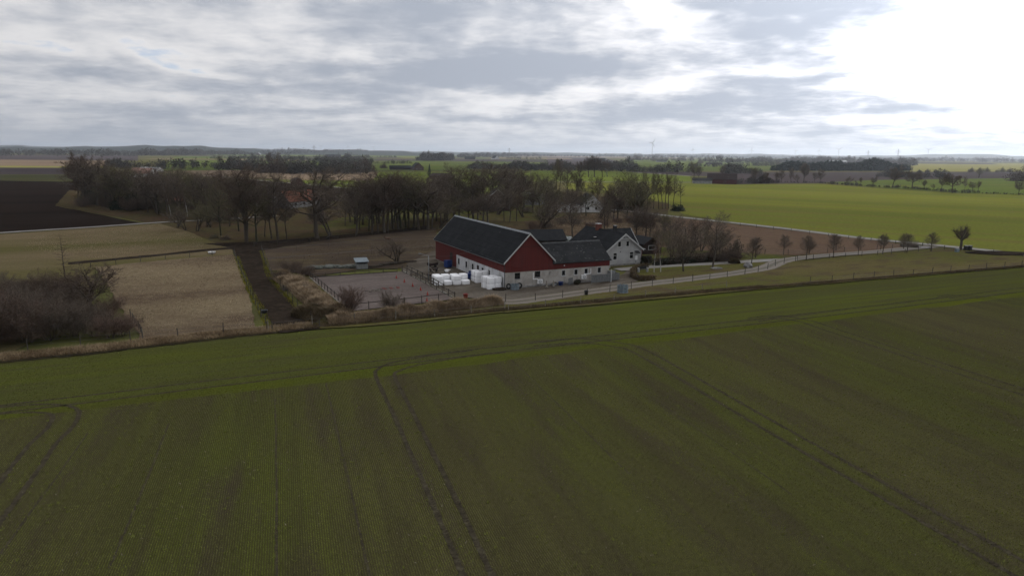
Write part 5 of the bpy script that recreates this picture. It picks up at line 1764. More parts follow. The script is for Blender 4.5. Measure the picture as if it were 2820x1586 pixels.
def simple_house(name, label, px, py, rz, w, l, he, hr, wall, roof, gwin=(), swin=(), cat='house', chimney=None, barge=None, frame='white_paint', door=None, ridge=False):
    """gable end faces local -Y; px,py = ground point of the gable's left corner"""
    g = G(px, py) if px is not None else np.array(py)
    h = empty(name, (*g, 0), rz)
    tag(h, label, cat)
    mb = MB()
    mb.prism([(0, 0, 0), (w, 0, 0), (w, 0, he), (w / 2, 0, hr - .03), (0, 0, he)], (0, l, 0))
    mb.build('wall', M[wall], h)
    r = gable_roof(h, roof, 0, w, 0, l, he, hr, 'y', .35, .3, .15, ridge=ridge)
    if barge:
        bargeboards(h, barge, 0, w, 0, he, hr, .35, .3, .15, .24)
    for (x, z, ww, hh) in gwin:
        o = MB().box(x - ww / 2, x + ww / 2, -.08, -.003, z, z + hh).build('window', M[frame], h)
        MB().box(x - ww / 2 + .1, x + ww / 2 - .1, -.10, -.082, z + .1, z + hh - .1).build('pane', M['glass'], o)
    for (y, z, ww, hh, side) in swin:
        xa, xb = (-.08, -.003) if side < 0 else (w + .003, w + .08)
        xc, xd = (-.10, -.082) if side < 0 else (w + .082, w + .10)
        o = MB().box(xa, xb, y - ww / 2, y + ww / 2, z, z + hh).build('window', M[frame], h)
        MB().box(xc, xd, y - ww / 2 + .1, y + ww / 2 - .1, z + .1, z + hh - .1).build('pane', M['glass'], o)
    if chimney:
        MB().box(w / 2 - .4, w / 2 + .4, chimney - .4, chimney + .4, hr - .5, hr + 1.0).build('chimney', M['white_render'], r)
    if door:
        MB().box(door - .5, door + .5, -.07, -.003, 0, 2.1).build('door', M['brown_board'], h)
    return h


# houses and sheds around the grove
simple_house('outbuilding', 'low outbuilding with dark roof directly behind the barn', None, (11.5, 146.5), BA + R(80), 6.0, 10, 1.9, 3.7, 'brown_board', 'dark_tile', cat='shed')
simple_house('garden_cabin', 'small dark brown cabin with white window right of the house', None, (26.6, 137.0), BA, 3.6, 4.5, 2.3, 3.4, 'brown_board', 'dark_tile', gwin=[(1.9, 1.0, 1.7, .95)], cat='cabin', barge='brown_board')
simple_house('orange_roofed_house', 'house with orange tiled roof among the trees at the left', None, (-86.0, 246.0), R(-28), 8.0, 15, 2.6, 6.0, 'grey_render_far', 'orange_tile', gwin=[(2.6, .9, .9, 1.2), (5.2, .9, .9, 1.2), (4.0, 3.4, .9, 1.0)], swin=[(3, .9, 1.1, 1.2, 1), (7, .9, 1.1, 1.2, 1), (11, .9, 1.1, 1.2, 1)], barge='white_paint')
bpy.context.view_layer.update()
simple_house('orange_roofed_shed', 'shed with dull orange roof hidden behind the grove trees', None, (-116, 245), R(60), 6.0, 10, 2.2, 4.6, 'brick_brown', 'orange_tile', cat='shed')
simple_house('brown_brick_house', 'brown brick house with dark roof and white bargeboards behind the barn', None, (-9.6, 239.0), R(4), 8.6, 14, 4.0, 7.6, 'brick_brown', 'dark_tile', gwin=[(3.2, 4.1, .9, 1.3), (5.4, 4.1, .9, 1.3), (2.4, 1.1, .9, 1.2), (6.0, 1.1, 1.0, 1.3)], barge='white_paint')
simple_house('low_tiled_house', 'low long house with dark tiled roof left of the brown brick house', None, (-25.0, 246.0), R(94), 8.0, 12, 2.5, 5.4, 'grey_render_far', 'dark_tile')
simple_house('white_gabled_house', 'white gabled house with dark roof beyond the farmhouse', None, (24.0, 238.0), R(3), 7.2, 15, 2.6, 6.0, 'white_render', 'dark_tile', gwin=[(2.2, .9, .9, 1.2), (5.0, .9, .9, 1.2), (3.6, 3.2, .8, .9)], barge='white_paint')
simple_house('white_annex', 'low white annex with flat dark roof left of the white gable', None, (16.0, 236.0), R(3), 7.4, 7, 2.6, 3.4, 'white_render', 'dark_tile', gwin=[(2.0, .8, 1.0, 1.1), (5.0, .8, 1.0, 1.1)], cat='annex')
simple_house('pink_tiled_house', 'house with pale pinkish roof far behind the left grove', None, (-268, 508), R(80), 10, 16, 3.0, 6.6, 'white_render', 'pink_tile', chimney=6)
simple_house('white_shed', 'small white shed beyond the left grove', None, (-330, 640), R(70), 8, 22, 2.6, 4.0, 'white_render', 'grey_metal', cat='shed')
simple_house('red_cabin', 'small red hut beside the country lane', *c3(780, 490), R(40), 5.0, 6.0, 3.0, 4.6, 'red_far', 'brown_tile', cat='hut')
simple_house('grey_barn', 'low brown-roofed barn half hidden behind the belt trees', None, (-52, 520), R(60), 10, 14, 2.4, 4.6, 'brick_brown', 'brown_tile', cat='barn')
simple_house('glass_roofed_shed', 'pale roofed shed behind the brown brick house', None, (13, 268), R(80), 7, 9, 3, 4.6, 'grey_render_far', 'grey_metal', cat='shed')
# the red farm beyond the bright field
simple_house('far_red_barn', 'far red barn with dark roof at the corner of the bright field', None, (158, 488), R(75), 10, 20, 3.2, 7.0, 'red_far', 'brown_tile', gwin=[(3, 1, 1.4, 1.6), (6, 1, 1.4, 1.6), (9, 1, 1.4, 1.6)], cat='barn')
simple_house('far_white_wing', 'low white shed left of the far red barn', None, (141, 489), R(80), 7, 13, 2.4, 4.0, 'grey_render_far', 'dark_tile', cat='shed')
simple_house('far_brown_barn', 'brown far barn standing right of the far red barn', None, (178, 505), R(5), 10, 16, 3.0, 6.6, 'brown_board', 'brown_tile', cat='barn')
# farms on the plain
far = [('far_gabled_farm', 'far red brick farm with steep gable beyond the belt', (-112, 782), R(20), 14, 22, 4, 10.5, 'brick_brown', 'dark_tile', 'barn'),
       ('far_low_barn', 'far low barn left of the steep brick gable', (-118, 800), R(105), 10, 30, 3, 6, 'brown_board', 'dark_tile', 'barn'),
       ('far_long_barn', 'long dark barn in the green far field, left half', (-640, 2560), R(85), 24, 95, 8, 17, 'brown_board', 'dark_tile', 'barn'),
       ('far_house', 'small dark far house left of the long dark barn', (-900, 2600), R(80), 18, 40, 7, 15, 'brick_brown', 'dark_tile', 'house'),
       ('far_shed', 'low open shed right of the long dark barn', (-545, 2500), R(88), 16, 70, 4, 8, 'grey_render_far', 'dark_tile', 'shed'),
       ('far_tower_house', 'far brown house with pale roof in the distant green field', (-1110, 3000), R(10), 30, 45, 10, 22, 'brick_brown', 'grey_metal', 'house'),
       ('far_white_cottage', 'far white cottage with dark roof beside the tree clump', (128, 905), R(82), 9, 20, 4.2, 8.5, 'white_render', 'dark_tile', 'house'),
       ('far_small_white_house', 'tiny white house left of the tree clump by the white cottage', (48, 960), R(60), 7, 11, 2.8, 5, 'white_render', 'grey_metal', 'house'),
       ('far_white_gable', 'white gabled far farmhouse above the green field', (-58, 2180), R(20), 26, 60, 8, 22, 'white_render', 'dark_tile', 'house'),
       ('far_dark_barn', 'dark far barn left of the white gabled farmhouse', (-120, 2180), R(85), 22, 60, 6, 15, 'brown_board', 'dark_tile', 'barn'),
       ('far_dark_farm', 'dark roofed far farm behind the ploughed field', (265, 2000), R(88), 22, 60, 6, 16, 'brown_board', 'dark_tile', 'barn'),
       ('far_grey_farm', 'grey far farm with pale shed right of the dark farm', (420, 1900), R(88), 16, 50, 6, 11, 'grey_render_far', 'dark_tile', 'barn'),
       ('far_low_farm', 'low far farm in the green field below the turbines', (452, 1500), R(88), 14, 62, 4, 8, 'brown_board', 'brown_tile', 'barn'),
       ('far_pale_shed', 'pale roofed far shed right of the low farm', (770, 1660), R(86), 18, 60, 5, 9, 'grey_render_far', 'white_paint', 'shed'),
       ('far_large_shed', 'large pale far shed behind the pale roofed shed', (1010, 2100), R(86), 26, 90, 8, 14, 'grey_render_far', 'grey_metal', 'shed'),
       ('far_steep_barn', 'steep hip-like far barn at the end of the conifer block', (560, 1240), R(88), 22, 40, 4, 14, 'brown_board', 'brown_tile', 'barn'),
       ('far_white_works', 'long white far works building on the hazy plain', (1330, 3100), R(88), 30, 70, 8, 12, 'white_render', 'white_paint', 'building'),
       ('far_grey_works', 'row of pale far buildings behind the left grove', (-1500, 2750), R(80), 30, 120, 8, 13, 'white_render', 'grey_metal', 'building')]
for (nm, lab, pos, rz, w, l, he, hr, wall, roof, cat) in far:
    sc = .55 if math.hypot(*pos) > 1100 else .8
    w, l, he, hr = w * sc, l * sc, he * sc, hr * sc
    simple_house(nm, lab, None, pos, rz, w, l, he, hr, wall, roof, cat=cat, barge='white_paint' if 'white' in nm else None, gwin=[(w * .3, he * .3, w * .1, he * .35), (w * .7, he * .3, w * .1, he * .35)])


# polytunnel behind the barn
def polytunnel():
    o = empty('polytunnel', (13.0, 150.5, 0), BA + R(70))
    tag(o, 'small polytunnel with torn pale sheet behind the barn', 'greenhouse')
    n, L, r = 12, 8.0, 2.1
    mb = MB()
    for i in range(9):
        y0, y1 = L * i / 9, L * (i + 1) / 9
        for k in range(n):
            a0, a1 = math.pi * k / n, math.pi * (k + 1) / n
            if (i, k) in ((4, 5), (4, 6), (5, 6), (2, 3)):
                continue
            mb.quad((r * math.cos(a0), y0, r * math.sin(a0)), (r * math.cos(a1), y0, r * math.sin(a1)), (r * math.cos(a1), y1, r * math.sin(a1)), (r * math.cos(a0), y1, r * math.sin(a0)))
    mb.build('sheet', M['tunnel_sheet'], o)
    for i in range(0, 10, 3):
        mb = MB()
        y = L * i / 9
        for k in range(n):
            a0, a1 = math.pi * k / n, math.pi * (k + 1) / n
            mb.tube(((r + .03) * math.cos(a0), y, (r + .03) * math.sin(a0)), ((r + .03) * math.cos(a1), y, (r + .03) * math.sin(a1)), .03, n=5)
        mb.build('hoop', M['grey_metal'], o)


polytunnel()


# grey field shed by the arena
def field_shed():
    g = G(600 + 1408 / 3.68, 620 + 455 / 3.68)
    o = empty('field_shed', (*g, 0), BA - R(4))
    tag(o, 'small weathered grey board shed with dark pitched roof beside the arena', 'shed')
    w, d, h1, h2 = 1.9, 1.9, 1.35, 1.75
    n = 10
    for i in range(n):
        MB().box(w * i / n + .004, w * (i + 1) / n - .004, -.02, .01, .12, h1 - .35).build('board', M['weathered_board'], o)
    for i in range(n):
        MB().box(w - .01, w + .02, d * i / n + .004, d * (i + 1) / n - .004, .05, h1 + .05 + (h2 - h1) * .4).build('board', M['weathered_board'], o)
    MB().box(0, .03, 0.02, d, .1, h1).box(.03, w, d - .03, d, .1, h2 - .15).build('back_wall', M['grey_board'], o)
    MB().box(.02, w - .02, .02, d - .05, .1, .16).build('floor_board', M['grey_board'], o)
    for x in (0.02, w - .1):
        MB().box(x, x + .08, .0, .08, h1 - .35, h1 + .02).build('corner_post', M['grey_board'], o)
    MB().prism([(-.2, -.3, h1), (w + .2, -.3, h1), (w + .2, d + .2, h2), (-.2, d + .2, h2)], (0, 0, .07)).build('roof', M['blue_grey_metal'], o)
    MB().box(w + .022, w + .04, d * .55, d * .8, .8, 1.1).build('side_hatch', M['white_paint'], o)


field_shed()


# ------------------------------------------------------------------ silage bales
def bale_mesh(w, d, h, seed, flat=.12):
    """a wrapped bale: rounded box whose sides bulge"""
    r = random.Random(seed)
    n, prof = 28, [(.90, 0), (.985, .05), (1.0, .16), (1.015, .5), (1.0, .84), (.985, .95), (.90, 1.0), (.45, 1.0 + flat * .4), (0.02, 1.0 + flat * .5)]
    v, f = [], []
    for s, t in prof:
        for i in range(n):
            a = 2 * math.pi * i / n
            c, q = math.cos(a), math.sin(a)
            k = (abs(c) ** 5 + abs(q) ** 5) ** (-1 / 5)
            j = 1 + r.uniform(-.012, .012)
            v.append((c * k * s * w / 2 * j, q * k * s * d / 2 * j, t * h))
    for j in range(len(prof) - 1):
        for i in range(n):
            f.append((j * n + i, j * n + (i + 1) % n, (j + 1) * n + (i + 1) % n, (j + 1) * n + i))
    me = bpy.data.meshes.new('bale')
    me.from_pydata(v, [], f)
    me.polygons.foreach_set('use_smooth', np.ones(len(f), dtype=bool))
    return me


BALES = [bale_mesh(1.26, 1.22, .74, s) for s in (1, 2, 3)]
CUBES = [bale_mesh(1.16, 1.16, .92, s, 0.03) for s in (4, 5)]


def bale(x, y, z, label, group, cube=False, k=0):
    me = (CUBES if cube else BALES)[k % (2 if cube else 3)]
    o = empty('silage_bale', (*farm(x, y), z), BA + random.uniform(-.04, .04))
    tag(o, label, 'bale', group)
    link_mesh('wrapping', me, M['bale_wrap'], o)
    if cube:
        mb = MB()
        mb.box(-.60, .60, -.012, .012, .0, .006).box(-.60, .60, -.02, .02, .925, .945)
        for s in (-1, 1):
            mb.box(s * .598 - .008, s * .598 + .008, -.012, .012, .0, .94)
        mb.build('strap', M['bale_strap'], o)


cols = ['left end', 'second from the left', 'third from the left', 'right end']
for i in range(4):
    x = -8.02 + 1.36 * i
    yb = 6.95 - .28 * i
    for j in range(2):
        for k in range(2):
            if j == 0 and k == 1 and i in (1, 3):
                continue
            lab = '{} white silage bale in the {} row of the long stack, {}'.format(('lower', 'upper')[k], ('front', 'back')[j], cols[i])
            bale(x + random.uniform(-.03, .03) + .12 * j, yb + 1.3 * j, .75 * k, lab, 'white bales in the long stack', k=i + j)
for i, (x, y) in enumerate(((-1.35, 6.6), (-.15 - .02, 6.7), (-1.3, 7.85))):
    for k in range(2):
        if i == 1:
            x = -.62 + .45
        bale(x - .25, y, .94 * k, '{} strapped bale of the small stack by the whitewashed wall, {}'.format(('lower', 'upper')[k], ('front left', 'beside the wall', 'behind')[i]), 'strapped bales by the side wall', True, i)
for i, (x, y, k) in enumerate(((-1.35, 2.3, 0), (-1.35, 2.3, 1), (-1.2, 1.0, 0), (-1.2, 1.0, 1), (-.62 + .62, 1.15, 1), (-.55 + .5, 1.15, 0), (-.6 + .5, 2.4, 0), (-.6 + .5, 2.4, 1))):
    lab = '{} strapped bale of the stack at the barn corner, {}'.format(('lower', 'upper')[k], ('back left', 'back left', 'front left', 'front left', 'front right', 'front right', 'back right', 'back right')[i])
    bale(x - .75, y, .94 * k, lab, 'strapped bales at the barn corner', True, i)


# ------------------------------------------------------------------ fences
RAIL = (.04, .09)


def fence(name, label, pts, step, post_mat='post_wood', h=1.15, r=.055, wires=(.95, .55), rails=None, rail_mat='rail_dark', square=False, jitter=.12, cat='fence', wire_r=.008, group=None):
    line = smooth_line(pts, 8) if len(pts) > 2 else np.array(pts, float)
    seg = np.linalg.norm(np.diff(line, axis=0), axis=1)
    s = np.concatenate([[0], np.cumsum(seg)])
    n = max(2, int(round(s[-1] / step)) + 1)
    t = np.linspace(0, s[-1], n)
    px, py = np.interp(t, s, line[:, 0]), np.interp(t, s, line[:, 1])
    root = empty(name, (px[0], py[0], 0))
    tag(root, label, cat, group)
    base = MB()
    if square:
        base.box(-r, r, -r, r, 0, 1)
    else:
        base.tube((0, 0, 0), (0, 0, 1), r, r * .92, 6)
    pm = bpy.data.meshes.new('post')
    pm.from_pydata(base.v, [], base.f)
    pm.materials.append(M[post_mat])
    tops = []
    for i in range(n):
        o = bpy.data.objects.new('post', pm)
        COL.objects.link(o)
        o.parent = root
        hh = h * random.uniform(1 - jitter, 1 + jitter)
        o.location = (px[i] - px[0], py[i] - py[0], 0)
        o.scale = (1, 1, hh)
        o.rotation_euler = (random.uniform(-.05, .05), random.uniform(-.05, .05), random.random())
        tops.append((px[i] - px[0], py[i] - py[0]))
    for z in (wires or ()):
        mb = MB()
        for a, c in zip(tops, tops[1:]):
            mb.tube((*a, z), (*c, z), wire_r, n=3, cap=False)
        mb.build('wire', M['wire'], root)
    for z in (rails or ()):
        for a, c in zip(tops, tops[1:]):
            mb = MB()
            mb.bar((*a, z + random.uniform(-.02, .02)), (*c, z + random.uniform(-.02, .02)), *RAIL)
            mb.build('rail', M[rail_mat], root)
    return root


def fpx(*pts):
    return [tuple(G(*p)) for p in pts]


fence('post_and_wire_fence', 'pale-posted wire fence along the wheat field in front of the arena', fpx((740, 912), (900, 896), (1060, 886), (1240, 872), (1390, 855)), 4.6, 'post_pale', 1.2)
fence('post_and_wire_fence', 'pale-posted wire fence along the wheat field in front of the barn', fpx((1400, 858), (1560, 842), (1720, 826), (1900, 806), (2000, 792)), 5.2, 'post_pale', 1.0)
fence('post_and_wire_fence', 'wire fence along the verge below the thicket and dry paddock', fpx((-40, 1000), (60, 968), (240, 950), (390, 938), (560, 924), (735, 912)), 4.8, 'post_wood', 1.2)
fence('post_and_wire_fence', 'wire fence with dark posts between the drive and the roadside meadow', fpx((1392, 834), (1500, 828), (1640, 812), (1773, 794), (1900, 779), (1972, 768), (2060, 757), (2105, 746), (2150, 730), (2190, 722)), 4.4, 'post_wood', 1.25)
fence('post_and_wire_fence', 'wire fence on the near side of the avenue up to the junction', fpx((2195, 720), (2300, 712), (2400, 706), (2500, 698), (2600, 690)), 4.2, 'post_wood', 1.15)
fence('post_and_wire_fence', 'wire fence on the far side of the avenue along the russet field', fpx((2040, 702), (2200, 702), (2320, 695), (2440, 687), (2540, 680)), 5.0, 'post_wood', 1.1)
fence('post_and_wire_fence', 'wire fence between the russet field and the country road', fpx((1880, 606), (2000, 620), (2191, 642), (2382, 665), (2540, 680)), 5.6, 'post_wood', 1.1)
fence('post_and_wire_fence', 'wire fence between the country road and the meadow right of the pollarded tree', fpx((2660, 692), (2760, 703), (2900, 718)), 4.5, 'post_wood', 1.1)
fence('post_and_wire_fence', 'thin wire fence along the field edge at the far right', fpx((2230, 784), (2400, 770), (2560, 757), (2700, 746), (2860, 735)), 4.8, 'post_wood', 1.3)
fence('post_and_wire_fence', 'wire fence along the left side of the muddy lane', fpx((644, 700), (668, 760), (695, 822), (722, 880), (750, 912)), 3.6, 'post_wood', 1.2)
fence('post_and_wire_fence', 'wire fence along the right side of the muddy lane', fpx((721, 690), (738, 742), (790, 815), (840, 870), (880, 904)), 3.8, 'post_wood', 1.2)
fence('post_and_wire_fence', 'wire fence along the top of the dry paddock', fpx((250, 740), (400, 722), (520, 712), (644, 700)), 4.4, 'post_wood', 1.2)
fence('post_and_wire_fence', 'short fence of close dark posts at the right end of the thicket', fpx((360, 878), (378, 902), (390, 920), (394, 936)), 1.6, 'post_wood', 1.1)
fence('tape_fence', 'yellowish electric tape fence across the middle of the brown paddock', fpx((722, 700), (900, 684), (1060, 668)), 7.0, 'post_wood', 1.0, .03, (.95,), wire_r=.035)
fence('tape_fence', 'yellowish electric tape fence on the near side of the brown paddock', fpx((738, 726), (900, 712), (1060, 700), (1192, 690)), 7.0, 'post_wood', 1.0, .03, (.95,), wire_r=.035)
fence('post_and_wire_fence', 'dark fence along the tree belt behind the horses', fpx((700, 680), (840, 668), (960, 655), (1100, 640), (1190, 630)), 5.0, 'post_wood', 1.2, rails=None)
AR = [G(855, 767), G(1108, 750), G(1252, 826), G(964, 860)]
fence('arena_rail_fence', 'dark post-and-rail fence along the left side of the arena', [AR[0], AR[3]], 2.2, 'rail_dark', 1.15, .05, None, (1.0,), square=True, jitter=.03)
fence('arena_rail_fence', 'dark post-and-rail fence along the near side of the arena', [AR[3], AR[2]], 2.5, 'rail_dark', 1.15, .045, None, (1.0,), square=True, jitter=.03)
fence('arena_rail_fence', 'low dark rail fence along the far side of the arena beside the shed', [AR[0], AR[1] + (AR[0] - AR[1]) * .06], 2.5, 'rail_dark', .8, .04, None, (.65,), square=True, jitter=.03)
fence('arena_rail_fence', 'dark rail fence along the barn side of the arena', [AR[1], AR[2]], 2.4, 'rail_dark', 1.15, .05, None, (1.0,), square=True, jitter=.03)


# kickboards round the arena, each board a piece
def kickboards(a, c, label, mat, n):
    d = (c - a)
    L = np.linalg.norm(d)
    d = d / L
    rz = math.atan2(d[1], d[0])
    root = empty('arena_kickboard', (*a, 0), rz)
    tag(root, label, 'kickboard')
    for i in range(n):
        if random.random() < .06:
            continue
        MB().box(L * i / n + .04, L * (i + 1) / n - .04, -.19, -.07, 0.0, .26 + random.uniform(-.02, .02)).build('board', M[mat], root)


kickboards(AR[2], AR[1], 'pale kickboard along the barn side of the arena', 'kickboard', 14)
kickboards(AR[0], AR[3], 'pale worn kickboard along the left side of the arena', 'kickboard', 14)
kickboards(AR[1] + (AR[0] - AR[1]) * .06, AR[0], 'dark kickboard along the far side of the arena', 'rail_dark', 10)


# cones, poles
def cone(pos, label):
    o = empty('traffic_cone', (*pos, .032 + .0), random.random())
    o.location.z = 0.10
    tag(o, label, 'cone', 'red cones on the arena')
    MB().box(-.19, .19, -.19, .19, 0, .04).build('base', M['cone_orange'], o)
    o.scale = (.85, .85, .85)
    MB().lathe([(.15, .04), (.03, .62), (.0, .63)], 12).build('cone_body', M['cone_orange'], o, True)


for i, (x, y) in enumerate(((-12.52, 14.36), (-12.33, 10.62), (-12.13, 6.91), (-11.99, 3.52), (-12.15, -.15), (-13.53, -4.0))):
    cone(farm(x, y), 'small red cone on the arena, {} counted from the far end'.format(ORD[i]))
for o_ in [o for o in bpy.data.objects if o.name.startswith('traffic_cone')]:
    o_.location.z = LAYER[0] + 0.002
for i, (a, c) in enumerate((((-19.7, 5.6), (-17.2, 6.4)), ((-19.2, 5.0), (-16.9, 6.2)), ((-17.4, 6.5), (-17.9, 4.6)), ((-16.8, 6.2), (-14.4, 6.0)), ((-16.9, 6.9), (-14.2, 6.9)))):
    A, C = farm(*a), farm(*c)
    root = empty('jumping_pole', (*A, LAYER[0] + .004), math.atan2(C[1] - A[1], C[0] - A[0]))
    L = float(np.linalg.norm(C - A))
    tag(root, ['jumping pole at the left end of the pole group on the arena', 'nearest jumping pole of the group on the arena', 'short jumping pole lying crosswise on the arena', 'reddish jumping pole at the right of the group', 'farthest reddish jumping pole on the arena'][i], 'pole', 'jumping poles on the arena')
    for k in range(5):
        MB().tube((L * k / 5, 0, .055), (L * (k + 1) / 5, 0, .045), .04, n=8).build('pole_section', M['post_pale' if k % 2 else ('pole_red' if i > 2 else 'post_wood')], root, True)


# ------------------------------------------------------------------ animals
def horse(pos, rz, scale, body, label, graze=.0):
    """pony built on a joint skeleton, head carried level"""
    J = {}
    V, E, RD = [], [], []

    def jt(p, r):
        V.append(p)
        RD.append(r)
        return len(V) - 1

    def ch(start, pts):
        prev = start
        for p, r in pts:
            k = jt(p, r)
            E.append((prev, k))
            prev = k
        return prev
    # x forward
    pel = jt((-.42, 0, .92), (.20, .24))
    mid_ = ch(pel, [((-.10, 0, .88), (.24, .27)), ((.22, 0, .89), (.22, .27)), ((.45, 0, .93), (.18, .25))])
    neck = ch(mid_, [((.62, 0, 1.10), (.11, .17)), ((.80, 0, 1.28 - graze), (.085, .13))])
    ch(neck, [((.88, 0, 1.40 - graze), (.075, .10)), ((1.02, 0, 1.30 - graze), (.07, .085)), ((1.16, 0, 1.16 - graze), (.05, .055))])
    ch(pel, [((-.60, 0, .95), (.12, .14)), ((-.70, 0, .78), (.04, .04)), ((-.72, 0, .48), (.05, .05)), ((-.71, 0, .33), (.02, .02))])
    for s in (-1, 1):
        ch(mid_ - 0, [((.42, s * .13, .72), (.09, .12)), ((.42, s * .14, .50), (.06, .07)), ((.41, s * .14, .40), (.055, .055)), ((.42, s * .14, .15), (.038, .038)), ((.45, s * .14, .04), (.055, .05))])
        ch(pel, [((-.44, s * .14, .72), (.12, .15)), ((-.40, s * .15, .56), (.08, .10)), ((-.56, s * .15, .40), (.055, .06)), ((-.53, s * .15, .15), (.04, .04)), ((-.50, s * .15, .04), (.055, .05))])
    me = bpy.data.meshes.new('pony_skeleton')
    me.from_pydata(V, E, [])
    tmp = bpy.data.objects.new('pony_skeleton', me)
    COL.objects.link(tmp)
    sk = tmp.modifiers.new('Skin', 'SKIN')
    sd = me.skin_vertices[0].data
    for i, r in enumerate(RD):
        sd[i].radius = r
        sd[i].use_root = (i == 0)
    ss = tmp.modifiers.new('Subsurf', 'SUBSURF')
    ss.levels = ss.render_levels = 1
    dg = bpy.context.evaluated_depsgraph_get()
    body_me = bpy.data.meshes.new_from_object(tmp.evaluated_get(dg))
    bpy.data.objects.remove(tmp)
    body_me.materials.clear()
    root = empty('pony', (*pos, LAYER[0]), rz)
    root.scale = (scale,) * 3
    tag(root, label, 'pony')
    o = link_mesh('body', body_me, M[body], root)
    body_me.polygons.foreach_set('use_smooth', np.ones(len(body_me.polygons), dtype=bool))
    mb = MB()
    mb.prism([(.50, -.03, 1.10), (.70, -.03, 1.26), (.88, -.03, 1.50 - graze), (.80, -.03, 1.52 - graze), (.60, -.03, 1.34)], (0, .06, 0))
    mb.build('mane', M['horse_hair' if body != 'horse_dark' else 'horse_dun'], root)
    for s in (-1, 1):
        MB().prism([(.86, s * .05, 1.46 - graze), (.91, s * .05, 1.46 - graze), (.87, s * .07, 1.60 - graze)], (0, s * .025, 0)).build('ear', M[body], root)


horse(G(*(600 + 1722 / 3.68, 620 + 182 / 3.68)), R(195), .95, 'horse_bay', 'bay pony walking left in the brown paddock', .12)
horse(G(*(600 + 928 / 3.68, 620 + 190 / 3.68)), R(-70), .92, 'horse_dark', 'left of two dark ponies standing at the fence by the tree belt', .1)
horse(G(*(600 + 1118 / 3.68, 620 + 176 / 3.68)), R(-60), .95, 'horse_dark', 'right of two dark ponies standing at the fence by the tree belt', .1)


# ------------------------------------------------------------------ things about the yard
def ring_feeder(pos, r, h, label, bars=14, scallop=True):
    o = empty('ring_feeder', (*pos, LAYER[0]), .3)
    tag(o, label, 'feeder')
    n = 36
    v, f = [], []
    for i in range(n):
        a = 2 * math.pi * i / n
        top = h * (.72 + .28 * (abs(math.sin(a * bars / 2)) ** .6)) if scallop else h
        for rr, z in ((r, .02), (r, h * .45), (r, top)):
            v.append((rr * math.cos(a), rr * math.sin(a), z))
    for i in range(n):
        j = (i + 1) % n
        f += [(i * 3, j * 3, j * 3 + 1, i * 3 + 1), (i * 3 + 1, j * 3 + 1, j * 3 + 2, i * 3 + 2)]
    me = bpy.data.meshes.new('ring')
    me.from_pydata(v, [], f)
    ob = link_mesh('ring', me, M['blue_grey_metal'], o)
    so = ob.modifiers.new('thickness', 'SOLIDIFY')
    so.thickness = .03
    for z in (.06, h * .45):
        mb = MB()
        for i in range(n):
            a0, a1 = 2 * math.pi * i / n, 2 * math.pi * (i + 1) / n
            mb.tube(((r + .03) * math.cos(a0), (r + .03) * math.sin(a0), z), ((r + .03) * math.cos(a1), (r + .03) * math.sin(a1), z), .03, n=5, cap=False)
        mb.build('hoop', M['grey_metal'], o)
    for i in range(bars):
        a = 2 * math.pi * i / bars
        MB().tube((r * math.cos(a), r * math.sin(a), .3), (r * math.cos(a), r * math.sin(a), h * 1.02), .03, n=6).build('bar', M['grey_metal'], o)


ring_feeder(farm(14.6, -9.4), .78, 1.15, 'blue-grey ring feeder standing in the roadside meadow', 10)
ring_feeder(farm(1.05, -1.25), .62, .85, 'blue-grey feeder at the barn corner between two tyres', 9)


def tyre(x, y, z, rz, label, lean=0.0):
    o = empty('old_tyre', (*farm(x, y), z), BA + rz)
    tag(o, label, 'tyre', 'tyres by the feeder')
    mb = MB()
    prof = []
    for k in range(10):
        a = 2 * math.pi * k / 9
        prof.append((.33 + .10 * math.cos(a), .09 * math.sin(a)))
    mb.lathe(prof, 20)
    t = mb.build('tread', M['tyre_rubber'], o, True)
    rim = MB().lathe([(.23, -.05), (.20, -.02), (.20, .02), (.23, .05)], 18).build('rim', M['grey_metal'], o, True)
    o.rotation_euler = (R(90) - lean, 0, BA + rz)


tyre(.30, -.62, LAYER[0] + .43, R(10), 'left tyre leaning against the barn by the feeder', .12)
tyre(2.05, -.75, LAYER[0] + .43, R(-20), 'right tyre leaning against the barn by the feeder', .12)


def tub(pos, label, mat, r=.32, h=.5, name='feed_tub'):
    o = empty(name, (*pos, LAYER[0]))
    tag(o, label, 'tub')
    MB().lathe([(r * .8, 0), (r, h), (r * 1.06, h), (r * 1.06, h - .04), (r * .96, h - .05), (r * .76, .04), (0.01, .04)], 16).build('bucket', M[mat], o, True)
    MB().tube((-r, 0, h - .02), (r, 0, h - .02), .012, n=5).build('handle', M['grey_metal'], o)


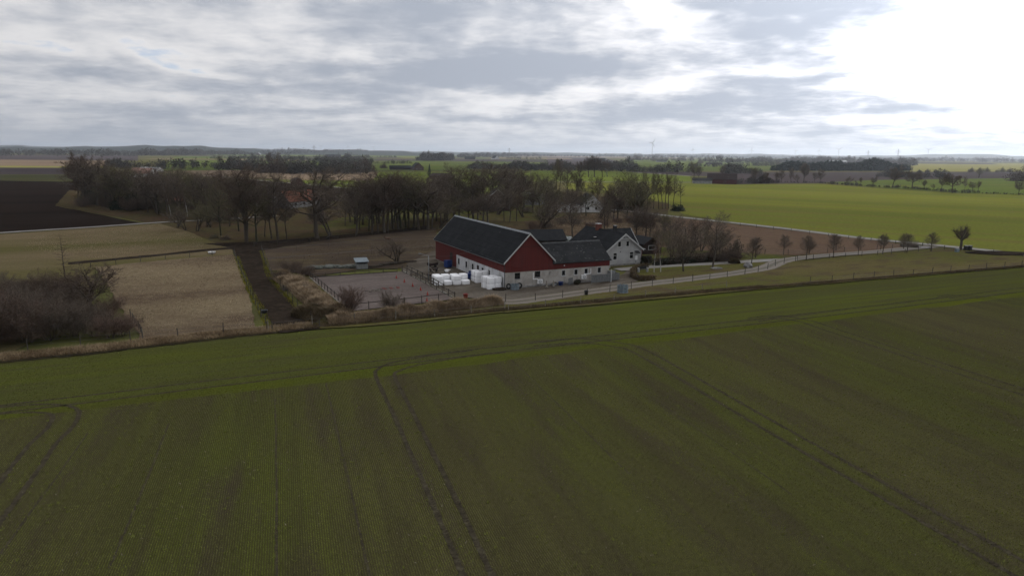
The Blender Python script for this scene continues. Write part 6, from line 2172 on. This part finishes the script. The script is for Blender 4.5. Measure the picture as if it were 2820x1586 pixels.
tub(farm(8.9, -8.6), 'black tub lying in the meadow by the roadside fence', 'black_metal', .30, .6)
tub(farm(9.1, -.8), 'blue tub beside the barn front', 'blue_plastic', .42, .5)
tub(G(600 + 1420 / 3.68, 620 + 985 / 3.68), 'black tub on the grass below the reed bank', 'black_metal', .30, .55)
tub(G(600 + 2510 / 3.68, 620 + 752 / 3.68), 'dark red tub at the near right arena corner', 'pole_red', .34, .6)
tub(G(600 + 470 / 3.68, 620 + 902 / 3.68), 'dark trough tub at the lower end of the muddy lane', 'black_metal', .42, .35)
tub(G(533 / .9135, 640 / .9135), 'pale water tub at the top of the dry paddock', 'white_plastic', .7, .35, 'water_tub')
for i, (x, y, w, h) in enumerate(((-1.4, 9.2, 1.0, .9), (-2.0, 9.6, .9, .8), (-1.0, 10.4, .9, 1.0), (-1.2, 21.3, 1.1, 1.2))):
    o = empty('blue_crate', (*farm(x, y), LAYER[0]), BA + .1 * i)
    tag(o, ['blue crate left of the small strapped stack, nearest the bales', 'blue crate left of the small strapped stack, farthest left', 'blue crate behind the small strapped stack', 'blue crate at the far end of the whitewashed wall'][i], 'crate', 'blue crates by the barn')
    MB().box(-w / 2, w / 2, -.5, .5, .12, h).build('box', M['blue_plastic'], o, bevel=.03)
    for s in (-1, 1):
        MB().box(s * .35 - .06, s * .35 + .06, -.48, .48, 0, .118).build('skid', M['blue_plastic'], o)
    MB().box(-w / 2 - .02, w / 2 + .02, -.52, .52, h, h + .05).build('lid', M['blue_plastic'], o)


def rock(name, pos, r, mat, label, cat, seed, flat=.7, squash=(1, 1)):
    g = np.random.default_rng(seed)
    bm = bmesh.new()
    bmesh.ops.create_icosphere(bm, subdivisions=3, radius=1)
    ph = g.uniform(0, 6, 6)
    for v in bm.verts:
        c = v.co
        k = 1 + .16 * math.sin(c.x * 2.7 + ph[0]) * math.sin(c.y * 3.1 + ph[1]) + .10 * math.sin(c.z * 5 + ph[2] + c.x * 4) + .05 * math.sin(c.y * 9 + ph[3])
        v.co = Vector((c.x * k * r * squash[0], c.y * k * r * squash[1], max(-.05, c.z * k * r * flat + r * flat * .55)))
    me = bpy.data.meshes.new(name)
    bm.to_mesh(me)
    bm.free()
    o = link_mesh(name, me, M[mat])
    o.location = (*pos, LAYER[0] * .5)
    me.polygons.foreach_set('use_smooth', np.ones(len(me.polygons), dtype=bool))
    return tag(o, label, cat)


rock('boulder', G(2059, 739), .75, 'stone_grey', 'pale boulder on the tip of the grass island by the drive', 'boulder', 3, .9)
rock('dark_boulder', G(2021, 727), .85, 'earth_bank', 'dark stump-like boulder on the grass island', 'boulder', 4, .8, (1.2, .9))
rock('stone_slab', G(1972, 742), .8, 'stone_grey', 'low flat stone left of the pale boulder', 'stone', 5, .25, (1.5, .7))
rock('mud_heap', farm(-1.1, -.5), .75, 'mud', 'low brown heap of clods in front of the bales at the barn corner', 'heap', 6, .35, (1.4, .8))
for i in range(16):
    t = i / 15
    p0 = farm(-23.6 + 7.6 * t, 29.0 - .9 * t + random.uniform(-.8, .8))
    rock('rubble_heap', p0, random.uniform(.45, .85), 'rubble', 'overgrown grey-green rubble heap left of the shed, {} from the left'.format(ORD[i]), 'rubble', 20 + i, .5, (1.3, .9))['group'] = 'rubble heaps by the shed'
for i, (x, y) in enumerate(((-13.0, 26.0), (-10.5, 27.5), (-8.5, 28.3), (-6.0, 29.0))):
    A = farm(x, y)
    o = empty('fallen_log', (*A, LAYER[0]), BA + R(random.uniform(-20, 20)))
    tag(o, 'dark log or branch heap under the wide willow behind the shed, {} from the left'.format(ORD[i]), 'log', 'logs under the willow')
    MB().tube((-1.4, 0, .2), (1.4, .1, .22), .2, .14, 9).build('log_body', M['bark'], o, True)
    MB().tube((.4, 0, .25), (1.0, .5, .7), .06, .02, 5).build('branch_stub', M['bark'], o, True)


# gate, panel and small pen at the right end of the barn
def panel_gate():
    o = empty('panel_gate', (*farm(14.2, -1.65), LAYER[0]), BA + R(1))
    tag(o, 'grey solid panel gate standing before the right end of the barn', 'gate')
    n = 12
    L = 3.4
    for i in range(n):
        MB().box(L * i / n + .003, L * (i + 1) / n - .003, -.02, .02, .12, 1.32).build('board', M['grey_board'], o)
    mb = MB()
    mb.box(0, L, .022, .06, 1.2, 1.28).box(0, L, .022, .06, .3, .38)
    mb.build('crossbar', M['grey_metal'], o)
    for x in (-.06, L + .06):
        MB().tube((x, 0, 0), (x, 0, 1.5), .05, n=8).build('post', M['grey_metal'], o)
    MB().box(L + .10, L + .22, -.06, .06, 0, 2.0).build('tall_post', M['white_paint'], o)


panel_gate()
o = empty('hay_box', (*farm(19.0, -.2), LAYER[0]), BA)
tag(o, 'open grey box with sloping sides right of the panel gate', 'box')
MB().box(-.9, .9, -.62, -.56, .1, 1.15).build('front_panel', M['grey_board'], o)
MB().box(.84, .9, -.555, .6, .1, 1.15).build('side_panel', M['grey_board'], o)
MB().box(-.9, -.84, -.555, .6, .1, 1.55).build('side_panel', M['weathered_board'], o)
MB().box(-.835, .835, .54, .6, .1, 1.45).build('back_panel', M['weathered_board'], o)
MB().box(-.85, .85, -.55, .53, .05, .1).build('floor_board', M['grey_board'], o)
for i, (x, y, w, h, m) in enumerate(((6.2, -1.6, .35, .95, 'post_pale'), (7.5, -1.4, .28, .85, 'post_pale'), (10.6, -1.2, .55, 1.1, 'grey_board'), (8.2, -.5, .9, .6, 'weathered_board'), (12.0, -.9, 1.6, .55, 'hedge_leaf'))):
    o = empty(['statue_post', 'statue_post', 'leaning_pallet', 'planter_box', 'clipped_bush'][i], (*farm(x, y), LAYER[0]), BA + .2 * i)
    tag(o, ['pale knobbly garden figure left of the pair before the barn', 'pale knobbly garden figure right of the pair before the barn', 'weathered pallet leaning near the barn wing', 'low wooden planter against the barn front', 'dark clipped bush below the barn wing windows'][i], ['figure', 'figure', 'pallet', 'planter', 'bush'][i])
    if i < 2:
        MB().lathe([(.16, 0), (.17, .12), (.10, .18), (.13, .4), (.15, .62), (.08, .72), (.11, .82), (.09, h), (.01, h + .05)], 12).build('figure_body', M[m], o, True)
        MB().box(-.2, .2, -.2, .2, 0, .06).build('foot_slab', M['stone_grey'], o)
    elif i == 2:
        for k in range(5):
            MB().box(-.5 + k * .22, -.36 + k * .22, -.02, .02, .0, h).build('slat', M[m], o)
        MB().box(-.52, .54, .022, .07, .1, .2).box(-.52, .54, .022, .07, .8, .9).build('stringer', M[m], o)
    elif i == 3:
        MB().box(-w / 2, w / 2, -.25, .25, 0, h * .6).build('planter_sides', M[m], o, bevel=.02)
        MB().box(-w / 2 + .06, w / 2 - .06, -.2, .2, h * .6, h * .6 + .04).build('soil', M['mud'], o)
    else:
        b = blades_mesh('leaves', np.stack([rng.uniform(-w / 2, w / 2, 900), rng.uniform(-.35, .35, 900), rng.uniform(0, h * .7, 900)], 1), .22, .09, 1.0, m, kind=None, parent=o)
        MB().tube((0, 0, 0), (0, 0, h * .6), .05, .03, 6).build('stem', M['bark'], o)


# yard lamp on a pole with cable to the barn, brace and rail
def yard_lamp():
    o = empty('yard_lamp', (*farm(-8.9, 8.9), LAYER[0]), BA)
    tag(o, 'tall grey lamp post behind the long bale stack with cable to the barn', 'lamp post')
    MB().tube((0, 0, 0), (0, 0, 4.2), .055, .045, 8).build('pole', M['grey_metal'], o, True)
    MB().tube((0, 0, 4.2), (-1.1, .4, 4.5), .03, .03, 6).build('arm', M['grey_metal'], o)
    MB().box(-1.45, -1.05, .3, .52, 4.46, 4.56).build('lamp_head', M['grey_metal'], o)
    MB().bar((.0, .05, 2.6), (2.0, .1, .3), .07, .07).build('brace', M['post_pale'], o)
    mb = MB()
    pts = [(0, 0, 4.15)]
    for k in range(1, 9):
        t = k / 8
        pts.append((8.85 * t, 4.0 * t, 4.15 - .55 * math.sin(math.pi * t) * .8 - .1 * t))
    for a, c in zip(pts, pts[1:]):
        mb.tube(a, c, .014, n=4, cap=False)
    mb.build('cable', M['wire'], o)


yard_lamp()
fence('yard_rail', 'grey weathered rail fence between the arena and the bale stack', [farm(-8.9, 20.5), farm(-8.7, 10.5), farm(-8.9, 2.0)], 2.6, 'post_wood', 1.2, .06, None, (1.1, .6), 'post_wood', True, .03)
for i, (x, y, w, d, h) in enumerate(((-6.6, 12.5, 2.6, 1.0, .7), (-3.6, 22.6, 1.6, 1.2, .8), (-5.0, 18.0, 1.6, .9, .6))):
    o = empty('farm_trailer', (*farm(x, y), LAYER[0]), BA + .4 * i)
    tag(o, ['low dark trailer behind the long bale stack', 'small dark cart beside the red side of the barn', 'small flat cart between lamp post and barn'][i], 'trailer')
    MB().box(-w / 2, w / 2, -d / 2, d / 2, .35, .45).build('bed', M['brown_board'], o)
    MB().box(-w / 2, w / 2, -d / 2, -d / 2 + .05, .45, h).box(-w / 2, -w / 2 + .05, -d / 2 + .05, d / 2, .45, h).build('side', M['brown_board'], o)
    MB().tube((w / 2, 0, .38), (w / 2 + .8, 0, .35), .04, n=6).build('drawbar', M['grey_metal'], o)
    for s in (-1, 1):
        MB().tube((0, s * (d / 2 + .03), .25), (0, s * (d / 2 + .15), .25), .25, n=14).build('wheel', M['tyre_rubber'], o)
o = empty('wheelbarrow', (*farm(-3.4, 15.5), LAYER[0]), BA + 2.2)
tag(o, 'pale wheelbarrow standing near the whitewashed barn wall', 'wheelbarrow')
MB().prism([(-.5, -.3, .65), (.45, -.3, .65), (.25, -.2, .3), (-.3, -.2, .3)], (0, .6, 0)).build('tray', M['white_plastic'], o)
MB().tube((.45, -.05, .2), (.45, .05, .2), .2, n=14).build('wheel', M['tyre_rubber'], o)
for s in (-.22, .22):
    MB().tube((-1.0, s, .6), (.45, s * .3, .2), .02, n=5).build('handle', M['grey_metal'], o)


# bins and planks at the junction, hedge round the planting bed, garden hedge
for i, px in enumerate((2659, 2670)):
    o = empty('wheelie_bin', (*G(px, 689.5), 0.03), R(20))
    tag(o, ['left black wheeled bin beside the pollarded tree', 'right black wheeled bin beside the pollarded tree'][i], 'bin', 'bins at the junction')
    MB().prism([(-.26, -.3, .05), (.26, -.3, .05), (.30, -.36, .98), (-.30, -.36, .98)], (0, .66, 0)).build('bin_body', M['black_metal'], o)
    MB().box(-.32, .32, -.40, .36, .985, 1.04).build('lid', M['black_metal'], o)
    for s in (-.2, .2):
        MB().tube((s - .03, .34, .1), (s + .03, .34, .1), .1, n=10).build('wheel', M['tyre_rubber'], o)
o = empty('utility_box', (*G(2635, 696), .03), R(15))
tag(o, 'small green utility box left below the pollarded tree', 'utility box')
MB().box(-.4, .4, -.25, .25, 0, .8).build('cabinet', M['blue_grey_metal'], o, bevel=.02)
MB().box(-.43, .43, -.28, .28, .8, .86).build('cap', M['grey_metal'], o)
o = empty('log_pile', (*G(2506, 682), .03), R(-30))
tag(o, 'dark low pile of logs at the junction end of the russet field', 'log pile')
for k in range(9):
    MB().tube((-1.8 + random.uniform(-.2, .2), (k % 5) * .34 - .7 + (.17 if k > 4 else 0), .18 + (.3 if k > 4 else 0)), (1.6 + random.uniform(-.2, .2), (k % 5) * .34 - .7 + (.17 if k > 4 else 0), .18 + (.3 if k > 4 else 0)), .17, n=8).build('log', M['bark'], o, True)
for i, (px, py) in enumerate(((2530, 682), (2543, 684), (2556, 685))):
    rock('pale_kerb_stone', G(px, py), .5, 'stone_grey', 'pale stone edging the road at the junction, {} from the left'.format(ORD[i]), 'stone', 60 + i, .35, (1.6, .7))['group'] = 'stones at the junction'
rock('soil_heap', G(2755, 700), 2.6, 'mud', 'low dark strip of soil right of the bins', 'soil heap', 9, .10, (2.6, 1.0))


def hedge(name, label, pts, w, h, n, mat='hedge_leaf', blade=.22):
    line = smooth_line(pts, 8)
    root = empty(name, (*line[0], 0))
    tag(root, label, 'hedge')
    p = along(line, n, -w / 2, w / 2) - line[0]
    z = rng.uniform(0.0, h * .85, n)
    blades_mesh('foliage', np.concatenate([p, z[:, None]], 1), blade, .10, 1.1, mat, kind='stuff', parent=root)
    mb = MB()
    for q in line[::3]:
        q = q - line[0]
        mb.tube((*q, 0), (q[0] + .1, q[1] + .05, h * .8), .03, .015, 5)
    st = mb.build('stems', M['bark'], root)
    st['kind'] = 'stuff'


hedge('garden_hedge', 'long dark clipped hedge behind the house drive', [G(1798, 733), G(1880, 728), G(1960, 722), G(2028, 717)], 1.0, 1.5, 9000)
hedge('dark_screen_hedge', 'dense dark hedge block at the right corner of the house', [G(1762, 729), G(1776, 728), G(1792, 727)], 1.0, 1.7, 2600)
hedge('bed_hedge', 'low brown hedge round the planting bed at the yard entrance', [G(1782, 738), G(1760, 742), G(1745, 752), G(1744, 764), G(1756, 772), G(1780, 774), G(1802, 772)], .9, .9, 5200, 'brown_blade', .25)
o = empty('garden_bench', (*G(1770, 752), LAYER[0]), R(20))
tag(o, 'pale ended dark bench inside the planting bed', 'bench')
MB().box(-.8, .8, -.2, .2, .40, .46).build('seat', M['black_metal'], o)
MB().box(-.8, .8, .2, .25, .5, .95).build('backrest', M['black_metal'], o)
for s in (-1, 1):
    MB().box(s * .86 - .06, s * .86 + .06, -.25, .28, 0, .75).build('bench_end', M['white_paint'], o)


# ------------------------------------------------------------------ woods, hills, turbines on the plain
def wood(name, label, pts, depth, h, n, mat='far_wood', tri=1.0, var=.35, spike=False):
    """a far belt of trees read as one mass: many small faces inside lumpy crowns"""
    w = np.array([G(*p) for p in pts])
    seg = np.linalg.norm(np.diff(w, axis=0), axis=1)
    s = np.concatenate([[0], np.cumsum(seg)])
    t = rng.uniform(0, s[-1], n)
    c = np.stack([np.interp(t, s, w[:, 0]), np.interp(t, s, w[:, 1])], 1)
    away = c / np.linalg.norm(c, axis=1)[:, None]
    c = c + away * rng.uniform(0, depth, n)[:, None]
    ends = np.minimum(t, s[-1] - t) / (s[-1] * .12 + 1e-6)
    sl = 1 + min(.28, 3.2 / h) * np.sin(t / (2.6 * h) + h) * np.sin(t / (6.1 * h) + 2) + min(.18, 2.0 / h) * np.sin(t / (1.1 * h))
    hh = sl * h * rng.uniform(1 - var, 1 + var * .6, n) * np.clip(.5 + .5 * ends, .5, 1)
    k = 64
    d = rng.normal(size=(n, k, 3))
    d /= np.linalg.norm(d, axis=2)[:, :, None]
    rr = rng.random((n, k)) ** .4
    if spike:
        zz = rng.random((n, k)) ** 1.2
        rad = (1 - zz) * .22 + .03
        a = rng.uniform(0, 6.28, (n, k))
        p = np.stack([np.cos(a) * rad * hh[:, None], np.sin(a) * rad * hh[:, None], zz * hh[:, None]], 2)
    else:
        p = d * rr[:, :, None] * (hh * .34)[:, None, None] * np.array([1.1, 1.1, 1.35])
        p[:, :, 2] += (hh * .55)[:, None]
        low = rng.random((n, k)) < .22
        p[:, :, 2] = np.where(low, rng.random((n, k)) * (hh * .5)[:, None], p[:, :, 2])
    p[:, :, 0] += c[:, 0:1]
    p[:, :, 1] += c[:, 1:2]
    p = np.maximum(p.reshape(-1, 3), [-1e9, -1e9, .1])
    sz = np.repeat(hh, k) * .11 * tri
    e1 = rng.normal(size=p.shape)
    e2 = rng.normal(size=p.shape)
    v = np.stack([p, p + e1 * sz[:, None] * .8, p + e2 * sz[:, None] * .8], 1)
    v[:, :, 2] = np.maximum(v[:, :, 2], 0)
    o = link_mesh(name, np_mesh(name, v.reshape(-1, 3), np.arange(len(p) * 3).reshape(-1, 3)), M[mat])
    tag(o, label, 'wood', kind='stuff')


wood('far_wood', 'dark wood along the green field behind the pinkish stubble', [c3(240, 322), c3(500, 330), c3(830, 325), c3(1100, 310), c3(1400, 310), c3(1550, 330)], 40, 7.5, 150, var=.6)
wood('far_wood', 'dark trees behind the left grove around the far houses', [c2(1080, 290), c2(1300, 320), c2(1700, 320), c2(2000, 320), c2(2400, 320), c2(2576, 330)], 60, 9, 200)
wood('far_wood', 'wooded horizon at the far left', [(-500, 431), (0, 430), (150, 430), (380, 432)], 500, 19, 420, var=.2)
wood('far_wood', 'dark wood on the horizon above the left grove', [(290, 430), (400, 430), (560, 428), (715, 428)], 300, 22, 420, var=.25)
wood('far_wood', 'distant low wood behind the left green fields', [(700, 427), (850, 427), (1000, 427), (1100, 428)], 600, 32, 260)
wood('far_wood', 'dark compact wood in the middle distance above the belt', [(1145, 443), (1185, 444), (1250, 442)], 120, 18, 170)
wood('far_wood', 'trees round the far farms in the middle of the horizon', [(1240, 436), (1330, 434), (1430, 432), (1520, 432), (1600, 433)], 300, 20, 320)
wood('far_wood', 'dark hedge wood behind the brick house gardens', [c4(-50, 320), c4(200, 320), c4(500, 325), c4(800, 318)], 40, 8, 240)
wood('far_wood', 'low trees along the ploughed field right of the white cottage', [c4(1400, 320), c4(1600, 330), c4(1690, 335)], 20, 7, 40)
wood('far_wood', 'scattered trees of the far plain below the turbines', [(1600, 433), (1750, 434), (1900, 436), (2050, 438)], 900, 22, 240)
wood('far_wood', 'hazy belt of trees on the far right plain', [(2000, 448), (2200, 449), (2400, 450), (2520, 452)], 500, 16, 420)
wood('far_wood', 'hazy hedges and trees before the right horizon', [(2400, 446), (2600, 447), (2820, 449), (3100, 452)], 900, 20, 260)
wood('far_conifer_block', 'long dark conifer block beyond the ploughed strip on the right', [c5(380, 285), c5(800, 287), c5(1200, 287), c5(1590, 285)], 45, 11.5, 420, 'far_conifer', 1.3, .15, True)
wood('far_conifer_block', 'dark trees at the right end of the conifer block', [c5(1480, 245), c5(1650, 240)], 60, 17, 36)
wood('hedgerow_scrub', 'low scrub along the hedgerow beyond the bright field', [c5(500, 388), c5(820, 396), c5(1200, 420), c5(1600, 444), c5(2000, 478), c5(2576, 496)], 5, 1.7, 330)
wood('hedgerow_scrub', 'brushwood round the far red farm', [c5(-60, 400), c5(200, 398), c5(460, 392)], 12, 4.5, 90)
wood('far_wood', 'hazy woods along the middle right horizon', [(1750, 431), (2000, 433), (2250, 435), (2500, 437)], 1500, 34, 340)

hr = random.Random(41)
spots = []
for i in range(34):
    py = 429 + 9.5 + 46 * (i / 33) ** 1.7
    px = hr.uniform(620, 2790)
    ln = hr.uniform(60, 260)
    d = 20 * 1880 / max(4, py - 423)
    spots.append((px, py, ln, d))
for i, (px, py, ln, d) in enumerate(sorted(spots)):
    dy = hr.uniform(-2.5, 2.5)
    wood('far_hedgerow', 'thin far hedgerow with small trees on the plain, {} from the left'.format(ORD[i]), [(px - ln / 2, py + .0095 * (px - ln / 2 - 1410) - dy), (px + ln / 2, py + .0095 * (px + ln / 2 - 1410) + dy)], 10, hr.uniform(4, 9) * (1 + d / 4000), int(24 + ln * .28), var=.6)
for i in range(14):
    px, py = hr.uniform(450, 2800), 431 + 18 * (i / 13)
    ln = hr.uniform(120, 420)
    o2 = .0096 * (px - 1410)
    sheet('field_strip', hr.choice(['pale_field', 'stubble', 'lit_green_field', 'green_field', 'far_ploughed']), [(px - ln, py + o2 - ln * .0096), (px + ln, py + o2 + ln * .0096), (px + ln * .9, py + o2 + ln * .0086 - hr.uniform(1.5, 4)), (px - ln * .8, py + o2 - ln * .0077 - hr.uniform(1.5, 4))], z=.30 + .012 * i, amp=.6, step=40)


def hills(name, pts, dist, depth, mat):
    """a long low ridge: pts = (photo x, height m)"""
    az = [math.atan2((x - W_ / 2) / FOC, 1.0) for x, _ in pts]
    n = 160
    a = np.linspace(az[0], az[-1], n)
    hgt = np.interp(a, az, [h for _, h in pts]) * (1 + .18 * np.sin(a * 61) * np.sin(a * 37 + 1) + .05 * np.sin(a * 190)) + rng.uniform(0, 3, n)
    v, f = [], []
    prof = [(0, 0), (.25, .75), (.5, 1), (.8, .6), (1, 0)]
    for i in range(n):
        for d, z in prof:
            rr = dist + d * depth
            v.append((math.sin(a[i]) * rr, math.cos(a[i]) * rr, max(-.5, hgt[i] * z)))
    m = len(prof)
    for i in range(n - 1):
        for k in range(m - 1):
            f.append((i * m + k, (i + 1) * m + k, (i + 1) * m + k + 1, i * m + k + 1))
    o = link_mesh(name, np_mesh(name, np.array(v), f, True), M[mat])
    o['kind'] = 'structure'


hills('far_hills', [(-900, 40), (0, 60), (300, 45), (600, 60), (900, 40), (1300, 34), (1700, 30), (2050, 38), (2300, 30), (2500, 42), (2620, 62), (2750, 46), (3000, 34), (3500, 20)], 9000, 2500, 'hill_wood')
hills('far_hills', [(-900, 30), (0, 30), (250, 28), (470, 44), (620, 42), (740, 26), (900, 30), (1100, 24), (1250, 10)], 3900, 3000, 'hill_wood')
hills('far_hills', [(-900, 22), (100, 30), (470, 52), (620, 50), (800, 22), (1000, 34), (1150, 14), (1500, 18), (1900, 14), (2300, 16), (3500, 10)], 6200, 1200, 'hill_wood')


def turbine(px, dist, hub, rotor, rot, label):
    az = math.atan2((px - W_ / 2) / FOC, 1.0)
    pos = (math.sin(az) * dist, math.cos(az) * dist)
    o = empty('wind_turbine', (*pos, 0), -az)
    tag(o, label, 'wind turbine', 'wind turbines on the horizon')
    MB().tube((0, 0, 0), (0, 0, hub), hub * .020, hub * .012, 12).build('tower', M['turbine_white'], o, True)
    MB().box(-hub * .022, hub * .022, -hub * .05, hub * .04, hub - hub * .02, hub + hub * .025).build('nacelle', M['turbine_white'], o)
    MB().lathe([(hub * .02, 0), (hub * .014, .02 * hub), (.01, .03 * hub)], 10).build('rotor_hub', M['turbine_white'], o).location = (0, -hub * .052, hub)
    for k in range(3):
        a = R(rot) + k * 2 * math.pi / 3
        c, s = math.cos(a), math.sin(a)

        def q(r, w):
            return (c * r - s * w, -hub * .06, hub + s * r + c * w)
        MB().prism([q(0, -.012 * hub), q(rotor * .25, -.026 * hub), q(rotor, -.004 * hub), q(rotor, .004 * hub), q(rotor * .2, .018 * hub), q(0, .012 * hub)], (0, -.012 * hub, 0)).build('blade', M['turbine_white'], o)


for (px, d, hub, ro, rot, lab) in ((1785, 4600, 95, 34, 57, 'largest white wind turbine on the horizon'), (1895, 5600, 62, 24, 95, 'slender wind turbine right of the largest one'), (890, 7000, 68, 30, 30, 'faint wind turbine above the left green fields, leftmost of three'),
                                     (963, 7000, 68, 30, 100, 'faint wind turbine above the left green fields, middle of three'), (1033, 7400, 66, 30, 45, 'faint wind turbine above the left green fields, rightmost of three'), (2053, 6800, 70, 32, 88, 'faint wind turbine on the right horizon, first from the left'),
                                     (2172, 7200, 66, 30, 20, 'faint wind turbine on the right horizon, second from the left'), (2235, 6900, 70, 32, 92, 'faint wind turbine on the right horizon, third from the left'), (2288, 6000, 72, 34, 35, 'faint wind turbine on the right horizon, fourth from the left'), (2530, 5800, 72, 34, 30, 'faint wind turbine on the right horizon, last on the right')):
    turbine(px, d, hub, ro, rot, lab)


def pylon(px, dist, h, label):
    az = math.atan2((px - W_ / 2) / FOC, 1.0)
    o = empty('power_pylon', (math.sin(az) * dist, math.cos(az) * dist, 0), -az)
    tag(o, label, 'pylon')
    w = h * .09
    r = h * .010
    for sx in (-1, 1):
        for sy in (-1, 1):
            MB().tube((sx * w, sy * w, 0), (sx * w * .15, sy * w * .15, h), r, r * .6, 5).build('leg', M['pylon_steel'], o)
    for k, (z, l) in enumerate(((.72, .22), (.84, .17))):
        MB().bar((-h * l, 0, h * z), (h * l, 0, h * z), r * 1.6, r * 1.6).build('crossarm', M['pylon_steel'], o)
    mb = MB()
    for k in range(6):
        z0, z1 = h * k / 6, h * (k + 1) / 6
        w0, w1 = w * (1 - .85 * k / 6), w * (1 - .85 * (k + 1) / 6)
        mb.tube((-w0, -w0, z0), (w1, -w1, z1), r * .7, n=4).tube((w0, -w0, z0), (-w1, -w1, z1), r * .7, n=4)
    mb.build('lattice', M['pylon_steel'], o)['kind'] = 'stuff'


pylon(2368, 5200, 62, 'double pylon mast on the right horizon, left one')
pylon(2449, 4300, 62, 'lone power pylon with cross arms on the right horizon')
pylon(872, 3300, 48, 'thin mast above the far barns in the left half')
pylon(578, 3600, 42, 'thin mast above the dark wood at the left')
pylon(1399, 4200, 52, 'thin mast above the white gabled farmhouse')


# ------------------------------------------------------------------ unseen clouds added between the sun and the near land for their shade
def cloud(cx, cy, z, sx, sy, seed, label):
    """a heap of lumps; the shade it throws falls on the land 1.2 km nearer"""
    g = np.random.default_rng(seed)
    bm = bmesh.new()
    bmesh.ops.create_icosphere(bm, subdivisions=5, radius=1)
    ph = g.uniform(0, 6, 9)
    for v in bm.verts:
        c = v.co.copy()
        k = 1 + .16 * math.sin(c.x * 3 + ph[0]) * math.sin(c.y * 3.4 + ph[1]) + .10 * math.sin(c.x * 7 + ph[2]) * math.sin(c.y * 8 + ph[3] + c.z * 3) + .05 * math.sin(c.x * 17 + ph[4]) * math.sin(c.y * 15 + ph[5])
        zz = c.z * k * (90 if c.z > 0 else 26)
        v.co = Vector((c.x * k * sx, c.y * k * sy, zz + (14 * math.sin(c.x * 11 + ph[6]) * math.sin(c.y * 12 + ph[7]) if c.z > 0 else 0)))
    me = bpy.data.meshes.new('cloud')
    bm.to_mesh(me)
    bm.free()
    me.polygons.foreach_set('use_smooth', np.ones(len(me.polygons), dtype=bool))
    o = link_mesh('cloud', me, M['shade_cloud'])
    o.location = (cx, cy, z)
    tag(o, label, 'cloud')
    return o


CZ = 700.0
OFF = np.array([SUN[0], SUN[1]]) / SUN[2] * CZ      # a cloud here shades the land at (cx, cy) - OFF
for (gx, gy, sx, sy, seed, lab) in ((10, 55, 420, 268, 1, 'large grey cloud added out of view, shading the farm and the near wheat field'), (-620, 420, 400, 330, 2, 'broad grey cloud added out of view, shading the ploughed land at the left'),
                                      (-150, 820, 330, 170, 4, 'long grey cloud added out of view, shading the fields beyond the belt')):
    cloud(gx + OFF[0], gy + OFF[1], CZ, sx, sy, seed, lab)

# ------------------------------------------------------------------ haze of the distant air
mh = bpy.data.materials.new('haze')
mh.use_nodes = True
nt = NT(mh.node_tree)
pv = nt.new('ShaderNodeVolumePrincipled')
pv.inputs['Color'].default_value = (0.80, 0.88, 1.0, 1)
pv.inputs['Density'].default_value = 0.000078
pv.inputs['Anisotropy'].default_value = 0.55
mo = nt.new('ShaderNodeOutputMaterial')
nt.t.links.new(pv.outputs[0], mo.inputs['Volume'])
hz = MB().box(-17000, 17000, -17000, 17000, -1.0, 150).build('haze', mh)
tag(hz, 'thin pale air over the whole plain', 'haze', kind='stuff')
